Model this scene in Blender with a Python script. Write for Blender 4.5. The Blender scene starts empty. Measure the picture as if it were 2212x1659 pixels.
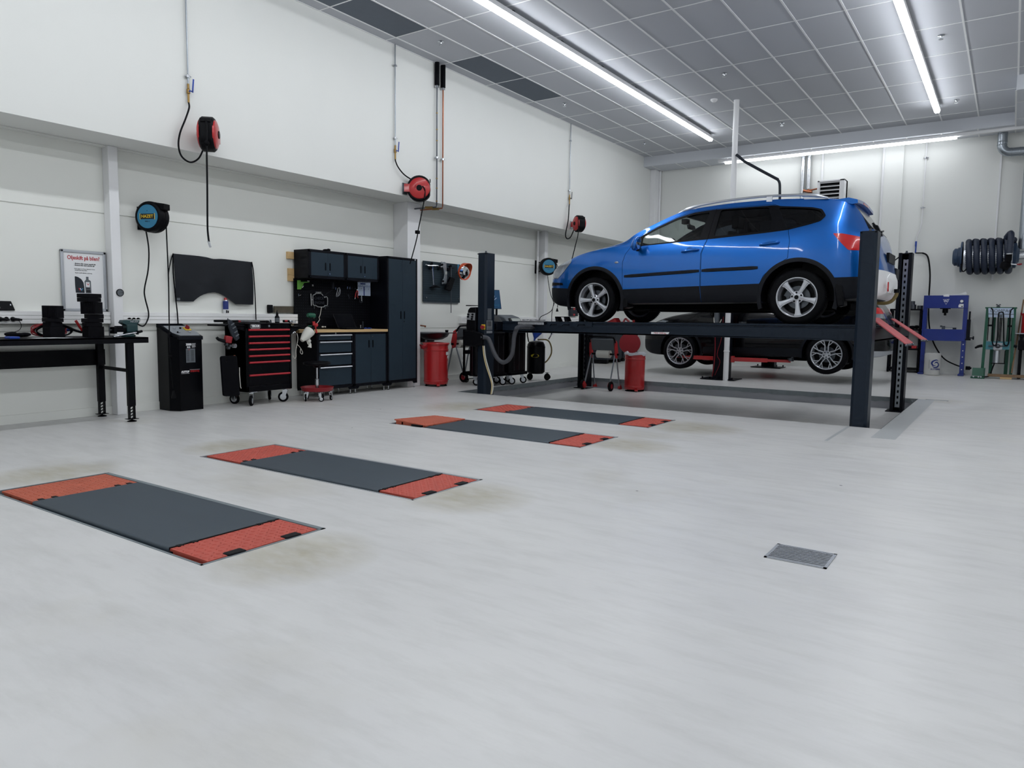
import bpy, bmesh, math, random
from mathutils import Vector, Matrix
random.seed(7)
C = bpy.context.scene.collection
PI = math.pi
def lin(c):
    out = []
    for v in c:
        v = v / 255.0
        out.append(v / 12.92 if v <= 0.04045 else ((v + 0.055) / 1.055) ** 2.4)
    return (out[0], out[1], out[2], 1.0)
# ------------------------------------------------------------------ materials
MATS = {}
def nd(nt, t, **kw):
    n = nt.nodes.new(t)
    for k, v in kw.items():
        setattr(n, k, v)
    return n
def mat(name, col, rough=0.5, metal=0.0, spec=0.5, coat=0.0, var=0.06, scale=9.0, bump=0.0, bscale=60.0, emit=None, estr=0.0, stretch=None):
    m = bpy.data.materials.new(name); m.use_nodes = True
    nt = m.node_tree; b = nt.nodes['Principled BSDF']
    b.inputs['Roughness'].default_value = rough
    b.inputs['Metallic'].default_value = metal
    b.inputs['Specular IOR Level'].default_value = spec
    b.inputs['Coat Weight'].default_value = coat
    b.inputs['Coat Roughness'].default_value = 0.04
    c = lin(col)
    tc = nd(nt, 'ShaderNodeTexCoord')
    src = tc.outputs['Object']
    if stretch:
        mp = nd(nt, 'ShaderNodeMapping'); mp.inputs['Scale'].default_value = stretch
        nt.links.new(src, mp.inputs['Vector']); src = mp.outputs['Vector']
    nz = nd(nt, 'ShaderNodeTexNoise'); nz.inputs['Scale'].default_value = scale; nz.inputs['Detail'].default_value = 4
    nt.links.new(src, nz.inputs['Vector'])
    mx = nd(nt, 'ShaderNodeMix', data_type='RGBA')
    mx.inputs['A'].default_value = tuple(x * (1 - var) for x in c[:3]) + (1,)
    mx.inputs['B'].default_value = tuple(min(1, x * (1 + var)) for x in c[:3]) + (1,)
    nt.links.new(nz.outputs['Fac'], mx.inputs['Factor'])
    nt.links.new(mx.outputs['Result'], b.inputs['Base Color'])
    if bump:
        n2 = nd(nt, 'ShaderNodeTexNoise'); n2.inputs['Scale'].default_value = bscale; n2.inputs['Detail'].default_value = 3
        nt.links.new(src, n2.inputs['Vector'])
        bp = nd(nt, 'ShaderNodeBump'); bp.inputs['Strength'].default_value = bump; bp.inputs['Distance'].default_value = 0.01
        nt.links.new(n2.outputs['Fac'], bp.inputs['Height']); nt.links.new(bp.outputs['Normal'], b.inputs['Normal'])
    if emit:
        b.inputs['Emission Color'].default_value = lin(emit); b.inputs['Emission Strength'].default_value = estr
    MATS[name] = m
    return m
def glass_mat(name, tint, refl=0.12):
    m = bpy.data.materials.new(name); m.use_nodes = True
    nt = m.node_tree; nt.nodes.remove(nt.nodes['Principled BSDF'])
    out = nt.nodes['Material Output']
    tr = nd(nt, 'ShaderNodeBsdfTransparent'); tr.inputs['Color'].default_value = (*tint, 1)
    gl = nd(nt, 'ShaderNodeBsdfGlossy'); gl.inputs['Roughness'].default_value = 0.03
    lw = nd(nt, 'ShaderNodeLayerWeight'); lw.inputs['Blend'].default_value = .5
    pw = nd(nt, 'ShaderNodeMath', operation='POWER'); pw.inputs[1].default_value = 3.5
    ml = nd(nt, 'ShaderNodeMath', operation='MULTIPLY_ADD'); ml.inputs[1].default_value = .7; ml.inputs[2].default_value = refl*.3
    mx = nd(nt, 'ShaderNodeMixShader')
    nt.links.new(lw.outputs['Facing'], pw.inputs[0]); nt.links.new(pw.outputs[0], ml.inputs[0]); nt.links.new(ml.outputs[0], mx.inputs['Fac'])
    nt.links.new(tr.outputs[0], mx.inputs[1]); nt.links.new(gl.outputs[0], mx.inputs[2])
    nt.links.new(mx.outputs[0], out.inputs['Surface'])
    MATS[name] = m
    return m
def dot_mat(name, col, dotcol, ax1, ax2, pitch, rad, rough=0.5):
    """perforated sheet: a regular dot pattern in object space"""
    m = mat(name, col, rough, spec=.15)
    nt = m.node_tree; b = nt.nodes['Principled BSDF']
    tc = nd(nt, 'ShaderNodeTexCoord'); sp = nd(nt, 'ShaderNodeSeparateXYZ')
    nt.links.new(tc.outputs['Object'], sp.inputs[0])
    sq = []
    for a in (ax1, ax2):
        d = nd(nt, 'ShaderNodeMath', operation='DIVIDE'); d.inputs[1].default_value = pitch
        nt.links.new(sp.outputs[a], d.inputs[0])
        f = nd(nt, 'ShaderNodeMath', operation='FRACT'); nt.links.new(d.outputs[0], f.inputs[0])
        s = nd(nt, 'ShaderNodeMath', operation='SUBTRACT'); s.inputs[1].default_value = 0.5
        nt.links.new(f.outputs[0], s.inputs[0])
        p = nd(nt, 'ShaderNodeMath', operation='POWER'); p.inputs[1].default_value = 2
        nt.links.new(s.outputs[0], p.inputs[0]); sq.append(p)
    ad = nd(nt, 'ShaderNodeMath', operation='ADD')
    nt.links.new(sq[0].outputs[0], ad.inputs[0]); nt.links.new(sq[1].outputs[0], ad.inputs[1])
    lt = nd(nt, 'ShaderNodeMath', operation='LESS_THAN'); lt.inputs[1].default_value = (rad / pitch) ** 2
    nt.links.new(ad.outputs[0], lt.inputs[0])
    mx = nd(nt, 'ShaderNodeMix', data_type='RGBA')
    old = b.inputs['Base Color'].links[0].from_socket
    nt.links.new(old, mx.inputs['A']); mx.inputs['B'].default_value = lin(dotcol)
    nt.links.new(lt.outputs[0], mx.inputs['Factor']); nt.links.new(mx.outputs['Result'], b.inputs['Base Color'])
    return m
# ------------------------------------------------------------------ mesh builder
def V(*a): return Vector(a)
class MB:
    def __init__(s): s.v = []; s.f = []; s.mi = []; s.k = 0
    def add(s, vs, fs):
        n = len(s.v); s.v += [Vector(v) for v in vs]
        for f in fs: s.f.append([i + n for i in f]); s.mi.append(s.k)
        return s
    def box(s, x0, x1, y0, y1, z0, z1):
        return s.add([(x0,y0,z0),(x1,y0,z0),(x1,y1,z0),(x0,y1,z0),(x0,y0,z1),(x1,y0,z1),(x1,y1,z1),(x0,y1,z1)],
                     [(0,3,2,1),(4,5,6,7),(0,1,5,4),(1,2,6,5),(2,3,7,6),(3,0,4,7)])
    def obox(s, c, size, ax=None):
        """oriented box: centre, full sizes, axes rows"""
        c = Vector(c)
        X, Y, Z = [Vector(a).normalized() for a in (ax or ((1,0,0),(0,1,0),(0,0,1)))]
        a, b, d = [q / 2 for q in size]
        vs = [c + X*sx*a + Y*sy*b + Z*sz*d for sz in (-1,1) for sx, sy in ((-1,-1),(1,-1),(1,1),(-1,1))]
        return s.add(vs, [(0,3,2,1),(4,5,6,7),(0,1,5,4),(1,2,6,5),(2,3,7,6),(3,0,4,7)])
    def bar(s, p, q, w, h, up=(0,0,1)):
        """rectangular bar from p to q"""
        p, q = Vector(p), Vector(q); d = (q - p); L = d.length; d.normalize()
        u = Vector(up); side = d.cross(u)
        if side.length < 1e-4: side = d.cross(Vector((1,0,0)))
        side.normalize(); u = side.cross(d)
        return s.obox((p + q) / 2, (L, w, h), (d, side, u))
    def cyl(s, p, q, r0, r1=None, n=16, caps=True):
        r1 = r0 if r1 is None else r1
        p, q = Vector(p), Vector(q); d = (q - p).normalized()
        a = d.cross(Vector((0,0,1)))
        if a.length < 1e-4: a = Vector((1,0,0))
        a.normalize(); b = d.cross(a)
        vs = [p + (a*math.cos(2*PI*i/n) + b*math.sin(2*PI*i/n))*r0 for i in range(n)] + \
             [q + (a*math.cos(2*PI*i/n) + b*math.sin(2*PI*i/n))*r1 for i in range(n)]
        fs = [(i, (i+1) % n, n + (i+1) % n, n + i) for i in range(n)]
        if caps: fs += [tuple(reversed(range(n))), tuple(range(n, 2*n))]
        return s.add(vs, fs)
    def tube(s, pts, r, n=8, sub=0, caps=True):
        P = [Vector(p) for p in pts]
        if sub: P = catmull(P, sub)
        rs = r if isinstance(r, (list, tuple)) else [r] * len(P)
        if len(rs) != len(P):
            rs = [rs[min(len(rs)-1, int(i * len(rs) / len(P)))] for i in range(len(P))]
        vs, fs = [], []
        t0 = (P[1] - P[0]).normalized()
        a = t0.cross(Vector((0,0,1)))
        if a.length < 1e-3: a = t0.cross(Vector((1,0,0)))
        a.normalize()
        for i, p in enumerate(P):
            t = (P[min(i+1, len(P)-1)] - P[max(i-1, 0)]).normalized()
            a = (a - t * a.dot(t))
            if a.length < 1e-5: a = t.orthogonal()
            a.normalize(); b = t.cross(a)
            vs += [p + (a*math.cos(2*PI*j/n) + b*math.sin(2*PI*j/n))*rs[i] for j in range(n)]
        for i in range(len(P)-1):
            for j in range(n):
                fs.append((i*n+j, i*n+(j+1) % n, (i+1)*n+(j+1) % n, (i+1)*n+j))
        if caps:
            fs += [tuple(reversed(range(n))), tuple(range((len(P)-1)*n, len(P)*n))]
        return s.add(vs, fs)
    def lathe(s, prof, o=(0,0,0), ax=(0,0,1), n=24, caps=True):
        """prof: list of (radius, height along ax)"""
        o = Vector(o); d = Vector(ax).normalized()
        a = d.cross(Vector((0,0,1)))
        if a.length < 1e-4: a = Vector((1,0,0))
        a.normalize(); b = d.cross(a)
        vs, fs = [], []
        for r, h in prof:
            vs += [o + d*h + (a*math.cos(2*PI*j/n) + b*math.sin(2*PI*j/n))*max(r, 1e-5) for j in range(n)]
        for i in range(len(prof)-1):
            for j in range(n):
                fs.append((i*n+j, i*n+(j+1) % n, (i+1)*n+(j+1) % n, (i+1)*n+j))
        if caps:
            fs += [tuple(reversed(range(n))), tuple(range((len(prof)-1)*n, len(prof)*n))]
        return s.add(vs, fs)
    def prism(s, poly, vec):
        P = [Vector(p) for p in poly]; w = Vector(vec); n = len(P)
        vs = P + [p + w for p in P]
        fs = [tuple(range(n)), tuple(reversed(range(n, 2*n)))] + [(i, n+i, n+(i+1) % n, (i+1) % n) for i in range(n)]
        return s.add(vs, fs)
    def ell(s, c, r, n=16, m=10):
        c = Vector(c); r = r if isinstance(r, (tuple, list)) else (r, r, r)
        vs = [c + Vector((0,0,-r[2]))]
        for i in range(1, m):
            t = -PI/2 + PI*i/m
            vs += [c + Vector((r[0]*math.cos(t)*math.cos(2*PI*j/n), r[1]*math.cos(t)*math.sin(2*PI*j/n), r[2]*math.sin(t))) for j in range(n)]
        vs.append(c + Vector((0,0,r[2])))
        fs = [(0, 1+(j+1) % n, 1+j) for j in range(n)]
        for i in range(m-2):
            for j in range(n):
                fs.append((1+i*n+j, 1+i*n+(j+1) % n, 1+(i+1)*n+(j+1) % n, 1+(i+1)*n+j))
        e = len(vs)-1
        fs += [(e, 1+(m-2)*n+j, 1+(m-2)*n+(j+1) % n) for j in range(n)]
        return s.add(vs, fs)
def catmull(P, sub, closed=False):
    out = []; n = len(P)
    for i in range(n if closed else n-1):
        g = (lambda k: P[k % n]) if closed else (lambda k: P[max(0, min(n-1, k))])
        p0, p1, p2, p3 = g(i-1), g(i), g(i+1), g(i+2)
        for j in range(sub):
            t = j / sub
            out.append(0.5*((2*p1) + (p2-p0)*t + (2*p0-5*p1+4*p2-p3)*t*t + (3*p1-p0-3*p2+p3)*t**3))
    if not closed: out.append(P[-1])
    return out
def base_of(parent):
    o = Vector((0,0,0))
    while parent is not None:
        o = o + parent.location; parent = parent.parent
    return o
def tag(o, label=None, cat=None, group=None, kind=None):
    if label: o['label'] = label
    if cat: o['category'] = cat
    if group: o['group'] = group
    if kind: o['kind'] = kind
    return o
def mesh_obj(name, me, parent=None):
    o = bpy.data.objects.new(name, me); C.objects.link(o)
    if parent is not None: o.parent = parent
    return o
def obj(name, mb, m, parent=None, bev=0.0, smooth=True, seg=2, ang=35, label=None, org=None):
    """link the builder's content as ONE mesh object; world coordinates in, local out"""
    me = bpy.data.meshes.new(name)
    if parent is not None: off = base_of(parent)
    elif org is not None: off = Vector(org)
    else:
        xs = [v.x for v in mb.v]; ys = [v.y for v in mb.v]; zs = [v.z for v in mb.v]
        off = Vector(((min(xs)+max(xs))/2, (min(ys)+max(ys))/2, min(zs)))
    me.from_pydata([tuple(v - off) for v in mb.v], [], mb.f)
    ms = m if isinstance(m, (list, tuple)) else [m]
    for q in ms: me.materials.append(MATS[q] if isinstance(q, str) else q)
    if any(mb.mi):
        me.polygons.foreach_set('material_index', mb.mi)
    bm = bmesh.new(); bm.from_mesh(me)
    bmesh.ops.recalc_face_normals(bm, faces=bm.faces)
    bm.to_mesh(me); bm.free()
    if smooth:
        me.polygons.foreach_set('use_smooth', [True]*len(me.polygons))
        me.set_sharp_from_angle(angle=math.radians(ang))
    me.update()
    o = mesh_obj(name, me, parent)
    if parent is None: o.location = off
    if bev:
        bv = o.modifiers.new('bevel', 'BEVEL'); bv.width = bev; bv.segments = seg; bv.limit_method = 'ANGLE'; bv.angle_limit = math.radians(40)
    if label: o['label'] = label
    return o
def thing(name, label, cat, loc=(0,0,0), group=None):
    o = bpy.data.objects.new(name, None); C.objects.link(o); o.location = loc; o.empty_display_size = 0.1
    return tag(o, label, cat, group)
def struct(name, mb, m, **kw):
    o = obj(name, mb, m, org=(0,0,0), **kw); o['kind'] = 'structure'; return o
def dup(root, loc, rotz=None, label=None, group=None, scale=None):
    r = root.copy(); C.objects.link(r); r.location = loc
    if rotz is not None: r.rotation_euler = (0, 0, rotz)
    if label: r['label'] = label
    if group: r['group'] = group
    for ch in list(root.children):
        c = ch.copy(); C.objects.link(c); c.parent = r
        for g in ch.children:
            d = g.copy(); C.objects.link(d); d.parent = c
    return r
def text_mb(s, size, o, xd, yd, depth=0.001, align='CENTER', sx=1.0, bold=0.0):
    """lettering as raised mesh: o origin, xd/yd reading and up directions"""
    cu = bpy.data.curves.new('t', 'FONT'); cu.body = s; cu.size = size; cu.align_x = align; cu.align_y = 'CENTER'
    cu.extrude = depth/2; cu.resolution_u = 3; cu.offset = bold
    ob = bpy.data.objects.new('t', cu); C.objects.link(ob)
    dg = bpy.context.evaluated_depsgraph_get(); dg.update()
    me = bpy.data.meshes.new_from_object(ob.evaluated_get(dg))
    X = Vector(xd).normalized(); Y = Vector(yd).normalized(); Z = X.cross(Y); o = Vector(o)
    mb = MB(); mb.add([o + X*v.co.x*sx + Y*v.co.y + Z*(v.co.z + depth/2) for v in me.vertices], [tuple(p.vertices) for p in me.polygons])
    bpy.data.objects.remove(ob); bpy.data.curves.remove(cu); bpy.data.meshes.remove(me)
    return mb
def text(name, s, size, o, xd, yd, m, parent, **kw):
    return obj(name, text_mb(s, size, o, xd, yd, **kw), m, parent, smooth=False)
def boolean(a, b, op):
    md = a.modifiers.new('b', 'BOOLEAN'); md.object = b; md.operation = op; md.solver = 'EXACT'; md.material_mode = 'TRANSFER'
    dg = bpy.context.evaluated_depsgraph_get(); dg.update()
    me = bpy.data.meshes.new_from_object(a.evaluated_get(dg))
    a.modifiers.clear(); old = a.data; a.data = me
    return a
def kill(*os):
    for o in os: bpy.data.objects.remove(o)
def arc(c, r, a0, a1, n, ax='xz'):
    pts = []
    for i in range(n+1):
        t = math.radians(a0 + (a1-a0)*i/n); u, w = r*math.cos(t), r*math.sin(t)
        pts.append((c[0]+u, c[1], c[2]+w) if ax == 'xz' else ((c[0]+u, c[1]+w, c[2]) if ax == 'xy' else (c[0], c[1]+u, c[2]+w)))
    return pts
def caster(t, x, y, z0, r, w, rot, metal='chrome', tyre='rubber', name='caster', top=None):
    """swivel caster: fork and plate with its wheel"""
    d = Vector((math.cos(rot), math.sin(rot), 0)); sd = Vector((-d.y, d.x, 0))
    hub = Vector((x, y, z0 + r)) + d*r*0.45; top = top or z0 + 2*r + 0.035
    mb = MB()
    mb.box(x-r*.7, x+r*.7, y-r*.7, y+r*.7, top-0.006, top)
    mb.cyl((x, y, top-0.025), (x, y, top), r*0.4, n=10)
    for s in (-1, 1):
        a = hub + sd*s*(w*.5+.006)
        b = Vector((x, y, top-.02)) + sd*s*(w*.5+.006)
        mb.prism([b - d*r*.5 - sd*.002, b + d*r*.5 - sd*.002, a + d*r*.28 - V(0,0,r*.25) - sd*.002, a - d*r*.28 - V(0,0,r*.25) - sd*.002], sd*.004)
    mb.obox((x, y, top-.02), (r*1.0, w+.02, .008), (d, sd, (0,0,1)))
    f = obj(name, mb, metal, t)
    mw = MB(); mw.lathe([(r*.55, -w/2), (r*.9, -w/2), (r, -w*.3), (r, w*.3), (r*.9, w/2), (r*.55, w/2)], hub, sd, 20)
    whl = obj('wheel', mw, tyre, f)
    mh = MB(); mh.lathe([(r*.15, -w/2-.005), (r*.35, -w/2-.004), (r*.62, -w/2-.001), (r*.62, w/2+.001), (r*.35, w/2+.004), (r*.15, w/2+.005)], hub, sd, 16)
    obj('hub', mh, metal, f)
    return f
# ------------------------------------------------------------------ palette
mat('wall_paint', (232,234,231), .62, bump=.04, bscale=14, var=.02, scale=1.2)
mat('wall_paint_low', (236,238,233), .6, bump=.03, bscale=12, var=.03, scale=1.5)
mat('ceiling_tile', (198,201,207), .9, var=.03, scale=30, spec=.1, stretch=(4,40,1))
mat('ceiling_bar', (246,247,248), .5)
mat('vent_tile', (112,119,128), .9, var=.05, scale=8, spec=.1)
mat('white_paint', (236,237,239), .4, var=.02)
mat('beam_paint', (210,214,221), .6, var=.02, scale=1.5)
mat('trunk_white', (242,243,243), .4, var=.02, scale=3)
mat('black_metal', (5,6,12), .42, var=.1, spec=.12)
mat('black_gloss', (4,5,10), .3, spec=.14)
mat('black_plastic', (7,8,13), .5, var=.08, spec=.14)
mat('black_matt', (4,5,10), .6, var=.1, spec=.1)
mat('rubber', (8,8,12), .75, var=.12, spec=.12)
mat('tyre_rubber', (8,9,13), .7, var=.1, scale=20, spec=.14)
mat('rubber_block', (12,12,17), .8, var=.12, scale=14, bump=.1, bscale=30, spec=.12)
mat('grey_plastic', (92,98,104), .5)
mat('dark_grey', (40,45,53), .5, spec=.25)
mat('cabinet_door', (37,51,62), .45, var=.04, spec=.25)
mat('cabinet_frame', (8,10,18), .45, var=.05, spec=.14)
mat('alu', (198,202,208), .3, metal=.9, var=.05)
mat('alu_matt', (176,180,186), .45, metal=.7, var=.06, scale=5)
mat('chrome', (200,203,208), .18, metal=1.0)
mat('steel_dark', (88,92,98), .35, metal=.9)
mat('galv', (158,165,172), .32, metal=.85, var=.12, scale=5)
mat('foil', (205,208,212), .25, metal=.95, bump=.5, bscale=40)
mat('copper', (150,92,66), .35, metal=.9)
mat('brass', (150,122,74), .35, metal=.9)
mat('red_paint', (178,28,32), .32, coat=.3, var=.08, scale=4)
mat('red_trim', (178,30,44), .4)
mat('red_plastic', (176,36,40), .45)
mat('red_dark', (140,22,32), .45)
mat('pink_ramp', (192,92,96), .5, var=.08, scale=6)
mat('orange_red', (214,84,44), .5)
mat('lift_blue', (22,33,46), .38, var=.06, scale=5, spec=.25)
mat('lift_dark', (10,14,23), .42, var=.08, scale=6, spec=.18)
mat('plate_dark', (54,66,76), .5, var=.14, scale=3, stretch=(.6,2,1))
mat('blue_paint', (14,42,128), .35, coat=.2, var=.06)
mat('blue_plastic', (20,64,158), .4)
mat('teal_label', (48,124,160), .5)
mat('green_paint', (16,84,62), .4, var=.1, scale=5)
mat('teal_paint', (64,128,140), .45, var=.1)
mat('vise_green', (22,58,62), .4)
mat('lime', (104,168,70), .5)
mat('yellow', (226,190,44), .45)
mat('yellow_label', (186,170,40), .5)
mat('paper', (232,234,236), .8, var=.02)
mat('paper_blue', (192,208,232), .7, var=.04)
mat('print_grey', (96,100,108), .8)
mat('print_black', (26,28,32), .8)
mat('print_red', (178,36,50), .8)
mat('navy', (24,44,120), .6)
mat('wood', (204,172,124), .55, var=.12, scale=6, stretch=(10,1,10))
mat('wood_old', (132,106,80), .7, var=.25, scale=6, stretch=(10,1,10))
mat('wood_grey', (84,78,66), .8, var=.35, scale=18)
mat('cream', (214,214,206), .6, var=.06)
mat('cord_cream', (206,186,140), .5)
mat('cord_white', (216,214,204), .5)
mat('hose_brown', (120,104,60), .45)
mat('hose_grey', (66,68,74), .6)
mat('fabric_dark', (34,37,42), .62, var=.08, scale=4, spec=.2)
mat('fabric_black', (9,10,15), .9, var=.15, scale=30, spec=.1)
mat('bag_plastic', (206,208,214), .4, var=.05)
mat('bucket_white', (196,196,194), .5, var=.2, scale=5)
mat('screen_blue', (40,74,108), .25, emit=(52,88,122), estr=.16)
mat('screen_dark', (7,8,14), .15, spec=.12)
mat('lcd', (170,176,172), .4)
mat('brown_leather', (60,54,46), .8, var=.3, scale=14)
mat('concrete', (120,128,132), .85, var=.2, scale=14, bump=.2)
mat('recess_wall', (150,152,158), .7, var=.06)
mat('reel_blue', (34,58,86), .5)
mat('hose_blue', (30,40,60), .5, var=.08)
mat('led', (255,255,255), .5, emit=(246,249,253), estr=25.5)
mat('led_dim', (255,255,255), .5, emit=(246,249,253), estr=12.0)
mat('neon_tube', (168,172,174), .35)
mat('neon_letter', (54,58,66), .4)
mat('mirror_glass', (236,238,240), .03, metal=1.0, var=.0)
mat('socket_white', (206,208,208), .45)
mat('car_paint', (2,100,190), .30, metal=.7, coat=.9, var=.0)
mat('car_black', (3,4,9), .22, coat=.35, var=.0, spec=.15)
mat('car_clad', (19,22,29), .5, var=.06, spec=.2)
mat('car_trim', (6,7,12), .4, spec=.15)
mat('car_inside', (6,7,11), .8, spec=.1)
mat('rim_silver', (196,199,206), .28, metal=.75, var=.03)
mat('rim_machined', (205,209,216), .3, metal=.7)
mat('lamp_red', (206,24,28), .15, coat=.8, var=.15, scale=40)
mat('lamp_clear', (150,158,168), .12, coat=.8, metal=.5, var=.35, scale=26)
mat('grey_seat', (52,54,62), .85)
glass_mat('glass_clear', (.90,.93,.92), .10)
glass_mat('glass_dark', (.22,.24,.27), .12)
dot_mat('pegboard_black', (4,5,11), (62,68,76), 'Y', 'Z', .0385, .0032, .5)
dot_mat('pegboard_grey', (48,60,68), (14,17,22), 'Y', 'Z', .0385, .006, .5)
# floor: epoxy with faint smears, and wear around the plates
def floor_mat():
    m = mat('floor_epoxy', (222,222,221), .3, var=.0, spec=.45)
    nt = m.node_tree; b = nt.nodes['Principled BSDF']
    tc = nd(nt, 'ShaderNodeTexCoord')
    def noise(scale, det, st=None, rough=.55):
        n = nd(nt, 'ShaderNodeTexNoise'); n.inputs['Scale'].default_value = scale; n.inputs['Detail'].default_value = det
        n.inputs['Roughness'].default_value = rough
        if st:
            mp = nd(nt, 'ShaderNodeMapping'); mp.inputs['Scale'].default_value = st; mp.inputs['Rotation'].default_value = (0, 0, .5)
            nt.links.new(tc.outputs['Object'], mp.inputs['Vector']); nt.links.new(mp.outputs['Vector'], n.inputs['Vector'])
        else: nt.links.new(tc.outputs['Object'], n.inputs['Vector'])
        return n
    def ramp(n, a, bb, c0, c1):
        r = nd(nt, 'ShaderNodeValToRGB'); e = r.color_ramp.elements
        e[0].position = a; e[0].color = c0; e[1].position = bb; e[1].color = c1
        nt.links.new(n.outputs['Fac'], r.inputs['Fac']); return r
    def mult(a, bsock, fac=1.0):
        x = nd(nt, 'ShaderNodeMix', data_type='RGBA', blend_type='MULTIPLY'); x.inputs['Factor'].default_value = fac
        nt.links.new(a, x.inputs['A']); nt.links.new(bsock, x.inputs['B']); return x.outputs['Result']
    base = ramp(noise(.9, 6, (1, 1.8, 1)), .3, .7, lin((213,213,213)), lin((222,222,221)))
    sm = ramp(noise(4, 6, (.6, 2.6, 1), .65), .28, .55, lin((243,243,242)), (1,1,1,1))
    st = ramp(noise(.55, 5), .58, .82, (1,1,1,1), lin((226,222,208)))
    dots = nd(nt, 'ShaderNodeTexVoronoi'); dots.inputs['Scale'].default_value = 1.7
    nt.links.new(tc.outputs['Object'], dots.inputs['Vector'])
    dr = nd(nt, 'ShaderNodeValToRGB'); e = dr.color_ramp.elements
    e[0].position = .012; e[0].color = lin((90,90,90)); e[1].position = .022; e[1].color = (1,1,1,1)
    nt.links.new(dots.outputs['Distance'], dr.inputs['Fac'])
    c = mult(mult(mult(base.outputs[0], sm.outputs[0]), st.outputs[0]), dr.outputs[0])
    # oily yellowish wear at the ends of the floor plates (shapes of their own)
    sp = nd(nt, 'ShaderNodeSeparateXYZ'); nt.links.new(tc.outputs['Object'], sp.inputs[0])
    for (cx, cy, rx, ry) in ((-5.55,2.3,.4,.5),(-5.5,3.75,.4,.45),(-2.75,2.2,.4,.45),(-2.8,3.6,.45,.45),(-2.8,6.0,.5,.4),(-2.75,7.4,.6,.5),(-5.75,7.2,.5,.6)):
        ss = []
        for ch, cc, rr in (('X', cx, rx), ('Y', cy, ry)):
            a = nd(nt, 'ShaderNodeMath', operation='SUBTRACT'); a.inputs[1].default_value = cc; nt.links.new(sp.outputs[ch], a.inputs[0])
            d = nd(nt, 'ShaderNodeMath', operation='DIVIDE'); d.inputs[1].default_value = rr; nt.links.new(a.outputs[0], d.inputs[0])
            p = nd(nt, 'ShaderNodeMath', operation='POWER'); p.inputs[1].default_value = 2; nt.links.new(d.outputs[0], p.inputs[0]); ss.append(p)
        ad = nd(nt, 'ShaderNodeMath', operation='ADD'); nt.links.new(ss[0].outputs[0], ad.inputs[0]); nt.links.new(ss[1].outputs[0], ad.inputs[1])
        mr = nd(nt, 'ShaderNodeMapRange'); mr.inputs['From Min'].default_value = 0; mr.inputs['From Max'].default_value = 1
        mr.inputs['To Min'].default_value = 1; mr.inputs['To Max'].default_value = 0
        nt.links.new(ad.outputs[0], mr.inputs['Value'])
        nn = noise(6, 6, (1, 2, 1))
        mm = nd(nt, 'ShaderNodeMath', operation='MULTIPLY'); nt.links.new(mr.outputs[0], mm.inputs[0]); nt.links.new(nn.outputs['Fac'], mm.inputs[1])
        x = nd(nt, 'ShaderNodeMix', data_type='RGBA', blend_type='MULTIPLY')
        nt.links.new(mm.outputs[0], x.inputs['Factor']); nt.links.new(c, x.inputs['A']); x.inputs['B'].default_value = lin((196,186,148)); c = x.outputs['Result']
    nt.links.new(c, b.inputs['Base Color'])
    rr = nd(nt, 'ShaderNodeMapRange'); rr.inputs['To Min'].default_value = .22; rr.inputs['To Max'].default_value = .5
    nt.links.new(noise(2.4, 5, (1, 3, 1)).outputs['Fac'], rr.inputs['Value']); nt.links.new(rr.outputs[0], b.inputs['Roughness'])
    bp = nd(nt, 'ShaderNodeBump'); bp.inputs['Strength'].default_value = .04; bp.inputs['Distance'].default_value = .01
    nt.links.new(noise(45, 2).outputs['Fac'], bp.inputs['Height']); nt.links.new(bp.outputs['Normal'], b.inputs['Normal'])
floor_mat()
mat('floor_patch', (188,192,194), .35, var=.06, scale=5)
# ================================================================== ROOM
XW, XU, ZS, ZC, YB, YF = -8.29, -7.656, 2.936, 5.062, 17.45, 16.74
XR, YR = 5.5, -6.0
RX0, RX1, RY0, RY1, RD = -6.92, -1.09, 8.60, 12.37, 0.18
PITS = [(-5.27,-2.98,1.86,2.59), (-5.30,-3.015,3.32,4.05), (-5.40,-3.08,5.58,6.33), (-5.42,-3.09,7.06,7.81)]
def floor_z(y): return 0.0 if y <= 12.37 else (y-12.37)*0.0195
def build_floor():
    xs = sorted({XW-.1, XR, RX0, RX1} | {p[0] for p in PITS} | {p[1] for p in PITS})
    ys = sorted({YR, YB+.1, RY0, RY1} | {p[2] for p in PITS} | {p[3] for p in PITS})
    def drop(x, y):
        if RX0 < x < RX1 and RY0 < y < RY1: return RD
        for p in PITS:
            if p[0] < x < p[1] and p[2] < y < p[3]: return 0.12
        return 0.0
    mb = MB(); nx, ny = len(xs)-1, len(ys)-1
    d = [[drop((xs[i]+xs[i+1])/2, (ys[j]+ys[j+1])/2) for j in range(ny)] for i in range(nx)]
    for i in range(nx):
        for j in range(ny):
            x0, x1, y0, y1 = xs[i], xs[i+1], ys[j], ys[j+1]; q = d[i][j]
            mb.k = 0
            mb.add([(x0,y0,floor_z(y0)-q),(x1,y0,floor_z(y0)-q),(x1,y1,floor_z(y1)-q),(x0,y1,floor_z(y1)-q)], [(0,1,2,3)])
            mb.k = 1
            if i+1 < nx and d[i+1][j] != q:
                a, b = -q, -d[i+1][j]; mb.add([(x1,y0,a),(x1,y1,a),(x1,y1,b),(x1,y0,b)], [(0,1,2,3) if q > d[i+1][j] else (3,2,1,0)])
            if j+1 < ny and d[i][j+1] != q:
                a, b = -q, -d[i][j+1]; mb.add([(x0,y1,a),(x1,y1,a),(x1,y1,b),(x0,y1,b)], [(3,2,1,0) if q > d[i][j+1] else (0,1,2,3)])
    me = bpy.data.meshes.new('floor'); me.from_pydata([tuple(v) for v in mb.v], [], mb.f)
    me.materials.append(MATS['floor_epoxy']); me.materials.append(MATS['recess_wall'])
    me.polygons.foreach_set('material_index', mb.mi); me.update()
    o = mesh_obj('floor', me); o['kind'] = 'structure'
build_floor()
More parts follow.
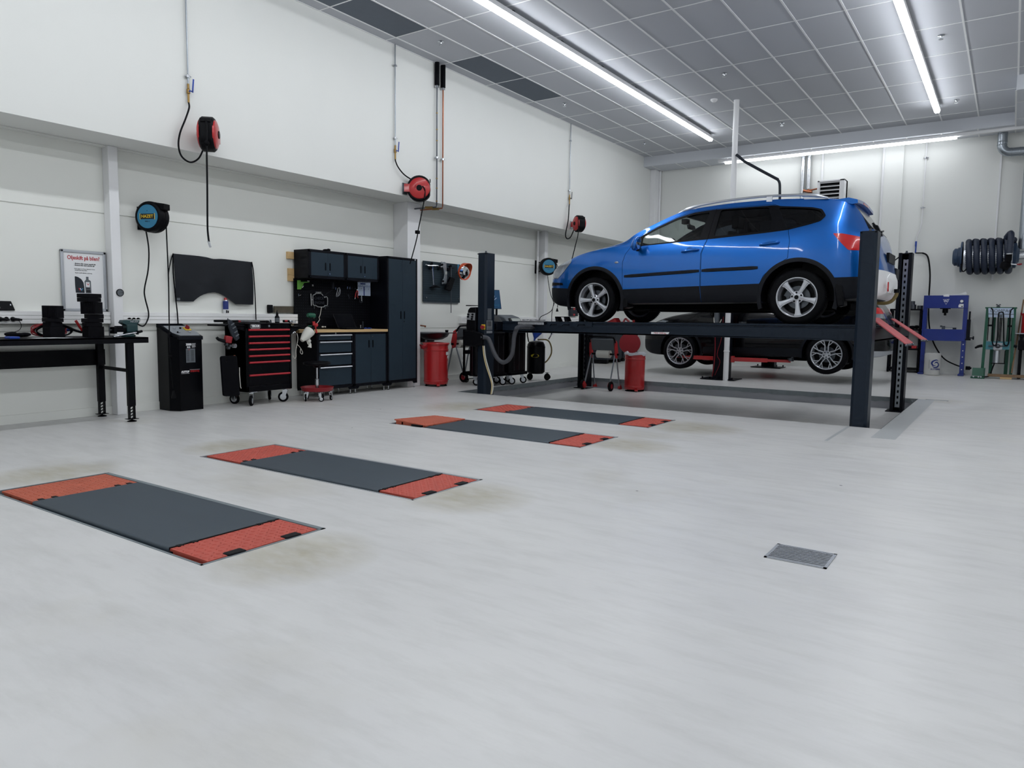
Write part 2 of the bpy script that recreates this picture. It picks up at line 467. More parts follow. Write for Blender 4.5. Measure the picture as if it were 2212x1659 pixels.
# concrete edge band of the recess
mb = MB(); h = .07; t = .006
def rag(x0, y0, x1, y1, nx, ny, n=60):
    """band with a worn, uneven lower edge"""
    top = []; bot = []
    for i in range(n+1):
        f = i/n; x, y = x0+(x1-x0)*f, y0+(y1-y0)*f
        top.append((x+nx*t, y+ny*t, -.001)); bot.append((x+nx*t, y+ny*t, -h+random.uniform(-.012, .012)))
    vs = top+bot; m_ = n+1
    mb.add(vs, [(i, i+1, m_+i+1, m_+i) for i in range(n)])
rag(RX0, RY0, RX0, RY1, 1, 0); rag(RX0, RY1, RX1, RY1, 0, -1); rag(RX1, RY0, RX1, RY1, -1, 0); rag(RX0, RY0, RX1, RY0, 0, 1)
struct('trim_1', mb, 'concrete')
mb = MB(); mb.box(RX1+.002, -.87, 7.9, 12.33, -.01, .0015); mb.box(-1.42, RX1-.3, 7.4, 8.595, -.01, .0012)
struct('trim_2', mb, 'floor_patch', smooth=False)
# walls
def panel_wall():
    mb = MB(); g = .004
    for z0, z1 in ((-.02, .928), (.936, 2.212), (2.222, ZS+.05)):
        mb.box(XW-.1, XW, YR, YB, z0, z1)
    mb.box(XW-.1, XW-.012, YR, YB, 0, ZS)
    return mb
struct('wall_left', panel_wall(), 'wall_paint_low', bev=.003)
mb = MB(); mb.box(XW-.1, XU, YR, YB, ZS, ZC+.2)
struct('wall_upper_left', mb, 'wall_paint')
mb = MB(); mb.box(XW-.1, XR+.1, YB, YB+.15, -.05, ZC+.2); struct('wall_back', mb, 'wall_paint')
mb = MB(); mb.box(XR, XR+.15, YR, YB, -.05, ZC+.2); struct('wall_right', mb, 'wall_paint')
mb = MB(); mb.box(XW-.1, XR+.1, YR-.15, YR, -.05, ZC+.2); struct('wall_front', mb, 'wall_paint')
mb = MB(); mb.box(XW-.1, XR+.1, YR-.1, YB+.1, ZC, ZC+.06); struct('ceiling', mb, 'ceiling_tile')
mb = MB(); mb.box(XW, XW+.018, YR, 4.135, 0, .095); mb.box(XW, XW+.018, 4.24, 8.67, 0, .095); mb.box(XW, XW+.018, 8.97, 13.0, 0, .095); mb.box(XW, XW+.018, 13.12, YB, 0, .13)
struct('baseboard_left', mb, 'wall_paint_low', bev=.002)
# columns carrying the beam
mb = MB(); mb.box(XW, -8.16, 4.135, 4.24, 0, ZS); struct('trim_3', mb, 'white_paint', bev=.006)
mb = MB(); mb.box(XW, -7.98, 8.67, 8.97, 0, ZS); struct('trim_4', mb, 'white_paint', bev=.006)
mb = MB(); mb.box(XW, -8.12, 13.0, 13.12, 0, ZS); mb.cyl((-8.23,12.9,0),(-8.23,12.9,ZS), .022, n=10); struct('trim_5', mb, 'white_paint', bev=.004)
# steel edge where wall meets the beam's underside
mb = MB(); mb.box(XW, XW+.09, YR, YB, ZS-.012, ZS-.002); struct('trim_6', mb, 'wall_paint_low')
# soffits over the back bay
mb = MB(); mb.box(XU, -.18, YF, YB, 4.83, ZC+.01); mb.box(-.18, XR, 14.3, YB, 4.83, ZC+.01)
struct('trim_7', mb, 'beam_paint', smooth=False)
# ceiling grid
mb = MB(); gx = [-7.44 + .606*i for i in range(0, 22)]; gy = [6.632 + 1.2065*i for i in range(-10, 9)]
for x in gx:
    y1 = YF if x < -.18 else 14.3
    mb.box(x-.012, x+.012, YR, y1, ZC-.006, ZC-.0005)
for y in gy:
    for i in range(-1, len(gx)):
        xa = XU if i < 0 else gx[i]+.012; xb = gx[i+1]-.012 if i+1 < len(gx) else XR
        if y < YF and not (y > 14.3 and xa > -.2): mb.box(xa, xb, y-.010, y+.010, ZC-.004, ZC-.0005)
mb.box(XU, XU+.02, YR, YF, ZC-.006, ZC-.0005)
for x in gx:
    if x < -.2: mb.box(x-.012, x+.012, YF+.01, YB, 4.824, 4.8295)
mb.box(-.192, -.168, 14.3, YB, 4.822, 4.8285)
for x in gx:
    if x > -.1: mb.box(x-.012, x+.012, 14.31, YB, 4.824, 4.8295)
for y in (15.08, 16.28):
    mb.box(-.168, XR, y-.008, y+.008, 4.826, 4.8295)
struct('trim_8', mb, 'ceiling_bar', smooth=False)
VL = ['dark grey ceiling vent panel nearest the camera at the top edge of the photo', 'dark grey ceiling vent panel just behind the topmost one, before the first sprinkler',
      'dark grey ceiling vent panel beside the pair of black sleeved pipes', 'dark grey ceiling vent panel, furthest one along the left wall']
for k, y in enumerate((5.4255, 6.632, 9.045, 10.2515)):
    mb = MB(); mb.box(-7.428, -6.846, y+.011, y+1.1955, ZC-.002, ZC+.002)
    tag(obj('ceiling_vent', mb, 'vent_tile', smooth=False), VL[k], 'vent', 'dark vent panels in the ceiling')
# strip lights
def strip_light(p, q, label, led=None, dm='led'):
    p, q = Vector(p), Vector(q); d = (q-p).normalized(); s = Vector((0,0,1)).cross(d); u = Vector((0,0,1))
    t = thing('strip_light', label, 'light', (p+q)/2, 'linear LED strip lights')
    mb = MB(); mb.prism([p+s*.05+u*.06, p-s*.05+u*.06, p-s*.05+u*.0, p+s*.05+u*.0], q-p); obj('housing', mb, 'white_paint', t, smooth=False)
    a, b = (p, q) if led is None else (Vector(led[0]), Vector(led[1]))
    n = max(1, int((b-a).length/1.5)); mb = MB()
    prof = [s*.046, s*.042-u*.03, s*.028-u*.044, -s*.028-u*.044, -s*.042-u*.03, -s*.046]
    for i in range(n):
        A = a+(b-a)*(i/n); B = a+(b-a)*((i+1)/n)
        mb.add([A+v for v in prof]+[B+v for v in prof], [(k, k+1, k+7, k+6) for k in range(5)] + ([(5,4,3,2,1,0)] if i == 0 else []) + ([(6,7,8,9,10,11)] if i == n-1 else []))
    obj('diffuser', mb, dm, t)
    L = (q-p).length; m_ = max(2, int(L/1.2))
    for i in range(m_+1):
        c = p+(q-p)*((i+.06)/(m_+.12)); mb = MB(); mb.obox(c+u*.075+s*.0, (.05, .04, .04), (d, s, u)); obj('bracket', mb, 'dark_grey', t, smooth=False)
    return t
strip_light((-5.53,-5.6,4.96), (-5.53,15.42,4.96), 'long glowing ceiling strip running towards the camera above the floor plates')
strip_light((-1.36,-5.6,4.96), (-1.36,15.48,4.96), 'glowing ceiling strip at upper right, right of the white pole')
strip_light((2.8,-5.6,4.96), (2.8,14.1,4.96), 'ceiling strip right of the frame, out of view, added for its light')  # unseen row added to light the room, spaced like the other two
strip_light((-5.86,16.93,4.772), (4.5,16.93,4.772), 'strip light along the back bay under the dropped beam, half of it lit', ((-5.7,16.93,4.772), (-1.12,16.93,4.772)), 'led_dim')
# sprinklers and detector
mb = MB(); o = V(0,0,0); mb.lathe([(.045,0),(.045,-.006),(.02,-.012),(.012,-.03),(.012,-.05),(.03,-.052),(.03,-.056)], o, n=14)
SPL = ['sprinkler head on the left ceiling row, nearest one', 'sprinkler head on the left ceiling row beyond the two dark vent panels', 'sprinkler head on the left ceiling row near the far corner',
       'sprinkler head right of the glowing strip at upper right, nearer one', 'sprinkler head right of the end of the upper right glowing strip', 'sprinkler head between the strips, nearer the camera than the detector', 'sprinkler head right of the white pole near the dropped beam']
sp0 = None
for k, (x, y) in enumerate(((-7.0,8.3),(-7.03,11.85),(-7.03,15.38),(-1.05,11.82),(-1.06,15.32),(-4.04,11.78),(-4.03,15.28))):
    if sp0 is None:
        sp0 = obj('sprinkler_head', mb, 'chrome', org=(0,0,0)); sp0.location = (x, y, ZC); tag(sp0, SPL[0], 'sprinkler', 'ceiling sprinkler heads')
    else: dup(sp0, (x, y, ZC), label=SPL[k])
mb = MB(); mb.lathe([(.06,0),(.06,-.02),(.045,-.035),(.03,-.05),(.0,-.052)], (-4.64,13.04,ZC), n=18)
tag(obj('smoke_detector', mb, 'white_paint'), 'round white smoke detector on the ceiling left of the white pole', 'detector')
# camera
def set_camera():
    f, pitch, roll, yaw = 1567.60952, 0.0925694254, 0.0128430321, 0.600777046
    cy, sy = math.cos(yaw), math.sin(yaw)
    fw = Vector((-sy*math.cos(pitch), cy*math.cos(pitch), -math.sin(pitch))); r = Vector((cy, sy, 0)); u = r.cross(fw)
    r2 = r*math.cos(roll)+u*math.sin(roll); u2 = -r*math.sin(roll)+u*math.cos(roll)
    cd = bpy.data.cameras.new('camera'); cd.sensor_fit = 'HORIZONTAL'; cd.sensor_width = 36; cd.lens = f/2212*36; cd.clip_start = .05; cd.clip_end = 100
    co = bpy.data.objects.new('camera', cd); C.objects.link(co)
    M = Matrix((r2, u2, -fw)).transposed().to_4x4(); M.translation = Vector((0,0,1.15)); co.matrix_world = M
    bpy.context.scene.camera = co
set_camera()
sc = bpy.context.scene
w = bpy.data.worlds.new('world'); sc.world = w; w.use_nodes = True
w.node_tree.nodes['Background'].inputs['Color'].default_value = (.8,.88,1,1); w.node_tree.nodes['Background'].inputs['Strength'].default_value = .02
sc.view_settings.view_transform = 'Standard'; sc.view_settings.look = 'None'; sc.view_settings.gamma = 1; sc.view_settings.exposure = 0.08; sc.view_settings.use_curve_mapping = False
cy_ = sc.cycles; cy_.use_denoising = True; cy_.max_bounces = 8; cy_.diffuse_bounces = 3; cy_.glossy_bounces = 4; cy_.transmission_bounces = 6; cy_.transparent_max_bounces = 12
cy_.use_adaptive_sampling = True; cy_.adaptive_threshold = .03; cy_.adaptive_min_samples = 12; cy_.sample_clamp_indirect = 6; cy_.caustics_reflective = False; cy_.caustics_refractive = False
# ------------------------------------------------------------------ sight lines: a pixel of the photo to a point on a known plane
CR = dict(A=(0,380,2.9625),B=(280,420,3.3184),C=(460,510,4.148),D=(880,530,4.608),E=(1180,400,5.184),F=(1540,400,5.183),G=(1020,640,5.027),H=(1360,640,4.096),I=(1820,480,3.607),J=(1380,180,2.6587),K=(340,0,2.9612),L=(800,60,3.318),Q4=(100,520,7.9),Q5=(620,530,8.733),Q6=(640,670,7.9),Q7=(1950,580,6.3817),Q8=(1960,280,4.881),B0=(0,600,6.5059),S2=(1100,420,6.144),T1=(1860,520,8.294),T2=(1840,680,7.539),T4=(1780,660,12.29),T5=(1100,670,11.06),P=(0,0,1),V1=(1000,620,6.9125),V2=(890,640,7.541),V3=(900,540,11.85),V4=(470,670,7.9),V5=(540,640,12.29),V7=(2100,600,6.911))
CAM = bpy.context.scene.camera
CM = CAM.matrix_world.copy(); CF = 1567.60952
def ray(c, x, y):
    a = CR[c]; u = a[0]+x/a[2]; v = a[1]+y/a[2]
    return CM.to_3x3() @ Vector(((u-1106)/CF, (829.5-v)/CF, -1))
def W(c, x, y, X=None, Y=None, Z=None):
    r = ray(c, x, y); o = CM.translation
    t = (X-o.x)/r.x if X is not None else ((Y-o.y)/r.y if Y is not None else (Z-o.z)/r.z)
    return o + r*t
def WP(c, pts, **k): return [W(c, *p, **k) for p in pts]
# ================================================================== LEFT WALL: bench and what is on it
def bench():
    t = thing('workbench', 'long black steel workbench along the left wall, cut by the left edge', 'workbench', (-7.87, 3.1, 0))
    mb = MB(); mb.box(-8.235,-7.525,2.1,4.165,.868,.885); mb.box(-7.545,-7.525,2.1,4.165,.825,.885); mb.box(-8.235,-8.215,2.1,4.165,.825,.885)
    mb.box(-8.2,-7.55,4.145,4.165,.825,.885)
    obj('top', mb, 'black_metal', t, bev=.003)
    for x in (-7.575, -8.195):
        for y in (3.985, 2.3):
            d = .025; mb = MB(); mb.box(x-d, x+d, y-.035, y+.035, .165, .83); l = obj('leg', mb, 'black_metal', t, bev=.003)
            mb = MB(); q = .021; mb.box(x-q, x+q, y-.031, y-.021, .03, .2); mb.box(x-q, x+q, y+.021, y+.031, .03, .2)
            for k in range(5): mb.bar((x+q-.004, y-.022, .028+k*.032), (x+q-.004, y+.022, .05+k*.032), .008, .013, (1,0,0))
            mb.box(x-.04, x+.04, y-.055, y+.055, .026, .031); obj('leg_insert', mb, 'black_metal', l, smooth=False)
            mb = MB(); mb.lathe([(.045,0),(.045,.006),(.02,.016),(.008,.018),(.008,.03)], (x,y,0), n=16); obj('foot', mb, 'rubber', l)
    for y in (3.985, 2.3):
        mb = MB(); mb.bar((-8.19,y,.545), (-7.58,y,.535), .02, .035); obj('side_brace', mb, 'black_metal', t)
    mb = MB(); mb.box(-8.235,-8.22,2.2,4.055,.565,.737); mb.cyl((-8.222,4.02,.71),(-8.216,4.02,.71),.006,n=8); mb.cyl((-8.222,4.02,.59),(-8.216,4.02,.59),.006,n=8)
    obj('back_panel', mb, 'black_metal', t, bev=.003)
bench()
TOP = .885
def block(x, y, z, s, h, rot, label, rib=False, depth=None):
    a = math.radians(rot); X = V(math.cos(a), math.sin(a), 0); Y = V(-math.sin(a), math.cos(a), 0)
    mb = MB(); mb.obox((x, y, z+h/2), (depth or s, s, h), (X, Y, (0,0,1)))
    if rib:
        n = 8
        for k in range(n):
            c = V(x, y, z+h/2) - Y*(s/2+.003) + X*((k+.5)/n-.5)*s*.92
            mb.obox(c, (s*.055, .008, h*.98), (X, Y, (0,0,1)))
    tag(obj('rubber_block', mb, 'rubber_block', bev=.003), label, 'rubber block', 'stacked black rubber lift blocks')
LS = 'of the shorter stack on the bench'
z = TOP
for s, h, r, dy, lb, rib in ((.142,.106,3,0,'square rubber block at the bottom '+LS,0), (.122,.046,12,-.008,'small rubber pad, second from the bottom '+LS,0),
                        (.146,.038,-4,-.005,'thin rubber pad under the ribbed block '+LS,0), (.14,.122,41,.0,'ribbed rubber block on top '+LS,1)):
    block(-7.86, 3.388+dy, z, s, h, r, lb, rib); z += h+.001
LS = 'of the tall stack before the poster'
z = TOP
for s, h, r, dy, lb, rib in ((.155,.108,-4,0,'square rubber block at the bottom '+LS,0), (.15,.04,-10,-.008,'thin rubber pad, second from the bottom '+LS,0),
                        (.155,.04,-2,-.004,'thin rubber pad, third from the bottom '+LS,0), (.142,.044,-8,.014,'thin rubber pad just below the ribbed block '+LS,0),
                        (.15,.124,37,-.006,'ribbed rubber block in the middle '+LS,1), (.155,.041,16,-.028,'thin rubber pad lying on the ribbed block '+LS,0), (.158,.041,18,-.026,'thin rubber pad at the very top '+LS,0)):
    block(-7.86, 3.765+dy, z, s, h, r, lb, rib); z += h+.001
# jumper cables coiled behind the stacks
t = thing('jumper_cables', 'coiled red and black jumper cables behind the two block stacks', 'cables', (-8.02,3.5,TOP))
def coil(c, ry, rz, n, jit, seed):
    rnd = random.Random(seed); pts = []
    for k in range(n*10+1):
        a = 2*PI*k/10
        pts.append((c[0]+math.sin(a*.31)*.03, c[1]+math.cos(a)*ry*(1+rnd.uniform(-jit,jit)), max(TOP+.009, c[2]+math.sin(a)*rz*(1+rnd.uniform(-jit,jit)))))
    return pts
mb = MB(); mb.tube(coil((-8.03,3.42,.955), .16, .065, 3, .12, 1), .007, 6, 3); obj('red_cable', mb, 'red_dark', t, label='dark red cable')
mb = MB(); mb.tube(coil((-8.0,3.45,.95), .17, .06, 3, .15, 2), .007, 6, 3); mb.tube([(-8.0,3.5,1.0),(-7.99,3.58,.985),(-7.97,3.64,.95),(-7.96,3.7,.93)], .012, 8, 4); obj('black_cable', mb, 'black_plastic', t)
a, b = W('B0',1062,600,X=-7.97), W('B0',1130,705,X=-7.97)
mb = MB(); mb.tube([a, b], .013, 10); mb.tube([b, b+V(0,.02,-.04)], [.013,.008], 8); obj('clamp_handle', mb, 'red_paint', t, label='bright red clamp handle')
a, b = W('B0',905,735,X=-8.05), W('B0',1000,725,X=-8.05)
mb = MB(); mb.tube([a, b], .014, 8); obj('clamp_handle', mb, 'blue_plastic', t, label='blue clamp handle')
# loose things at the left
mb = MB()
rnd = random.Random(3)
for k in range(9): mb.ell((-7.85+rnd.uniform(-.06,.06), 3.06+rnd.uniform(-.06,.07), TOP+.02+rnd.uniform(-.002,.02)), (.05,.035+rnd.uniform(0,.02),.02), 10, 6)
tag(obj('work_glove', mb, 'fabric_black'), 'crumpled black work gloves at the left end of the bench', 'gloves')
mb = MB(); mb.box(-7.72,-7.6,2.9,2.985,TOP,TOP+.022); tag(obj('cloth_pack', mb, 'blue_plastic', bev=.006), 'small blue packet beside the black gloves, cut by the left edge', 'packet')
mb = MB()
for k in range(3): mb.obox((-7.72+.05*k, 3.2+.06*k, TOP+.0012+.0012*k), (.2,.14,.001), ((math.cos(.3*k), math.sin(.3*k), 0), (-math.sin(.3*k), math.cos(.3*k), 0), (0,0,1)))
tag(obj('paper_sheet', mb, 'paper', smooth=False), 'white papers lying flat on the bench left of the shorter stack', 'paper')
# trunking with sockets
def trunk(y0, y1, label, socks=(), seg=None):
    t = thing('cable_trunking', label, 'trunking', (XW, (y0+y1)/2, 1.015), 'white cable trunking runs on the left wall')
    mb = MB(); mb.box(XW, XW+.06, y0, y1, 1.015, 1.145)
    mb.box(XW+.06, XW+.068, y0, y1, 1.016, 1.055); mb.box(XW+.06, XW+.068, y0, y1, 1.062, 1.097); mb.box(XW+.06, XW+.068, y0, y1, 1.101, 1.144)
    obj('channel', mb, 'trunk_white', t, bev=.002)
    for y in socks:
        mb = MB(); mb.lathe([(.03,0),(.03,.004),(.026,.006),(.022,.003),(.021,-.01),(.0,-.01)], (XW+.068, y, 1.06), (1,0,0), 18); s = obj('socket', mb, 'socket_white', t)
        mb = MB()
        for q in (-.009,.009): mb.cyl((XW+.058, y+q, 1.06),(XW+.0592, y+q, 1.06), .003, n=8)
        obj('contact_hole', mb, 'print_black', s)
    return t
trunk(-1.0, 4.13, 'white cable trunking behind the workbench, left of the first column', (3.06, 3.115, 3.17))
trunk(4.245, 6.69, 'white cable trunking between the first column and the dark cabinets', (4.335, 4.385, 4.435))
trunk(10.36, 12.86, 'white cable trunking behind the black service machines', ())
trunk(13.14, 17.4, 'white cable trunking at the far end, behind the front of the blue car', ())
mb = MB(); mb.box(XW+.069, XW+.0785, 6.3, 6.345, 1.10, 1.143); t = obj('wall_socket', mb, 'trunk_white', bev=.002); tag(t, 'small white outlet with dark hole on the trunking behind the dropper bottle', 'outlet')
mb = MB(); mb.cyl((XW+.078,6.322,1.115),(XW+.0795,6.322,1.115),.008,n=10); obj('hole', mb, 'print_black', t)
# plugs and charger cord
def plug(y, label, cord=None):
    t = thing('power_plug', label, 'plug', (XW+.07, y, 1.06), 'black plugs in the trunking')
    mb = MB(); mb.lathe([(.021,0),(.021,.02),(.015,.03)], (XW+.06,y,1.06), (1,0,0), 14); mb.tube([(XW+.085,y-.01,1.062),(XW+.1,y+.03,1.058),(XW+.1,y+.07,1.055)], [.015,.014,.01], 8, 3)
    obj('plug_body', mb, 'black_plastic', t)
    if cord: mb = MB(); mb.tube(cord, .003, 6, 6); obj('cord', mb, 'black_plastic', t)
plug(3.06, 'black plug in the leftmost socket of the bench trunking')
plug(3.17, 'black plug and thin cord in the socket above the gloves', WP('B0', [(262,600),(290,640),(297,690),(270,735),(215,760),(205,785)], X=-8.185) + WP('B0', [(240,800),(300,835)], X=-8.0))
# tester on the trunking
t = thing('battery_tester', 'black handheld tester on the trunking, cut by the left edge', 'tester', (-8.22,3.08,1.146))
mb = MB(); mb.prism([(-8.205,2.93,1.146),(-8.24,2.93,1.24),(-8.24,3.175,1.24),(-8.205,3.195,1.146)], (-.025,0,0)); obj('body', mb, 'black_plastic', t, bev=.008)
mb = MB(); mb.obox((-8.2115,3.035,1.186), (.004,.05,.04), ((1,0,.37),(0,1,0),(-.37,0,1))); obj('display', mb, 'lcd', t, smooth=False)
mb = MB(); mb.obox((-8.218,3.157,1.203), (.004,.01,.014), ((1,0,.37),(0,1,0),(-.37,0,1))); obj('emblem', mb, 'alu', t, smooth=False)
# vise and bar
t = thing('bench_vise', 'dark green bench vise at the right end of the bench', 'vise', (-7.72,4.08,TOP))
mb = MB(); mb.lathe([(.07,0),(.07,.02),(.05,.03),(.045,.06)], (-7.75,4.07,TOP), n=20); mb.box(-7.8,-7.69,4.03,4.145,TOP+.05,TOP+.13)
mb.prism([(-7.79,3.985,1.03),(-7.79,4.0,1.062),(-7.79,4.165,1.062),(-7.79,4.165,1.03),(-7.79,4.12,1.0),(-7.79,4.04,1.0)], (.09,0,0))
obj('body', mb, 'vise_green', t, bev=.006)
mb = MB(); mb.box(-7.785,-7.705,3.9,4.03,.935,.975); mb.box(-7.78,-7.71,3.94,4.0,.975,1.0); mb.box(-7.8,-7.69,3.895,3.925,.92,.99); obj('sliding_jaw', mb, 'black_metal', t, bev=.004)
mb = MB(); mb.cyl((-7.745,3.87,.955),(-7.745,4.16,.955),.012,n=10); mb.tube([(-7.745,3.872,.90),(-7.745,3.872,1.0)],.006,8); obj('screw', mb, 'steel_dark', t)
text('lettering', 'HEUER', .028, (-7.6985,4.11,1.046), (0,1,0), (0,0,1), 'alu', t)
t = thing('torque_wrench', 'silver bar with black end leaning on the green vise', 'wrench', (-7.66,4.03,TOP))
a, b = W('B0',1592,836,X=-7.6), W('B0',1930,768,X=-7.64)
mb = MB(); mb.tube([a+V(0,0,.006), b], .009, 10); obj('shaft', mb, 'chrome', t)
e = W('B0',1995,750,X=-7.645); mb = MB(); mb.tube([b, e], [.015,.013], 10); mb.cyl(b-V(0,0,.022), b+V(0,0,.018), .014, n=10); obj('head', mb, 'black_metal', t)
# poster
t = thing('poster', 'framed oil change poster leaning above the workbench', 'poster', (-8.25,3.9,1.147))
py0, py1, pz0, pz1 = 3.66, 4.125, 1.147, 1.797
mb = MB()
fw_ = .03
for (a0,a1,b0,b1) in ((py0,py1,pz0,pz0+fw_),(py0,py1,pz1-fw_,pz1),(py0,py0+fw_,pz0,pz1),(py1-fw_,py1,pz0,pz1)):
    mb.box(-8.287,-8.262,a0,a1,b0,b1)
obj('frame', mb, 'alu_matt', t, bev=.006, label='silver snap frame')
mb = MB(); mb.box(-8.287,-8.272,py0+.02,py1-.02,pz0+.02,pz1-.02); sh = obj('sheet', mb, 'paper', t, smooth=False)
XP = -8.2715
def ptext(s, size, y, z, m, **k): text('lettering', s, size, (XP,y,z), (0,1,0), (0,0,1), m, sh, **k)
ptext('Oljeskift på bilen?', .058, 3.8925, 1.715, 'print_red', sx=.80, bold=.0012)
ptext('■ Moderne biler trenger spesiell olje'.replace('■','-'), .019, 3.905, 1.655, 'print_black', sx=.8, bold=.0004)
ptext('- Moderne biler skal bruke litt olje', .019, 3.897, 1.637, 'print_black', sx=.8, bold=.0004)
ptext('Derfor legger vi 1L Motor i bilen din så du kan', .014, 3.9, 1.60, 'print_black', sx=.8)
ptext('etterfylle med riktig kvalitet.', .014, 3.862, 1.585, 'print_black', sx=.8)
ptext('Sørg for å pælle oljenivået regelmessig.', .014, 3.888, 1.557, 'print_black', sx=.8)
mb = MB(); pl = [(3.80,1.345),(3.795,1.43),(3.795,1.515),(3.80,1.52),(3.83,1.512),(3.862,1.49),(3.882,1.455),(3.888,1.41),(3.89,1.345)]
mb.prism([(XP,a,b) for a,b in pl], (.0012,0,0)); obj('dark_bag_print', mb, 'dark_grey', sh, smooth=False)
for (pts, m) in (([(3.826,1.395),(3.836,1.395),(3.848,1.372),(3.843,1.366)],'print_red'), ([(3.84,1.395),(3.85,1.395),(3.857,1.38),(3.852,1.374)],'paper_blue'), ([(3.868,1.395),(3.878,1.395),(3.858,1.366),(3.852,1.374)],'teal_label')):
    mb = MB(); mb.prism([(XP+.0012,a,b) for a,b in pts], (.001,0,0)); obj('emblem', mb, m, sh, smooth=False)
mb = MB(); bt = [(3.9,1.345),(3.893,1.47),(3.91,1.49),(3.91,1.52),(3.935,1.52),(3.935,1.49),(3.958,1.475),(3.96,1.345)]
mb.prism([(XP,a,b) for a,b in bt], (.001,0,0)); obj('bottle_print', mb, 'grey_plastic', sh, smooth=False)
mb = MB(); mb.prism([(XP+.001,a,b) for a,b in ((3.905,1.41),(3.905,1.462),(3.945,1.462),(3.945,1.41))], (.001,0,0)); obj('bottle_label', mb, 'paper', sh, smooth=False)
mb = MB(); mb.prism([(XP+.001,a,b) for a,b in ((3.908,1.35),(3.908,1.38),(3.95,1.38),(3.95,1.35))], (.001,0,0)); mb.prism([(XP+.001,a,b) for a,b in ((3.908,1.388),(3.908,1.399),(3.946,1.399),(3.946,1.388))], (.001,0,0)); obj('bottle_label', mb, 'print_black', sh, smooth=False)
mb = MB(); mb.prism([(XP+.002,a,b) for a,b in ((3.913,1.45),(3.919,1.45),(3.927,1.435),(3.935,1.45),(3.941,1.45),(3.927,1.425))], (.0008,0,0)); obj('emblem', mb, 'print_red', sh, smooth=False)
# round thermostat on the column
t = thing('thermometer', 'small round grey dial on the first white column', 'dial', (-8.15,4.19,1.355))
c = W('Q4',1258,887,X=-8.155); c.x = -8.161
mb = MB(); mb.lathe([(.041,0),(.041,.012),(.036,.016),(.034,.011)], c, (1,0,0), 28); obj('rim', mb, 'black_plastic', t)
mb = MB(); mb.lathe([(.035,.0),(.035,.0115),(.0,.0115)], c, (1,0,0), 28); obj('face', mb, 'grey_plastic', t, label='grey dial face')
mb = MB(); mb.bar(c+V(.0125,-.018,-.008), c+V(.0125,.014,.006), .001, .003, (1,0,0)); mb.cyl(c+V(.0118,.022,0), c+V(.0128,.022,0), .005, n=8); obj('pointer', mb, 'print_black', t)
# electric cable reels
def cable_reel(c, ang, R, tk, label, letter, col='teal_label'):
    a = math.radians(ang); n = V(math.cos(a), math.sin(a), 0); s = V(-n.y, n.x, 0); c = Vector(c)
    t = thing('cable_reel', label, 'cable reel', (XW, c.y, c.z), 'blue faced electric cable reels')
    mb = MB(); mb.lathe([(.02,-tk/2),(R*.86,-tk/2),(R*.97,-tk*.42),(R,-tk*.3),(R,-tk*.05),(R*.96,-tk*.04),(R*.96,tk*.04),(R,tk*.05),(R,tk*.3),(R*.96,tk*.44),(R*.84,tk/2),(R*.78,tk*.46),(.02,tk*.46)], c, n, 36)
    nose = s if s.dot(V(0,1,0)) > 0 else -s
    mb.prism([c+nose*R*.35+V(0,0,R*.93)-n*tk*.3, c+nose*R*1.12+V(0,0,R*.82)-n*tk*.3, c+nose*R*1.12+V(0,0,R*.45)-n*tk*.3, c+nose*R*.7+V(0,0,R*.4)-n*tk*.3], n*tk*.6)
    obj('drum', mb, 'black_plastic', t, bev=.004)
    mb = MB(); mb.lathe([(R*.76,tk*.46),(R*.76,tk*.49),(.0,tk*.49)], c, n, 32); f = obj('face_disc', mb, col, t, label='blue face disc')
    rd = Vector((0,0,1)).cross(n); o = c+n*(tk*.49+.001)
    mb = MB(); mb.obox(o, (R*1.0, R*.34, .002), (rd, (0,0,1), n)); obj('name_plate', mb, 'print_black', f, smooth=False)
    text('lettering', letter, R*.27, o+n*.001, rd, (0,0,1), 'yellow', f, sx=1.05, bold=.001)
    for k in (-1,1):
        mb = MB(); mb.obox(o+rd*k*R*.54, (R*.035, R*.4, .003), (rd, (0,0,1), n)); obj('plate_bracket', mb, 'yellow', f, smooth=False)
    text('lettering', 'D', R*.1, o+V(0,0,R*.36), rd, (0,0,1), 'print_black', f); text('lettering', '9040-12', R*.11, o-V(0,0,R*.32), rd, (0,0,1), 'print_black', f)
    back = V(XW, c.y + (c.x-XW)*0 , c.z)
    mb = MB(); mb.box(XW, XW+.012, c.y-.05, c.y+.05, c.z-R*.75, c.z+R*.75)
    e = c - nose*R*.2
    mb.bar((XW+.01, c.y, c.z+R*.5), c+V(-.05,0,R*.5), .03, .02); mb.bar((XW+.01, c.y, c.z-R*.5), c+V(-.05,0,-R*.5), .03, .02)
    obj('wall_bracket', mb, 'black_metal', t, smooth=False)
    return t, nose
r1 = W('A',975,265,X=-8.06)
REEL1, nose1 = cable_reel(r1, -68, .172, .165, 'electric cable reel above the workbench, right of the first column', 'HAZET')
mb = MB(); mb.tube(WP('A', [(935,355),(952,470),(948,600),(925,720),(928,780),(950,870),(945,920),(912,962)], X=-8.19)+[V(-8.2,4.35,1.06)], .008, 8, 5)
obj('supply_cord', mb, 'black_plastic', REEL1)
pts = WP('A', [(1050,215),(1062,300)], X=-8.0)+WP('A', [(1068,420),(1078,660),(1082,900),(1086,1130)], X=-7.88)
mb = MB(); mb.tube(pts, .007, 8, 5); obj('hanging_cord', mb, 'black_plastic', REEL1)
e = W('A',1088,1155,X=-7.88); mb = MB(); mb.ell(e, (.022,.022,.017), 14, 8); obj('stop_ball', mb, 'rubber', REEL1)
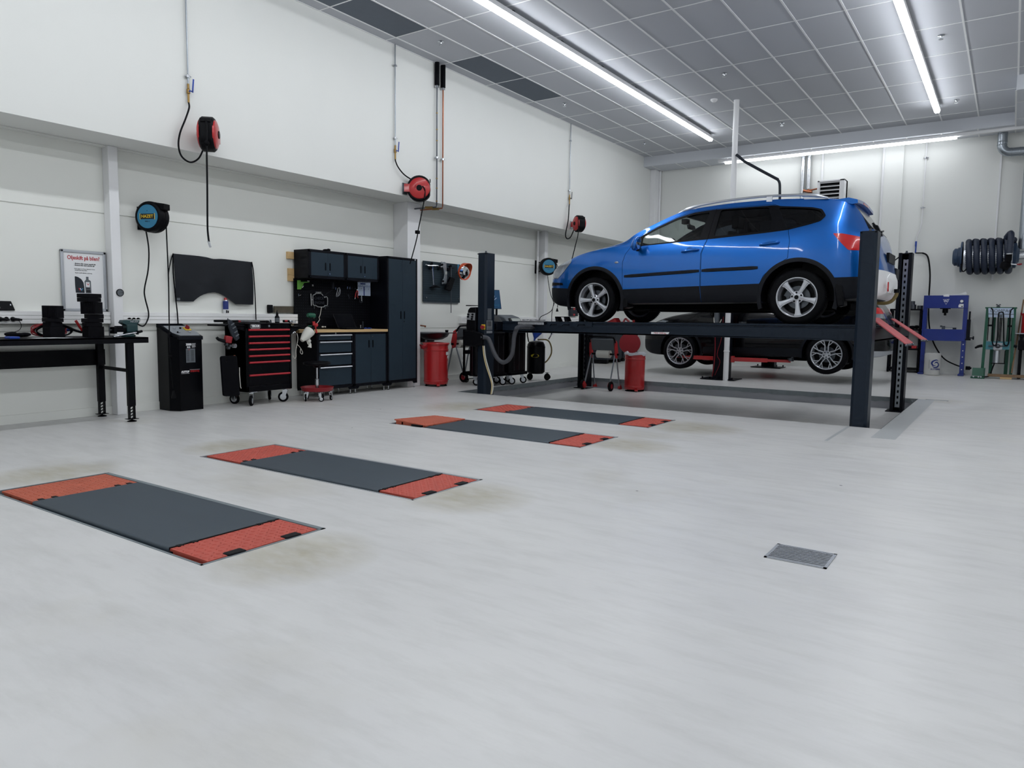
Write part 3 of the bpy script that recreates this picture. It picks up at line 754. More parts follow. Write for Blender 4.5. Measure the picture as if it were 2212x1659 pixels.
mb = MB(); mb.tube([e]+WP('A', [(1095,1230),(1108,1360)], X=-7.88), .005, 8, 4); p = W('A',1112,1395,X=-7.88); mb.tube([p+V(0,0,.035), p-V(0,0,.03)], [.012,.024], 10); mb.cyl(p-V(0,0,.03), p-V(0,0,.05), .024, n=12); obj('end_plug', mb, 'black_plastic', REEL1)
r2 = W('D',1398,212,X=-8.0)
REEL2, nose2 = cable_reel(r2, -40, .18, .15, 'electric cable reel left of the blue car front', 'HAZET')
mb = MB(); mb.tube(WP('D', [(1395,295),(1412,420),(1430,500),(1455,570)], X=-8.0)+WP('D', [(1440,640),(1400,675),(1330,710),(1312,750)], X=-7.6), .007, 8, 5); obj('supply_cord', mb, 'black_plastic', REEL2)
mb = MB(); mb.tube(WP('D', [(1480,175),(1498,230),(1500,400),(1498,560),(1494,620)], X=-7.9), .007, 8, 5); p = W('D',1491,645,X=-7.9); mb.tube([p+V(0,0,.04), p-V(0,0,.03)], [.011,.03], 10); obj('hanging_cord', mb, 'black_plastic', REEL2)
mb = MB(); mb.tube(WP('D', [(1512,470),(1490,510),(1462,575),(1440,660),(1437,760)], X=-7.8), .007, 8, 5); obj('loose_cord', mb, 'black_plastic', REEL2)
# fender cover
t = thing('fender_cover', 'dark leather fender cover hung on the wall above the console', 'cover', (XW+.03,5.4,1.3))
top = catmull(WP('B', [(312,424),(400,432),(500,442),(560,452),(600,462),(660,462),(740,470),(875,485)], X=-8.262), 3)
low = WP('B', [(330,765),(375,767),(420,768),(460,768),(470,757),(485,743),(505,728),(530,716),(560,707),(590,703),(615,703),(640,708),(660,716),(680,726),(700,740),(720,755),(740,772),(758,787),(800,788),(830,789),(860,790),(888,790)], X=-8.245)
mb = MB(); n = len(top); vs = []
for i in range(n):
    for j in range(7):
        f = j/6; p = top[i].lerp(low[i], f); p.x += .010*math.sin(i*.6+j*.6)*f + .012*math.sin(f*PI); vs.append(p)
vs2 = [v+V(-.006,0,0) for v in vs]; N_ = len(vs)
fs = [(i*7+j, i*7+j+1, (i+1)*7+j+1, (i+1)*7+j) for i in range(n-1) for j in range(6)]
mb.add(vs+vs2, fs + [tuple(N_+k for k in reversed(f)) for f in fs])
rim = [i*7 for i in range(n)] + [(n-1)*7+j for j in range(1,7)] + [i*7+6 for i in range(n-2,-1,-1)] + [j for j in range(5,0,-1)]
mb.add(vs+vs2, [(rim[k], rim[(k+1) % len(rim)], N_+rim[(k+1) % len(rim)], N_+rim[k]) for k in range(len(rim))])
o = obj('sheet', mb, 'fabric_dark', t, ang=60)
mb = MB(); mb.box(-8.236,-8.233,*(sorted((low[0].y+.01, low[0].y+.05))), low[0].z+.01, low[0].z+.04); obj('label_tag', mb, 'grey_plastic', t, smooth=False)
mb = MB(); mb.tube([top[0]]+WP('B', [(296,470),(280,560),(280,608)], X=-8.25), .006, 6, 4); obj('strap', mb, 'fabric_black', t)
mb = MB(); mb.tube([top[0]]+WP('B', [(312,560),(330,740),(342,850),(348,938)], X=-8.2), .007, 6, 4); obj('strap', mb, 'fabric_black', t)
mb = MB(); mb.tube([top[-1]]+WP('B', [(888,560),(900,740),(906,900)], X=-8.2), .007, 6, 4); obj('strap', mb, 'fabric_black', t)
# spray can
t = thing('spray_can', 'blue and white spray can standing on the trunking', 'can', (-8.25,5.575,1.1455))
c = V(-8.252,5.583,1.1455)
mb = MB(); mb.lathe([(.032,0),(.033,.004),(.033,.05)], c, n=20); obj('lower_band', mb, 'paper', t, label='white lower label')
mb = MB(); mb.lathe([(.033,.05),(.033,.15),(.03,.155)], c, n=20); obj('can_body', mb, 'navy', t, label='dark blue can body')
mb = MB(); mb.lathe([(.03,.153),(.022,.168),(.014,.17)], c, n=18); obj('shoulder', mb, 'alu', t)
mb = MB(); mb.lathe([(.019,.168),(.019,.18),(.012,.195),(.0,.197)], c, n=16); obj('cap', mb, 'red_paint', t, label='red cap')
mb = MB(); mb.box(-8.2195,-8.218,5.565,5.583,1.15,1.185); mb.box(-8.2195,-8.218,5.587,5.605,1.15,1.18); obj('label_print', mb, 'print_black', t, smooth=False)
# old strap tool behind the trolley
t = thing('leather_strop', 'worn dark strip with black rubber end on the trunking beside the cabinets', 'strip', (-8.25,6.4,1.16))
a = WP('B', [(1030,800),(1185,802),(1185,850),(1030,848)], X=-8.27); mb = MB(); mb.prism(a, (.02,0,0)); obj('strip', mb, 'wood_grey', t, bev=.002)
c = W('B',1014,820,X=-8.24); mb = MB(); mb.box(-8.285,-8.235,c.y-.035,c.y+.03,c.z-.056,c.z+.054); obj('end_block', mb, 'black_plastic', t, bev=.008)
# ================================================================== UPPER WALL: air drops and hose reels
def valve_drop(p_top, zt, clips, zv, label, lever=(.02,.03,0), lev='blue_plastic'):
    x, y = p_top
    t = thing('air_pipe', label, 'pipe', (x, y, zv), 'compressed air drops on the upper wall')
    mb = MB(); mb.cyl((x,y,zv),(x,y,zt),.0085,n=10); obj('pipe', mb, 'galv', t)
    for z in clips:
        mb = MB(); mb.cyl((x,y,z-.014),(x,y,z+.014),.019,n=12); mb.cyl((XU,y,z),(x,y,z),.009,n=8); mb.box(x-.008,x+.008,y-.034,y+.034,z-.007,z+.007); obj('pipe_clip', mb, 'chrome', t)
    mb = MB(); mb.cyl((x,y,zv-.02),(x,y,zv+.03),.013,n=8); mb.lathe([(.012,-.06),(.02,-.05),(.02,-.01),(.012,0)], (x,y,zv-.02), n=8); mb.cyl((x,y,zv-.17),(x,y,zv-.08),.012,n=10); v = obj('valve', mb, 'brass', t)
    mb = MB(); mb.cyl((x,y,zv-.05),(x+.03,y+.0,zv-.05),.008,n=8); mb.bar((x+.032,y+.03,zv-.06),(x+.032,y+.045,zv+.085),.016,.006,(1,0,0)); mb.bar((x+.032,y,zv-.05),(x+.032,y+.036,zv-.05),.012,.006,(1,0,0)); obj('lever', mb, lev, v)
XA = XU+.03
d1 = W('K',190,300,X=XA); d2 = W('L',178,500,X=XA); d3 = W('L',1432,1000,X=XA)
valve_drop((XA, d1.y), ZC, (3.73,4.9), 3.62, 'thin air pipe with blue valve above the nearest hose reel')
valve_drop((XA, d2.y), ZC, (3.735,4.76), 3.60, 'thin air pipe with blue valve left of the black sleeved pipes')
valve_drop((XA, d3.y), ZC, (3.73,4.72), 3.62, 'thin air pipe with valve at the far end of the upper wall', lev='black_metal')
def hose_reel(c, fang, label, R=.18, tk=.15, back=(XU,)):
    a = math.radians(fang); f = V(math.cos(a), math.sin(a), 0); n = V(-f.y, f.x, 0); c = Vector(c)
    t = thing('hose_reel', label, 'hose reel', c, 'red and black air hose reels')
    # body outline in the reel plane, flattened towards the mouth
    def outl(s): 
        pts = []
        for k in range(28):
            q = 2*PI*k/28; u, w_ = math.cos(q), math.sin(q)
            u = min(u, .86)*(1.0); pts.append(c + f*(u*R*s) + V(0,0,w_*R*s*1.03))
        return pts
    mb = MB(); P = outl(1); n_ = 28
    rings = [[p - n*tk*.5 for p in outl(.9)], [p - n*tk*.36 for p in P], [p + n*tk*.36 for p in P], [p + n*tk*.5 for p in outl(.9)]]
    vs = sum(rings, []); fs = [(r*n_+k, r*n_+(k+1) % n_, (r+1)*n_+(k+1) % n_, (r+1)*n_+k) for r in range(3) for k in range(n_)] + [tuple(range(n_)), tuple(reversed(range(3*n_, 4*n_)))]
    mb.add(vs, fs); obj('casing', mb, 'black_plastic', t)
    for s in (-1, 1):
        mb = MB(); mb.lathe([(R*.86,tk*.46),(R*.82,tk*.58),(R*.6,tk*.68),(R*.3,tk*.72),(.0,tk*.72)], c+f*R*.02, n*s, 28); mb.obox(c-f*R*.75+n*s*tk*.5, (R*.9,.02,R*.62), (f,n,(0,0,1))); k = obj('side_cover', mb, 'red_paint', t, label='red domed side cover')
        mb = MB(); mb.lathe([(R*.24,tk*.70),(R*.22,tk*.78),(.0,tk*.78)], c+f*R*.02, n*s, 18); mb.prism([c-f*R*.6+n*s*tk*.56+V(0,0,R*.26), c-f*R*.28+n*s*tk*.70+V(0,0,R*.2), c-f*R*.3+n*s*tk*.70-V(0,0,R*.05), c-f*R*.62+n*s*tk*.56-V(0,0,R*.05)], n*s*.004); obj('hub_cap', mb, 'black_metal', k)
    mb = MB(); m = c+f*R*.86; mb.obox(m+V(0,0,R*.66), (.012, tk*.72, R*.2), (f,n,(0,0,1))); obj('mouth', mb, 'black_gloss', t, smooth=False)
    mb = MB(); b = c - f*R*1.05; b2 = V(XU, b.y, c.z); mb.box(XU, XU+.014, b.y-.05, b.y+.05, c.z-R*.45, c.z+R*.45); mb.obox((b+b2)/2+V(.0,0,0), (abs(b.x-XU)+.06, .05, R*.5)); obj('wall_bracket', mb, 'galv', t, smooth=False)
    return t, c, f, n
t, c, f, n = hose_reel(W('K',326,860,X=-7.42), -44, 'black air hose reel with red side above the workbench bay')
mb = MB(); mb.tube([V(XA,d1.y,3.45)] + WP('K', [(203,690),(180,760),(145,850),(135,930),(155,1000),(210,1038),(262,1015),(292,960)], X=-7.58), .0095, 8, 5); obj('supply_hose', mb, 'black_plastic', t)
pts = [c+f*.155+V(0,0,.12)] + WP('K', [(316,800),(316,900),(316,1000),(319,1200),(320,1400),(322,1480),(330,1550)], X=-7.27)
mb = MB(); mb.tube(pts, .0105, 8, 5); obj('outlet_hose', mb, 'black_plastic', t)
mb = MB(); mb.ell(W('K',315,916,X=-7.26), (.03,.03,.028), 14, 8); obj('stop_ball', mb, 'rubber', t)
a, b = W('K',328,1545,X=-7.27), W('K',340,1582,X=-7.27); mb = MB(); mb.tube([a, a.lerp(b,.5), b], [.012,.014,.012], 10); mb.bar(a-V(0,.014,0), a+V(0,.014,0), .012,.012); obj('coupling', mb, 'chrome', t)
t, c, f, n = hose_reel(W('L',352,1155,X=-7.46), 38, 'red fronted air hose reel on the beam left of the second column', R=.185)
mb = MB(); mb.tube([V(XA,d2.y,3.43)] + WP('L', [(182,960),(200,1000),(240,1050),(290,1085),(345,1115)], X=-7.6) + WP('L', [(378,1140),(392,1170),(388,1225)], X=-7.33), .0095, 8, 5); obj('supply_hose', mb, 'black_plastic', t)
mb = MB(); mb.tube(WP('L', [(388,1225),(372,1310),(345,1440),(335,1500)], X=-7.4) + WP('L', [(318,1570),(296,1650)], X=-7.6) + [W('L',285,1690,X=-7.8)], .0085, 8, 4); obj('outlet_hose', mb, 'black_plastic', t)
mb = MB(); mb.obox(W('L',338,1465,X=-7.39), (.045,.07,.05)); obj('hose_stop', mb, 'rubber', t, bev=.008)
t, c, f, n = hose_reel(W('L',1496,1405,X=-7.42), -32, 'small looking far air hose reel above the front of the blue car', R=.165)
mb = MB(); mb.tube([V(XA,d3.y,3.45)] + WP('L', [(1425,1280),(1418,1380),(1402,1460),(1400,1495),(1412,1512),(1435,1500),(1458,1450)], X=-7.58), .011, 8, 5); obj('supply_hose', mb, 'black_plastic', t)
mb = MB(); mb.tube(WP('L', [(1490,1360),(1490,1470),(1470,1560),(1445,1660)], X=-7.28) + [W('L',1425,1740,X=-7.28)], .0095, 8, 4); obj('outlet_hose', mb, 'black_plastic', t)
# sleeved water pipes
t = thing('heating_pipes', 'pair of thin pipes with black sleeves running down the upper wall', 'pipes', (XU+.04,9.05,2.8))
pa, pb = W('L',477,800,X=XU+.045), W('L',520,800,X=XU+.045)
for p, m, nm in ((pa, 'steel_dark', 'steel_pipe'), (pb, 'copper', 'copper_pipe')):
    mb = MB(); mb.tube([(p.x,p.y,4.8),(p.x,p.y,2.90),(p.x-.01,p.y,2.86),(p.x-.1,p.y-.05,2.85),(p.x-.3,p.y-.1,2.845),(-8.2,p.y-.12,2.84)], .011, 10); obj(nm, mb, m, t)
    mb = MB(); mb.cyl((p.x,p.y,4.72),(p.x,p.y,ZC),.038,n=14); obj('pipe_sleeve', mb, 'black_matt', t)
    mb = MB()
    for z in (4.70,3.62): mb.cyl((p.x,p.y,z-.016),(p.x,p.y,z+.016),.022,n=12); mb.cyl((XU,p.y,z),(p.x,p.y,z),.01,n=8); mb.box(p.x-.008,p.x+.008,p.y-.04,p.y+.04,z-.008,z+.008)
    obj('pipe_clip', mb, 'chrome', t)
mb = MB()
for z in (4.3,4.05,3.88,3.3,3.15,2.95): mb.cyl((pa.x,pa.y,z-.008),(pa.x,pa.y,z+.008),.015,n=8)
mb.cyl((pa.x-.05,pa.y-.04,2.85),(pa.x-.16,pa.y-.09,2.85),.02,n=8); mb.cyl((pb.x-.05,pb.y-.03,2.85),(pb.x-.16,pb.y-.07,2.85),.02,n=8)
obj('coupling', mb, 'brass', t)
# ================================================================== console, trolley, cabinets
t = thing('control_console', 'tall black test console with grey sloping panel right of the workbench', 'console', (-8.1,4.86,0))
y0, y1, xf, xb = 4.685, 5.035, -7.93, -8.285
mb = MB()  # body with a sloping front edge seen from the side
mb.prism([(xf,y0+.06,0),(xf,y0+.06,.82),(xf+.0,y0+.06,.855),(xb,y0+.06,.99),(xb,y0+.06,0)], (0,y1-y0-.06,0))
mb.prism([(xf-.12,y0,0),(xf-.12,y0,.9),(xb,y0,.985),(xb,y0,0)], (0,.07,0))
mb.prism([(xf,y0+.06,0),(xf,y0+.06,.82),(xf-.12,y0,.82),(xf-.12,y0,0)], (.0001,.0001,0)) if 0 else None
obj('cabinet', mb, 'black_gloss', t, bev=.004)
mb = MB(); mb.prism([(xf,y0+.06,.0),(xf-.12,y0,.0),(xf-.12,y0+.06,.0)], (0,0,.86)); obj('corner_panel', mb, 'black_gloss', t, smooth=False)
mb = MB(); mb.prism([(xf+.012,y0+.055,.83),(xf+.012,y0+.055,.872),(xb,y0-.005,1.025),(xb,y0-.005,.97)], (0,y1-y0-.045,0)); obj('hood', mb, 'lift_dark', t, bev=.004)
sl = Vector((xf+.012,0,.872))-Vector((xb,0,1.025)); sl.normalize(); nrm = Vector((-sl.z,0,sl.x)); nrm = nrm if nrm.z > 0 else -nrm
def onp(u, y, d=0): return Vector((xf+.012, y, .872)) - sl*u + nrm*d
mb = MB(); mb.add([onp(.018,y0+.085,.003), onp(.018,y1-.02,.003), onp(.09,y1+0.0,.003), onp(.30,y1-.02,.003), onp(.30,y0+.03,.003), onp(.10,y0+.03,.003)], [(0,1,2,3,4,5)])
pn = obj('panel', mb, 'grey_plastic', t, smooth=False, label='grey control panel')
MATS['panel_grey'] = mat('panel_grey', (140,146,152), .4); pn.data.materials[0] = MATS['panel_grey']
for u, y, r, m in ((.21,4.80,.014,'alu'),(.22,4.88,.012,'black_metal'),(.10,4.80,.012,'alu'),(.10,4.93,.012,'alu'),(.10,4.78,.008,'black_metal')):
    mb = MB(); mb.cyl(onp(u,y,.003), onp(u,y,.018), r, n=14); obj('knob', mb, m, pn)
mb = MB(); mb.obox(onp(.20,4.955,.008), (.075,.075,.012), (sl,(0,1,0),nrm)); k = obj('switch_plate', mb, 'yellow', pn, bev=.003)
mb = MB(); mb.cyl(onp(.20,4.955,.014), onp(.20,4.955,.038), .027, .024, n=18); mb.obox(onp(.20,4.955,.044), (.05,.012,.014), (sl,(0,1,0),nrm)); obj('main_switch', mb, 'red_dark', pn)
XF = xf+.0005
text('lettering', '3500', .034, (XF,4.865,.776), (0,1,0), (0,0,1), 'paper', t, bold=.0016); text('lettering', 'KG', .03, (XF,4.865,.744), (0,1,0), (0,0,1), 'paper', t, bold=.001)
mb = MB()
for k in range(6): mb.box(XF-.001, XF+.0005, 4.905, 4.905+(.04 if k % 2 == 0 else .05), .74+k*.009, .743+k*.009)
obj('sticker', mb, 'paper', t, smooth=False)
mb = MB(); mb.box(XF-.001,XF+.001,4.83,4.945,.565,.728); pl = obj('data_plate', mb, 'grey_plastic', t, smooth=False)
mb = MB()
for k in range(9):
    z = .70-k*.0145; mb.box(XF+.001,XF+.0016,4.838,4.838+.03,z,z+.005); mb.box(XF+.001,XF+.0016,4.892,4.892+.035,z,z+.005)
obj('data_rows', mb, 'print_black', pl, smooth=False)
mb = MB(); mb.cyl((XF+.001,4.868,.716),(XF+.002,4.868,.716),.006,n=10); obj('dot', mb, 'red_paint', pl)
text('lettering', 'AUTOP', .03, (XF,4.815,.459), (0,1,0), (0,0,1), 'paper', t, bold=.0018); text('lettering', 'STENHOJ', .027, (XF,4.935,.462), (0,1,0), (0,0,1), 'red_paint', t, bold=.001, sx=1.0)
mb = MB(); mb.box(XF-.001,XF+.0006,4.765,4.865,.438,.441); mb.box(XF-.001,XF+.0006,4.87,5.0,.481,.483); obj('emblem_line', mb, 'paper', t, smooth=False)
# tool trolley
t = thing('tool_trolley', 'black tool trolley with seven red drawer handles', 'trolley', (-7.93,5.84,0))
ty0, ty1, tx0, tx1 = 5.505, 6.185, -8.17, -7.735
mb = MB(); mb.box(tx0,tx1-.012,ty0,ty1,.175,1.015); mb.box(tx0,tx1,ty0,ty0+.03,.175,1.015); mb.box(tx0,tx1,ty1-.03,ty1,.175,1.015); mb.box(tx0,tx1,ty0,ty1,.96,1.015); mb.box(tx0,tx1,ty0,ty1,.175,.245)
obj('body', mb, 'black_gloss', t, bev=.004)
zs = [.945,.863,.781,.701,.621,.540,.381]; lo = zs[1:]+[.25]
for k, z in enumerate(zs):
    mb = MB(); mb.box(tx1-.02,tx1-.004,ty0+.034,ty1-.034,lo[k]+.014 if k < 6 else .25, z+.012); d = obj('drawer', mb, 'black_gloss', t, bev=.003)
    mb = MB(); mb.prism([(tx1-.004,ty0+.036,z+.012),(tx1+.014,ty0+.036,z+.010),(tx1+.018,ty0+.036,z+.002),(tx1+.015,ty0+.036,z-.008),(tx1-.004,ty0+.036,z-.013)], (0,ty1-ty0-.072,0)); obj('drawer_handle', mb, 'red_trim', d, label='red drawer handle')
mb = MB(); mb.box(tx0-.01,tx1+.01,ty0-.015,ty1+.015,1.015,1.03); mb.box(tx0-.01,tx0+.02,ty0-.015,ty1+.015,1.015,1.042); obj('top_tray', mb, 'black_plastic', t, bev=.004)
mb = MB(); mb.box(tx0+.04,tx1,5.24,ty0-.012,.99,1.012); mb.prism([(tx1-.02,5.28,.99),(tx1-.02,ty0,.93),(tx1-.02,ty0,.99)], (-.02,0,0)); obj('side_tray', mb, 'black_metal', t, bev=.003)
mb = MB(); mb.box(tx0+.04,tx1,ty1+.012,6.42,.975,.99); mb.prism([(tx1-.02,6.38,.975),(tx1-.02,ty1,.875),(tx1-.02,ty1,.975)], (-.02,0,0)); obj('side_tray', mb, 'black_metal', t, bev=.003)
mb = MB(); mb.cyl((tx1,5.84,.994),(tx1+.006,5.84,.994),.014,n=16); lk = obj('lock', mb, 'chrome', t); 
text('lettering', 'TECOS', .036, (tx1+.0006,5.64,.994), (0,1,0), (0,0,1), 'paper', t, bold=.0028, sx=1.05)
mb = MB()
for q in ((5.57,5.71,1.014,1.0155),(5.57,5.71,.972,.9735),(5.567,5.569,.975,1.013),(5.711,5.713,.975,1.013)): mb.box(tx1-.001,tx1+.0006,q[0],q[1],q[2],q[3])
mb.box(tx1-.001,tx1+.0006,5.575,5.705,.964,.967); obj('emblem_frame', mb, 'paper', t, smooth=False)
for k, (x, y, rt) in enumerate(((-7.775,5.6,-.9),(-7.80,6.13,-2.4),(-8.12,5.56,.4),(-8.12,6.12,2.4))): caster(t, x, y, 0, .066, .032, rt, top=.175)
# hand tools round the trolley
t = thing('nutrunner', 'dark red air tool hung on the left side of the trolley', 'air tool', (-7.72,5.25,.8))
mb = MB(); mb.tube(WP('B', [(625,1025),(640,1040),(690,1055)], X=-7.72), [.017,.02,.022], 10, 3); obj('handle', mb, 'black_plastic', t)
c = W('B',705,1040,X=-7.72); mb = MB(); mb.obox(c, (.06,.085,.085), ((1,0,0),(0,1,-.2),(0,.2,1))); obj('body', mb, 'red_dark', t, bev=.012)
mb = MB()
for q in ((690,1075),(715,1085),(705,1100)): mb.cyl(W('B',*q,X=-7.72)-V(.02,0,0), W('B',*q,X=-7.72)+V(.025,0,0), .016, n=10)
obj('fittings', mb, 'steel_dark', t)
c = W('B',750,1085,X=-7.70); t = obj('hose_clamp', MB().lathe([(.022,-.02),(.026,-.02),(.026,.02),(.022,.02)], c, (1,.3,0), 16), 'alu'); tag(t, 'silver ring hung beside the red air tool on the trolley', 'ring')
t = thing('metal_saw', 'grey frame saw stuck upright at the left end of the trolley', 'saw', (-7.7,5.38,.85))
a = WP('B', [(708,893),(735,905),(770,960),(790,1030),(768,1050),(735,1010),(716,950)], X=-7.69); mb = MB(); mb.prism(a, (-.03,0,0)); obj('frame', mb, 'dark_grey', t, bev=.004)
mb = MB()
for q in ((738,930),(750,955),(762,985),(772,1010)): mb.obox(W('B',*q,X=-7.685), (.012,.05,.014), ((1,0,0),(0,.85,.5),(0,-.5,.85)))
obj('grip_rib', mb, 'grey_plastic', t, bev=.002)
mb = MB(); mb.tube(WP('B', [(703,886),(712,930)], X=-7.69), .004, 6); obj('blade', mb, 'steel_dark', t)
t = thing('creeper_board', 'black padded kneeling board hung on the left side of the trolley', 'board', (-7.7,5.2,.17))
a = WP('B', [(655,1160),(770,1155),(790,1445),(676,1448)], X=-7.64); cen = sum(a, V(0,0,0))/4
pl = []
for i in range(4):
    p, q, r_ = a[i-1], a[i], a[(i+1) % 4]; u, v = (p-q).normalized(), (r_-q).normalized(); rr = .03
    for k in range(5):
        f = k/4; pl.append(q + u*rr*(1-f)**2 + v*rr*f**2)
mb = MB(); mb.prism(pl, (-.028,0,0)); obj('board', mb, 'black_matt', t)
mb = MB(); mb.tube([q+V(-.032,.006,0) for q in pl[5:15]], .006, 8); obj('edge_trim', mb, 'copper', t)
c = W('B',697,1190,X=-7.64); mb = MB(); mb.lathe([(.016,0),(.02,.002),(.02,-.03)], c, (1,0,0), 16); obj('hand_hole', mb, 'black_gloss', t)
t = obj('pry_bar', MB().tube(WP('B', [(787,1240),(788,1290),(795,1380),(800,1390)], X=-7.70), .005, 8), 'cream'); tag(t, 'thin pale rod standing between the black board and the trolley', 'rod')
t = obj('torque_bar', MB().tube([V(-7.95,5.22,1.052),V(-7.95,5.4,1.052)], .016, 10).tube([V(-7.95,5.4,1.052),V(-7.95,6.0,1.049)], .010, 10), 'black_plastic'); tag(t, 'long black handled bar lying across the back of the trolley top', 'bar')
t = thing('screwdriver', 'black and red handle of a tool lying on the left of the trolley top', 'screwdriver', (-7.8,5.4,1.03))
mb = MB(); mb.tube([V(-7.8,5.33,1.05),V(-7.8,5.44,1.05)], [.012,.016], 10); obj('handle', mb, 'black_plastic', t)
mb = MB(); mb.tube([V(-7.8,5.44,1.05),V(-7.8,5.475,1.049)], [.016,.012], 10); obj('ferrule', mb, 'red_dark', t, label='red ring')
mb = MB(); mb.tube([V(-7.8,5.475,1.049),V(-7.8,5.75,1.045)], .007, 8); obj('shank', mb, 'chrome', t)
t = thing('dropper_bottle', 'black dropper bottle with grey label standing on the trolley', 'bottle', (-7.88,6.07,1.03))
c = W('B',1058,915,X=-7.9); c.z = 1.03
mb = MB(); mb.lathe([(.028,0),(.03,.005),(.03,.075),(.018,.095)], c, n=18); obj('bottle_body', mb, 'black_plastic', t)
mb = MB(); mb.lathe([(.016,.09),(.017,.12),(.009,.135),(.004,.165),(.0,.166)], c, n=14); obj('nozzle', mb, 'black_plastic', t)
mb = MB(); mb.lathe([(.0305,.012),(.0305,.065)], c, n=18, caps=False); obj('label_band', mb, 'grey_plastic', t)
mb = MB(); rnd = random.Random(5)
c = W('B',1125,905,X=-7.85); t = thing('ratchet', 'red and black ratchet tool on the right of the trolley top', 'ratchet', (c.x,c.y,1.03))
mb.tube([(c.x,c.y-.05,1.052),(c.x,c.y+.03,1.052)], .018, 10); obj('handle', mb, 'black_plastic', t)
mb = MB(); mb.tube([(c.x+.012,c.y-.04,1.055),(c.x+.012,c.y,1.055)], .012, 8); obj('grip', mb, 'red_trim', t, label='red grip')
mb = MB(); mb.lathe([(.02,0),(.024,.012),(.02,.03)], (c.x,c.y+.06,1.035), n=14); obj('head', mb, 'chrome', t)
for k, (px, py, r, h, m, lb) in enumerate(((985,908,.014,.03,'black_metal','small black socket lying left of the dropper bottle on the trolley'),(1010,905,.013,.04,'steel_dark','dark steel socket next to the dropper bottle on the trolley'),(1150,905,.016,.035,'black_metal','black socket right of the red ratchet on the trolley'),(1168,912,.014,.03,'chrome','bright socket at the right rear of the trolley top'),(1185,915,.012,.024,'alu','small silver bit at the right corner of the trolley top'))):
    c = W('B',px,py,X=-7.87); mb = MB(); mb.lathe([(r*.7,0),(r,.001),(r,h*.6),(r*.8,h*.65),(r*.8,h),(r*.5,h)], (c.x,c.y,1.03), n=14)
    tag(obj('socket_bit', mb, m), lb, 'socket', 'loose sockets on the trolley')
# polisher / spray cup hung on the right of the trolley
t = thing('spray_gun', 'spray gun in a white paper cup hung at the right of the trolley', 'spray gun', (-7.7,6.47,.7))
a, b = W('V5',1655,850,X=-7.69), W('V5',1490,1040,X=-7.69)
mb = MB(); d = (a-b).normalized(); mb.lathe([(.025,-.10),(.045,-.05),(.062,.0),(.072,.075),(.069,.095),(.064,.095)], b, d, 20); obj('cup', mb, 'cream', t, label='cream paper cup')
mb = MB(); mb.lathe([(.064,.0),(.060,.018),(.03,.03)], b+d*.092, d, 18); mb.tube([b+d*.11, a+d*.02, W('V5',1620,690,X=-7.69)], .028, 10, 3); obj('gun_body', mb, 'black_plastic', t)
c = W('V5',1600,790,X=-7.69); mb = MB(); mb.obox(c, (.03,.06,.02)); obj('trigger_guard', mb, 'green_paint', t, bev=.004)
mb = MB(); mb.tube(WP('V5', [(1690,670),(1700,770)], X=-7.66), .02, 10); mb.ell(W('V5',1755,765,X=-7.66), (.025,.03,.027), 12, 8); mb.tube(WP('V5', [(1715,760),(1745,850),(1770,975)], X=-7.66), [.012,.008,.013], 8); obj('clamp', mb, 'red_plastic', t, label='red spring clamp')
mb = MB(); mb.tube(WP('V5', [(1490,1040),(1540,1150),(1580,1230),(1590,1290),(1580,1360)], X=-7.69), [.05,.03,.016,.02,.026], 8, 3); mb.tube(WP('V5', [(1575,1300),(1610,1260),(1615,1340)], X=-7.685), .009, 8, 3); mb.tube(WP('V5', [(1530,1190),(1535,1260),(1590,1290)], X=-7.685), .007, 8, 3); obj('twisted_tail', mb, 'cream', t)
t = thing('cordless_drill', 'dark green cordless drill standing on the right tray of the trolley', 'drill', (-7.72,6.48,.98))
mb = MB(); a, b = W('V5',1530,500,X=-7.75), W('V5',1700,520,X=-7.75); mb.tube([a, a.lerp(b,.4), b], [.025,.036,.038], 12); obj('motor_body', mb, 'green_paint', t)
mb = MB(); mb.tube([a.lerp(b,.6), W('V5',1620,700,X=-7.75)], [.026,.03], 10); c = W('V5',1600,725,X=-7.75); mb.obox(c, (.06,.1,.04)); obj('grip', mb, 'black_plastic', t, bev=.004)
t = thing('hanging_cable', 'thin grey cable looped on a hook at the right side of the trolley', 'cable', (-7.72,6.24,.6))
mb = MB(); mb.tube(WP('V4', [(1355,395),(1370,480),(1355,590),(1335,700),(1340,790),(1315,825),(1292,780)], X=-7.715), .0035, 6, 5); mb.tube(WP('V4', [(1360,585),(1410,640),(1450,715),(1440,750),(1412,720),(1420,650)], X=-7.715), .0035, 6, 5); obj('cable', mb, 'cord_white', t)
mb = MB(); mb.tube(WP('V4', [(1285,400),(1300,372),(1330,380)], X=-7.72), .006, 6, 3); obj('hook', mb, 'chrome', t)
# ---------------------------------------------------------------- cabinets
CX = -7.85
def slot(p, t, w=.024, h=.115):
    """sunk oval pull"""
    pts = [p+V(0, w/2*math.cos(a), h/2-w/2+w/2*math.sin(a)) for a in [PI*k/8 for k in range(9)]] + [p+V(0, w/2*math.cos(a), -h/2+w/2+w/2*math.sin(a)) for a in [PI+PI*k/8 for k in range(9)]]
    mb = MB(); mb.prism([q+V(-.001,0,0) for q in pts], (.0022,0,0)); return obj('pull', mb, 'black_gloss', t, smooth=False)
def lockmb(p, r=.009): return MB().cyl(p, p+V(.006,0,0), r, n=12)
def feet(t, y0, y1, x0, x1, skirt=.03):
    for y in (y0+.045, y1-.045):
        for x in (x1-.03, x0+.04):
            mb = MB(); mb.lathe([(.018,0),(.018,.004),(.006,.012),(.006,.07)], (x,y,0), n=12); obj('foot', mb, 'chrome', t)
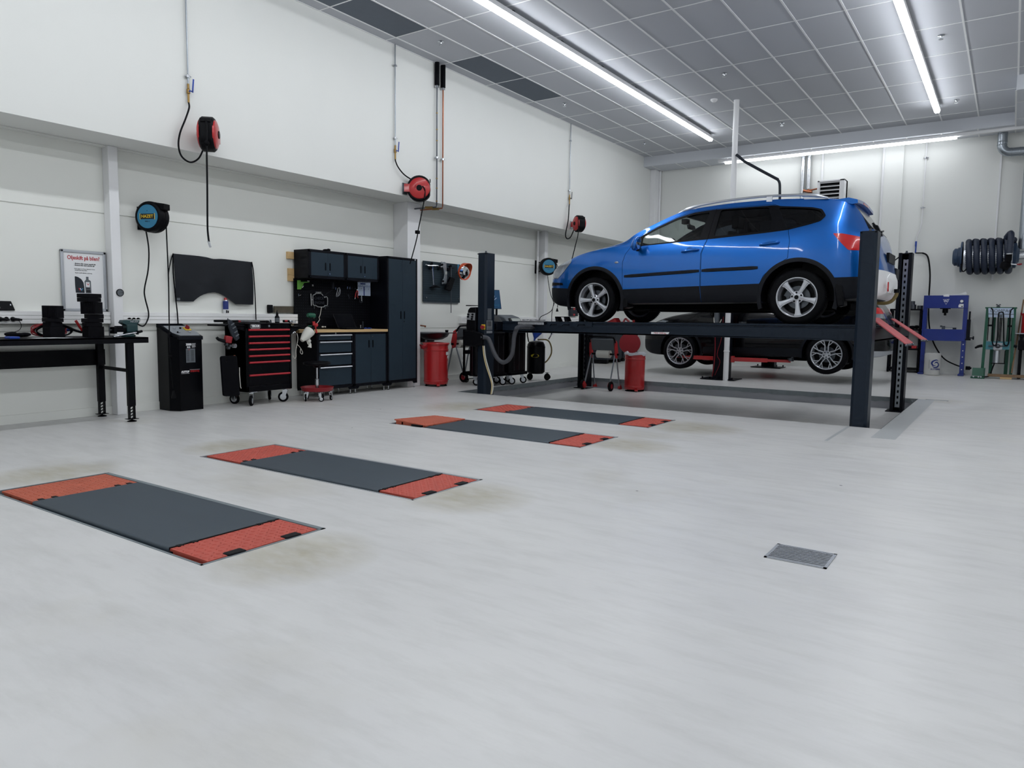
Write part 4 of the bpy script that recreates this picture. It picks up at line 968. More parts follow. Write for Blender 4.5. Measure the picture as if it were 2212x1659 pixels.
def cabinet_frame(y0, y1, x0, x1, z0, z1, fr=.03, skirt=True):
    mb = MB(); e = .022
    mb.box(x0,x1-e,y0,y1,z0,z1)
    mb.box(x1-e,x1,y0,y0+fr,z0,z1); mb.box(x1-e,x1,y1-fr,y1,z0,z1); mb.box(x1-e,x1,y0,y1,z1-fr,z1); mb.box(x1-e,x1,y0,y1,z0,z0+fr)
    if skirt:
        for a, b, s in ((y0, y0+.11, 1), (y1, y1-.11, -1)):
            mb.prism([(x1,a,z0),(x1,b,z0),(x1,b-s*.035,z0-.045),(x1,a,z0-.045)], (-.02,0,0)); mb.prism([(x0,a,z0),(x0,b,z0),(x0,b-s*.035,z0-.045),(x0,a,z0-.045)], (.02,0,0))
        mb.box(x1-.02,x1,y0,y1,z0-.012,z0)
    return mb
# drawer unit
t = thing('drawer_cabinet', 'dark base cabinet with four drawers and bright bar handles', 'cabinet', (-8.07,7.045,0))
y0, y1 = 6.705, 7.382
obj('body', cabinet_frame(y0, y1, XW+.01, CX, .115, .897), 'cabinet_frame', t, bev=.003); feet(t, y0, y1, XW+.01, CX)
zz = [.865,.770,.595,.415,.15]
for k in range(4):
    mb = MB(); mb.box(CX-.02,CX-.004,y0+.04,y1-.04,zz[k+1]+(.022 if k < 3 else 0),zz[k]); d = obj('drawer', mb, 'cabinet_door', t, bev=.003)
    mb = MB(); z = zz[k]-.004; mb.prism([(CX-.004,y0+.045,z+.006),(CX+.016,y0+.045,z+.004),(CX+.022,y0+.045,z-.004),(CX+.016,y0+.045,z-.012),(CX-.004,y0+.045,z-.016)], (0,y1-y0-.09,0)); obj('bar_handle', mb, 'alu', d, label='bright bar handle')
obj('lock', lockmb(V(CX,7.04,.884),.011), 'chrome', t)
# double door base
def doors(t, y0, y1, z0, z1, x1, zc_, hh=.115, lockz=None, lower=False):
    ym = (y0+y1)/2
    for s, (a, b) in enumerate(((y0, ym-.0015), (ym+.0015, y1))):
        mb = MB(); mb.box(x1-.02,x1-.003,a,b,z0,z1); d = obj('door', mb, 'cabinet_door', t, bev=.002)
        slot(V(x1-.003, ym+(-.04 if s == 0 else .04), zc_), d, h=hh)
        if s == 1 and lockz: obj('lock', lockmb(V(x1-.003, ym+.03, lockz)), 'chrome', d)
t = thing('base_cabinet', 'dark double door base cabinet beside the drawers', 'cabinet', (-8.07,7.72,0))
y0, y1 = 7.390, 8.068
obj('body', cabinet_frame(y0, y1, XW+.01, CX, .115, .897), 'cabinet_frame', t, bev=.003); feet(t, y0, y1, XW+.01, CX)
doors(t, y0+.032, y1-.03, .147, .866, CX, .721, lockz=.828)
# worktop
mb = MB(); mb.box(XW+.03,CX+.012,6.40,8.073,.898,.936)
tag(obj('worktop', mb, 'wood', bev=.002), 'pale wooden worktop over the dark base cabinets', 'worktop')
# tall cabinet
t = thing('tall_cabinet', 'tall dark double door cabinet at the right end of the row', 'cabinet', (-8.07,8.415,0))
y0, y1 = 8.078, 8.752
obj('body', cabinet_frame(y0, y1, XW+.01, CX, .115, 2.04), 'cabinet_frame', t, bev=.003); feet(t, y0, y1, XW+.01, CX)
doors(t, y0+.03, y1-.03, .147, 2.005, CX, 1.152, .125, 1.053)
mb = MB(); mb.cyl((CX,8.70,2.022),(CX+.002,8.70,2.022),.014,n=12); obj('emblem', mb, 'alu', t)
# wall cabinets
for k, (a, b, lb) in enumerate(((6.655,7.318,'dark wall cabinet with two doors above the pegboard, left one'),(7.322,7.985,'dark wall cabinet with two doors next to the tall cabinet'))):
    t = thing('wall_cabinet', lb, 'cabinet', (-8.12,(a+b)/2,1.64), 'twin wall cabinets')
    obj('body', cabinet_frame(a, b, XW+.045, -7.93, 1.642, 2.032, .036, False), 'cabinet_frame', t, bev=.003)
    doors(t, a+.038, b-.038, 1.68, 1.997, -7.93, 1.81, .11, 1.712)
    mb = MB()
    for y in (a+.02,b-.02):
        for z in (1.66,2.015): mb.cyl((-7.93,y,z),(-7.9275,y,z),.005,n=8)
    obj('screw', mb, 'steel_dark', t)
tag(obj('cap_rag', MB().ell((-8.0,7.02,2.045),(.05,.05,.016),12,6).ell((-8.0,7.06,2.05),(.03,.03,.02),10,6), 'fabric_black'), 'dark rag lying on top of the left wall cabinet', 'rag')
# pegboard behind
mb = MB(); mb.box(XW+.045,XW+.06,6.64,8.073,.94,1.64)
tag(obj('pegboard', mb, 'pegboard_black', smooth=False), 'black pegboard between worktop and wall cabinets', 'pegboard')
mb = MB(); mb.box(XW-.002,XW+.044,6.56,6.68,1.905,2.0); tag(obj('wood_batten', mb, 'wood', bev=.002), 'upper wooden batten end sticking out left of the wall cabinet', 'batten')
for z0_, z1_, lb in ((1.685,1.775,'middle wooden batten end left of the wall cabinet'),(1.6,1.683,'lowest wooden batten end beside the pegboard top')):
    mb = MB(); mb.box(XW-.002,XW+.044,6.575,6.68,z0_,z1_); tag(obj('wood_batten', mb, 'wood', bev=.002), lb, 'batten')
XPB = XW+.0605
t = thing('green_pouch', 'lime green and black packet hung at the top left of the pegboard', 'packet', (XPB+.01,6.8,1.5))
a = WP('Q5', [(190,655),(255,655),(260,690),(480,690),(505,830),(190,830)], X=XPB+.004); mb = MB(); mb.prism(a, (.018,0,0)); obj('pouch', mb, 'black_plastic', t, bev=.003)
a = WP('Q5', [(192,657),(253,657),(262,690),(330,690),(262,830),(192,830)], X=XPB+.0225); mb = MB(); mb.prism(a, (.001,0,0)); a = WP('Q5', [(262,688),(420,688),(420,700),(270,712)], X=XPB+.0225); mb.prism(a, (.001,0,0)); obj('print_area', mb, 'lime', t, smooth=False, label='lime green print')
mb = MB(); mb.tube(WP('Q5', [(288,798),(312,765)], X=XPB+.026), .004, 6); mb.tube(WP('Q5', [(385,672),(420,675)], X=XPB+.026), .005, 6); mb.tube(WP('Q5', [(475,745),(495,745)], X=XPB+.026), .004, 6); mb.tube(WP('Q5', [(475,765),(498,765)], X=XPB+.026), .004, 6); obj('print_mark', mb, 'paper', t)
# engine shaped sign
t = thing('engine_light_sign', 'unlit engine shaped neon sign reading CHECK ENGINE on the pegboard', 'sign', (XPB+.02,7.05,1.25))
def QX(pts, dx): return WP('Q5', pts, X=XPB+dx)
a = QX([(490,930),(530,910),(540,912),(640,912),(690,965),(720,985),(755,985),(765,1010),(760,1130),(720,1140),(690,1162),(580,1160),(550,1135),(500,1125),(490,1100)], .008); mb = MB(); mb.prism(a, (.004,0,0)); obj('backing', mb, 'black_gloss', t, smooth=False)
mb = MB(); mb.tube(QX([(680,950),(640,910),(540,910),(525,930),(492,940),(488,1000),(492,1110),(510,1130),(550,1135),(580,1160),(690,1162),(712,1135),(745,1138),(762,1120),(765,1010),(752,975),(730,970),(712,985),(703,965)], .018), .0052, 8, 3)
mb.tube(QX([(542,885),(645,886)], .018), .005, 8); mb.tube(QX([(592,885),(592,910)], .018), .004, 8); mb.tube(QX([(450,912),(460,1138)], .018), .0075, 8); mb.tube(QX([(460,1025),(488,1025)], .018), .005, 8)
obj('neon_outline', mb, 'neon_tube', t)
text('lettering', 'CHECK', .056, QX([(605,1000)], .0135)[0], (0,1,0), (0,0,1), 'neon_letter', t, sx=.95); text('lettering', 'ENGINE', .056, QX([(612,1085)], .0135)[0], (0,1,0), (0,0,1), 'neon_letter', t, sx=.95)
mb = MB(); mb.tube(QX([(650,1165),(640,1230),(625,1310),(605,1360),(615,1390),(605,1420),(560,1480)], .02), .004, 6, 4); obj('lead', mb, 'cord_white', t)
mb = MB(); mb.tube(QX([(860,840),(780,890),(705,945)], .015), .003, 6, 3); c = QX([(862,760)], .015)[0]; mb.obox(c, (.03,.03,.09)); obj('driver', mb, 'dark_grey', t, bev=.003)
for (x, y) in ((510,1165),(715,1170)):
    c = QX([(x,y)], .008)[0]; mb = MB(); mb.obox(c, (.012,.02,.05)); mb.tube([c+V(.006,0,0), c+V(.04,.02,.012), c+V(.045,.028,.022)], .003, 6); obj('peg_hook', mb, 'steel_dark', t)
def hook(x, y, label):
    c = QX([(x,y)], .002)[0]; t = obj('peg_hook', MB().obox(c, (.006,.014,.034)).tube([c+V(.003,0,-.008), c+V(.04,.0,-.008), c+V(.05,0,.006)], .0028, 6), 'chrome'); tag(t, label, 'hook', 'chrome pegboard hooks')
hook(218,935,'empty hook at the far left of the pegboard under the green packet'); hook(916,815,'hook carrying the looped wire on the pegboard')
hook(1140,800,'leftmost hook of the short row left of the red pliers'); hook(1185,805,'second hook of the row left of the red pliers'); hook(1290,818,'hook just above the red pliers'); hook(1365,812,'hook right of the red pliers'); hook(1432,830,'hook above the thin bent rod'); hook(1500,825,'rightmost hook of the pegboard row, near the calendar')
t = thing('pliers', 'red handled pliers hung on the pegboard', 'pliers', (XPB+.03,7.78,1.38))
mb = MB(); mb.tube(QX([(1325,835),(1300,900),(1285,985)], .03), .008, 8, 3); mb.tube(QX([(1325,835),(1340,890),(1330,960),(1342,992)], .03), .0065, 8, 3); obj('handle', mb, 'red_paint', t, label='red handles')
mb = MB(); mb.tube(QX([(1285,985),(1278,1015)], .03), .006, 8); mb.cyl(QX([(1326,840)], .022)[0], QX([(1326,840)], .038)[0], .011, n=10); obj('jaw', mb, 'chrome', t)
tag(obj('bent_rod', MB().tube(QX([(1420,850),(1395,960),(1375,1050),(1385,1080),(1410,1080),(1422,1060)], .003), .0035, 6, 4), 'steel_dark'), 'thin dark bent rod hung right of the red pliers', 'rod')
tag(obj('curved_cable', MB().tube(QX([(1360,825),(1370,790),(1395,770),(1415,767)], .002), .003, 6, 4), 'grey_plastic'), 'short grey curved wire above the red pliers', 'wire')
tag(obj('looped_wire', MB().tube(QX([(985,795),(1005,850),(990,930),(955,965),(930,960),(945,880),(965,810),(990,800),(995,840),(970,900),(955,960)], .002), .0026, 6, 5), 'alu'), 'loop of thin bright wire hung on the pegboard', 'wire')
tag(obj('small_knife', MB().tube(QX([(1150,930),(1175,1000)], .008), [.01,.007], 8), 'dark_grey'), 'small dark tool hung low between wire loop and red pliers', 'tool')
t = thing('wall_calendar', 'blue and white printed calendar sheet hung beside the tall cabinet', 'calendar', (XPB+.02,8.24,1.44))
XC = -8.2
ca = lambda pts, dx=0: WP('Q5', pts, X=XC+dx)
YC1 = 8.068
def cc(u, v, dx=0): return V(XC+dx, 7.80+.262*u, 1.652-.212*v)
mb = MB(); mb.prism([cc(0,0),cc(1,0),cc(1,1),cc(0,1)], (.003,0,0)); s = obj('sheet', mb, 'paper_blue', t, smooth=False)
mb = MB()
mb.prism([cc(0,.335,.003),cc(1,.335,.003),cc(1,.36,.003),cc(0,.36,.003)], (.0006,0,0)); mb.prism([cc(.46,.36,.003),cc(.53,.36,.003),cc(.53,1,.003),cc(.46,1,.003)], (.0006,0,0))
for i in range(7):
    for q in (.03,.26): mb.prism([cc(.06+i*.14,q,.003),cc(.11+i*.14,q,.003),cc(.11+i*.14,q+.045,.003),cc(.06+i*.14,q+.045,.003)], (.0006,0,0))
mb.prism([cc(.2,.12,.003),cc(.6,.12,.003),cc(.6,.2,.003),cc(.2,.2,.003)], (.0006,0,0))
obj('print_blue', mb, 'navy', s, smooth=False)
mb = MB()
for i in range(1,9): mb.prism([cc(i/9,.38,.003),cc(i/9+.012,.38,.003),cc(i/9+.012,.99,.003),cc(i/9,.99,.003)], (.0004,0,0))
for i in range(1,7): mb.prism([cc(.01,.36+i*.092,.003),cc(.99,.36+i*.092,.003),cc(.99,.367+i*.092,.003),cc(.01,.367+i*.092,.003)], (.0004,0,0))
obj('grid_print', mb, 'print_grey', s, smooth=False)
mb = MB(); mb.tube([cc(.29,.93,.004),cc(.3,1.4,.004)], .005, 6); obj('hanging_pen', mb, 'alu', t)
mb = MB(); mb.box(XPB-.001,XC,7.86,7.88,1.64,1.652); mb.box(XPB-.001,XC,7.98,8.0,1.64,1.652); obj('hanger', mb, 'steel_dark', t, smooth=False)
# laptop and small things on the worktop
t = thing('laptop', 'open black laptop on the wooden worktop', 'laptop', (-8.0,7.4,.936))
mb = MB(); mb.box(-8.02,-7.88,7.27,7.62,.936,.952); mb.box(-8.02,-7.885,7.275,7.615,.936,.954); obj('base', mb, 'black_plastic', t, bev=.003)
sc_ = [V(-8.02,7.25,.953),V(-8.02,7.605,.953),V(-8.105,7.58,1.158),V(-8.105,7.215,1.158)]
mb = MB(); mb.prism(sc_, (-.012,0,-.004)); l_ = obj('lid', mb, 'black_plastic', t, bev=.003)
cn = sum(sc_, V(0,0,0))/4; mb = MB(); mb.prism([cn+(q-cn)*.93+V(.001,0,.0005) for q in sc_], (.0008,0,.0003)); obj('screen', mb, 'screen_dark', l_, smooth=False)
tag(obj('marker_pen', MB().cyl((-8.05,7.757,.936),(-8.05,7.757,1.05),.011,n=12), 'dark_grey'), 'dark marker pen standing right of the laptop', 'pen')
tag(obj('thread_spool', MB().lathe([(.022,0),(.022,.006),(.006,.01),(.006,.05),(.01,.052),(.01,.06)], (-8.05,7.713,.936), n=14), 'alu'), 'small silver stem on a round foot just right of the laptop', 'spool')
tag(obj('blue_cloth', MB().ell((-8.03,7.87,.946),(.03,.045,.011),12,6).ell((-8.06,7.82,.947),(.02,.03,.012),10,6), 'blue_plastic'), 'small blue crumpled cloth on the right of the worktop', 'cloth')
tag(obj('desk_lamp_knob', MB().cyl((XPB,7.13,.968),(XPB+.02,7.13,.968),.012,n=12), 'cream'), 'left one of two pale knobs low on the pegboard', 'knob'); tag(obj('desk_lamp_knob', MB().cyl((XPB,7.175,.968),(XPB+.02,7.175,.968),.010,n=12), 'cream'), 'right one of two pale knobs low on the pegboard', 'knob')
# stool
t = thing('work_stool', 'round black work stool with red tray base on casters', 'stool', (-7.72,6.55,0))
c = W('P',460+915/4.148,510+1360/4.148,X=-7.72); sx_, sy_ = -7.615, 6.5
t.location = (sx_, sy_, 0)
mb = MB(); mb.lathe([(.02,.475),(.15,.475),(.175,.485),(.18,.50),(.172,.515),(.15,.522),(.0,.524)], (sx_,sy_,0), n=32); obj('seat', mb, 'black_plastic', t)
mb = MB(); mb.lathe([(.035,.44),(.06,.475)], (sx_,sy_,0), n=16); mb.tube([(sx_,sy_,.465),(sx_+.03,sy_+.1,.463),(sx_+.04,sy_+.15,.46)], .008, 8); obj('lever', mb, 'black_metal', t)
mb = MB(); mb.lathe([(.013,.25),(.013,.45)], (sx_,sy_,0), n=14); mb.lathe([(.025,.13),(.025,.285),(.02,.29)], (sx_,sy_,0), n=16); obj('gas_column', mb, 'chrome', t)
mb = MB(); mb.lathe([(.0,.125),(.17,.125),(.2,.135),(.213,.175),(.218,.18),(.213,.184),(.205,.175),(.19,.145),(.0,.14)], (sx_,sy_,0), n=40); obj('tray', mb, 'red_dark', t, label='red round tool tray')
for k in range(5):
    a = 2*PI*k/5-.5; caster(t, sx_+.175*math.cos(a), sy_+.175*math.sin(a), 0, .034, .02, a+1.2, top=.126)
# ================================================================== FLOOR PLATES AND DRAINS
def plate_mesh(x0, x1, y0, y1, z, tk, m):
    mb = MB(); mb.box(x0,x1,y0,y1,z-tk,z)
    nx, ny = int((x1-x0)/.034), int((y1-y0)/.034)
    for i in range(nx):
        for j in range(ny):
            c = V(x0+(i+.5)*(x1-x0)/nx, y0+(j+.5)*(y1-y0)/ny, z); a = .6 if (i+j) % 2 else -.6 + PI/2*0
            a = .7 if (i+j) % 2 else -.7
            d = V(math.cos(a), math.sin(a), 0)*.0135; s = V(-d.y, d.x, 0)*.34
            mb.add([c-d, c+s, c+d, c-s, c+V(0,0,.0035)-d*.55, c+V(0,0,.0035)+d*.55], [(0,3,4),(3,2,5,4),(2,1,5),(1,0,4,5)])
    return mb
mat('plate_red', (188,82,68), .6, var=.16, scale=7)
mat('plate_orange', (184,92,68), .62, var=.22, scale=6)
PB = [(-5.225,-4.80,-3.315,-3.0), (-5.27,-4.84,-3.35,-3.035), (-5.37,-4.93,-3.432,-3.11), (-5.38,-4.97,-3.45,-3.12)]
PL = ['nearest pair of red chequer plates with dark plate, at the left edge', 'second floor test plate from the camera, between nearest and far pair',
      'third floor test plate with its far red end tilted up', 'farthest floor test plate, close to the lift recess']
for k, (pit, xb) in enumerate(zip(PITS, PB)):
    x0, x1, y0, y1 = pit
    t = thing('floor_test_plate', PL[k], 'floor plate', ((x0+x1)/2,(y0+y1)/2,-.12), 'brake test plates set in the floor')
    ya, yb = y0+.045, y1-.045
    mb = MB()
    for q in ((x0,x1,y0,y0+.012),(x0,x1,y1-.03,y1),(x0,x0+.012,y0,y1),(x1-.014,x1,y0,y1)): mb.box(*q, -.12, .002)
    obj('edge_frame', mb, 'concrete' if k == 0 else 'alu_matt', t, smooth=False)
    zt = .004
    mb = MB(); mb.box(xb[1]+.004, xb[2]-.004, ya-.005, yb+.012, -.09, zt+.004); obj('measuring_plate', mb, 'plate_dark', t, bev=.014, seg=3, label='dark rubbery centre plate')
    mb = plate_mesh(xb[0], xb[1], ya, yb, zt, .012, None); mb.box(xb[0]+.02,xb[1]-.02,ya+.004,ya+.016,-.1,-.006); 
    for u in (.1,.24): mb.box(xb[0]+u,xb[0]+u+.02,ya+.004,ya+.03,-.1,-.004)
    if k == 2:
        for v in mb.v:
            q = (xb[1]-v.x)/(xb[1]-xb[0]); v.z += .012 + .03*q*max(0,(yb-v.y)/(yb-ya))
    obj('end_plate', mb, 'plate_orange' if k in (0,2) else 'plate_red', t, ang=20, label='red chequer end plate, far end')
    mb = plate_mesh(xb[2], xb[3], ya, yb, zt, .012, None); mb.box(xb[2]+.02,xb[3]-.02,ya+.004,ya+.016,-.1,-.006)
    for u in (.12,.24): mb.box(xb[2]+u,xb[2]+u+.02,ya-.02,ya+.03,-.1,-.03)
    e = obj('end_plate', mb, 'plate_red', t, ang=20, label='red chequer end plate, end nearest the open floor')
    for v0 in (.16,.68):
        y = ya+(yb-ya)*v0; mb = MB(); mb.box(xb[3]-.045,xb[3]+.012,y,y+.1,-.02,zt+.006); obj('hinge_pad', mb, 'black_metal', e, bev=.008)
    tabs = [(xb[1]-.022,xb[1]+.012,v0) for v0 in (.08,.2,.8,.92)] + [(xb[2]-.012,xb[2]+.016,v0) for v0 in (.08,.2,.8,.92)]
    for xa_, xb_, v0 in tabs:
        mb = MB(); mb.box(xa_,xb_,ya+(yb-ya)*v0-.014,ya+(yb-ya)*v0+.014,zt-.01,zt+.0045); obj('lock_tab', mb, 'black_metal', t, smooth=False)
    mb = MB(); mb.box(xb[2]-.006,xb[2]+.004,ya,yb,zt-.01,zt+.0042); obj('joint_strip', mb, 'black_metal', t, smooth=False)
    if k == 2: mb = MB(); mb.box(xb[1]-.16,xb[1]-.02,ya-.045,ya-.02,.0,.02); obj('loose_catch', mb, 'black_metal', t, smooth=False)
def grate(x0, x1, y0, y1, z, label, along='x', n=10):
    t = thing('floor_drain', label, 'drain', ((x0+x1)/2,(y0+y1)/2,z), 'floor drain grates')
    mb = MB(); f = .014
    for q in ((x0,x1,y0,y0+f),(x0,x1,y1-f,y1),(x0,x0+f,y0,y1),(x1-f,x1,y0,y1)): mb.box(*q, z, z+.004)
    obj('frame', mb, 'alu_matt', t, smooth=False)
    mb = MB(); mb.box(x0+f,x1-f,y0+f,y1-f,z,z+.0006); obj('gully', mb, 'black_gloss', t, smooth=False)
    mb = MB()
    if along == 'x':
        for k in range(n): y = y0+f+(y1-y0-2*f)*(k+.5)/n; mb.box(x0+f,x1-f,y-.0055,y+.0055,z+.0008,z+.0035)
    else:
        for k in range(n): x = x0+f+(x1-x0-2*f)*(k+.5)/n; mb.box(x-.012,x+.012,y0+f,y1-f,z+.0008,z+.0035)
    obj('bars', mb, 'alu_matt', t, smooth=False)
grate(-.925,-.64,3.535,3.79,.0006,'square steel floor drain grate in the open floor in front')
grate(-.99,-.70,12.32,12.36,.0006,'narrow drain grate at the far right corner of the lift recess','y',10)
# ================================================================== FOUR POST LIFT
t = thing('four_post_lift', 'dark blue four post lift carrying the blue car', 'lift', (-4.0,10.45,-RD)); LIFT = t
LZ = -RD
def chan(x0, x1, y0, y1, z1, op):
    """post: U channel open towards op (+1: +y, -1: -y)"""
    mb = MB(); w = .012; c = .03
    if op > 0: out = [(x0,y1),(x0,y0+c),(x0+c,y0),(x1-c,y0),(x1,y0+c),(x1,y1),(x1-.045,y1),(x1-.045,y1-w),(x1-w,y1-w),(x1-w,y0+c),(x1-c,y0+w),(x0+c,y0+w),(x0+w,y0+c),(x0+w,y1-w),(x0+.045,y1-w),(x0+.045,y1)]
    else: out = [(x0,y0),(x0,y1-c),(x0+c,y1),(x1-c,y1),(x1,y1-c),(x1,y0),(x1-.045,y0),(x1-.045,y0+w),(x1-w,y0+w),(x1-w,y1-c),(x1-c,y1-w),(x0+c,y1-w),(x0+w,y1-c),(x0+w,y0+w),(x0+.045,y0+w),(x0+.045,y0)]
    mb.prism([(a,b,LZ+.01) for a, b in out], (0,0,z1-LZ-.01)); return mb
posts = [(-6.56,-6.39,8.62,8.83,2.075,1), (-1.41,-1.236,8.62,8.85,2.11,1), (-6.73,-6.54,12.02,12.25,2.12,-1), (-1.425,-1.25,12.0,12.25,2.145,-1)]
for k, (x0,x1,y0,y1,z1,op) in enumerate(posts):
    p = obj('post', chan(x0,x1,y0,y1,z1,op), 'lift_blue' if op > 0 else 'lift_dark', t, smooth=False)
    mb = MB(); mb.box(x0-.05,x1+.05,y0 if op > 0 else y0-.06,y1+(.06 if op > 0 else 0),LZ,LZ+.012); obj('base_plate', mb, 'lift_dark', p, smooth=False)
    mb = MB(); mb.box(x0+.004,x1-.004,y0+.004,y1-.004,z1-.02,z1-.006); obj('top_plate', mb, 'black_metal', p, smooth=False)
    mb = MB(); yc = y0+.03 if op > 0 else y0+.09; xm = (x0+x1)/2
    s = .0
    mb.box(xm-.032,xm-.012,yc,yc+.006,LZ+.06,z1-.09); mb.box(xm+.012,xm+.032,yc,yc+.006,LZ+.06,z1-.09)
    z = LZ+.06
    while z < z1-.12: mb.box(xm-.012,xm+.012,yc,yc+.006,z,z+.045); z += .085
    obj('safety_ladder', mb, 'galv', p, smooth=False)
    mb = MB(); mb.cyl((xm,(y0+y1)/2,z1-.02),(xm,(y0+y1)/2,z1+.035),.014,n=10); mb.cyl((xm,(y0+y1)/2,z1),(xm,(y0+y1)/2,z1+.012),.024,n=6); obj('cable_anchor', mb, 'steel_dark', p)
# cross beams
for x0, x1 in ((-6.58,-6.36),(-1.43,-1.235)):
    mb = MB(); mb.box(x0,x1,8.86,11.98,.925,.95); mb.box(x0,x0+.02,8.86,11.98,.925,1.075); mb.box(x1-.02,x1,8.86,11.98,.925,1.075); mb.box(x0+.05,x1-.05,8.72,12.1,.93,1.05)
    obj('cross_beam', mb, 'lift_dark', t, bev=.004)
# runways
for k, (y0, y1, dy) in enumerate(((8.98,9.56,-1),(10.66,11.24,1))):
    mb = MB(); x0, x1 = -6.34, -1.33
    def zt(x): return 1.083 + (x+6.2)*.0055
    yo = y0 if dy < 0 else y1; s = -dy
    prof = [(0,-.16),(0,-.045),(.014*s,-.04),(.014*s,-.026),(0,-.021),(0,0.0),(.03*s,0.0),(.03*s,-.014)]
    inner = [(y1-y0)*s, -.014], [(y1-y0)*s, -.16]
    pf = prof + [((y1-y0)*s, -.014), ((y1-y0)*s, -.15), (.05*s,-.15), (.05*s,-.168), (.0,-.168)]
    a = [V(x0, yo+q[0], zt(x0)+q[1]) for q in pf]; b = [V(x1, yo+q[0], zt(x1)+q[1]) for q in pf]; n = len(a)
    mb.add(a+b, [tuple(range(n)), tuple(reversed(range(n,2*n)))] + [(i, n+i, n+(i+1) % n, (i+1) % n) for i in range(n)])
    mb.box(x0, x1, yo+ (.0 if dy < 0 else -.012), yo+(.012 if dy < 0 else 0), zt(x0)-.168+.012, zt(x0)-.14)
    r = obj('runway', mb, 'lift_blue', t, smooth=False)
    if k == 0:
        # turn table cover with three cut outs
        mb = MB(); xs = [(-5.54,0),(-5.50,0),(-5.48,1),(-5.38,1),(-5.36,0),(-5.30,0),(-5.28,1),(-5.17,1),(-5.15,0),(-5.05,0),(-5.03,1),(-4.92,1),(-4.90,0),(-4.81,0)]
        lo = [V(x, yo-.016, 1.018+(.03 if u else 0)+(x+5.5)*.0055) for x, u in xs]; mb.prism(lo+[V(-4.81,yo-.016,1.09),V(-5.54,yo-.016,1.086)], (0,.014,0)); obj('cover_strip', mb, 'lift_blue', r, smooth=False)
        a = WP('P', [(1020+1945/5.027,640+388/5.027),(1020+2140/5.027,640+390/5.027),(1020+2130/5.027,640+412/5.027),(1020+1943/5.027,640+410/5.027)], Y=8.979); mb = MB(); mb.prism(a, (0,-.002,0)); sk = obj('warning_sticker', mb, 'paper', r, smooth=False)
        c = sum(a, V(0,0,0))/4; text('lettering', 'MAX 3500 kg', .03, c+V(0,-.0025,0), (1,0,0), (0,0,1), 'print_red', sk)
        mb = MB()
        for x, z, rr in ((-3.76,.99,.010),(-3.68,.99,.005),(-3.5,.99,.004),(-3.9,.99,.004)): mb.cyl((x,yo-.001,z),(x,yo+.01,z),rr,n=10)
        obj('hole', mb, 'black_gloss', r)
    mb = MB(); ra = [V(-1.305,y0+.02,1.192),V(-1.30,y1-.02,1.194),V(-.93,y1-.02,.912),V(-.945,y0+.02,.912)] if k == 0 else [V(-1.315,y0+.05,1.19),V(-1.335,y1,1.192),V(-.93,y1,.916),V(-.95,y0+.05,.93)]
    mb.prism(ra, (-.006,0,-.012)); rm = obj('drop_ramp', mb, 'pink_ramp', r, bev=.003, label='pale red drop down ramp')
    mb = MB()
    for f in (.03,.35,.6,.97):
        p = ra[3].lerp(ra[2], f); mb.cyl(p+V(-.01,0,-.02), p+V(.012,0,-.02), .013, n=10)
    obj('ramp_roller', mb, 'steel_dark', rm)
# hydraulic unit on the near left post
u = obj('power_unit', MB().prism([(-6.735,8.60,.70),(-6.735,8.60,.95),(-6.745,8.60,1.0),(-6.71,8.60,1.24),(-6.675,8.60,1.278),(-6.562,8.60,1.283),(-6.562,8.60,.70)], (0,.24,0)), 'black_plastic', t, bev=.012)
mb = MB(); mb.prism([(-6.73,8.599,1.098),(-6.71,8.599,1.20),(-6.57,8.599,1.198),(-6.575,8.599,1.088)], (0,-.003,0)); pn = obj('button_panel', mb, 'alu_matt', u, smooth=False)
mb = MB(); mb.prism([(-6.735,8.597,.705),(-6.735,8.597,.93),(-6.60,8.597,.94),(-6.40,8.597,.90),(-6.40,8.597,.73),(-6.56,8.597,.705)], (0,-.06,0)); obj('motor_cover', mb, 'black_plastic', u, bev=.012)
mb = MB(); mb.lathe([(.075,.265),(.08,.27),(.08,.70),(.075,.705)], (-6.60,8.70,0), n=24); obj('oil_tank', mb, 'black_gloss', u)
mb = MB(); mb.prism([(-6.75,8.6,1.30),(-6.55,8.6,1.302),(-6.55,8.6,1.312),(-6.75,8.6,1.314)], (0,.1,0)); obj('cover_plate', mb, 'black_metal', u, bev=.003)
for x, z in ((-6.69,1.175),(-6.61,1.175),(-6.695,1.14),(-6.617,1.14),(-6.622,1.108)):
    mb = MB(); mb.cyl((x,8.597,z),(x,8.575,z),.014,n=12); obj('push_button', mb, 'black_metal', t)
mb = MB(); mb.box(-6.455,-6.395,8.60,8.618,.955,1.03); k_ = obj('switch_plate', mb, 'yellow', t, bev=.003, label='yellow switch plate'); mb = MB(); mb.cyl((-6.42,8.60,.99),(-6.42,8.565,.99),.028,n=16); obj('main_switch', mb, 'red_dark', k_)
mb = MB(); mb.box(-6.388,-6.3865,8.66,8.76,1.10,1.265); a_ = obj('post_sticker', mb, 'grey_plastic', t, smooth=False)
mb = MB(); mb.box(-6.388,-6.3865,8.64,8.78,.95,1.09); mb.box(-6.388,-6.386,8.64,8.78,.90,.935); b_ = obj('post_sticker', mb, 'alu_matt', t, smooth=False)
mb = MB()
for q in range(3): mb.box(-6.3865,-6.386,8.66+q*.035,8.68+q*.035,1.0,1.08)
for q in range(5): mb.box(-6.3865,-6.386,8.65,8.77,.955+q*.008,.958+q*.008)
obj('sticker_print', mb, 'print_black', b_, smooth=False)
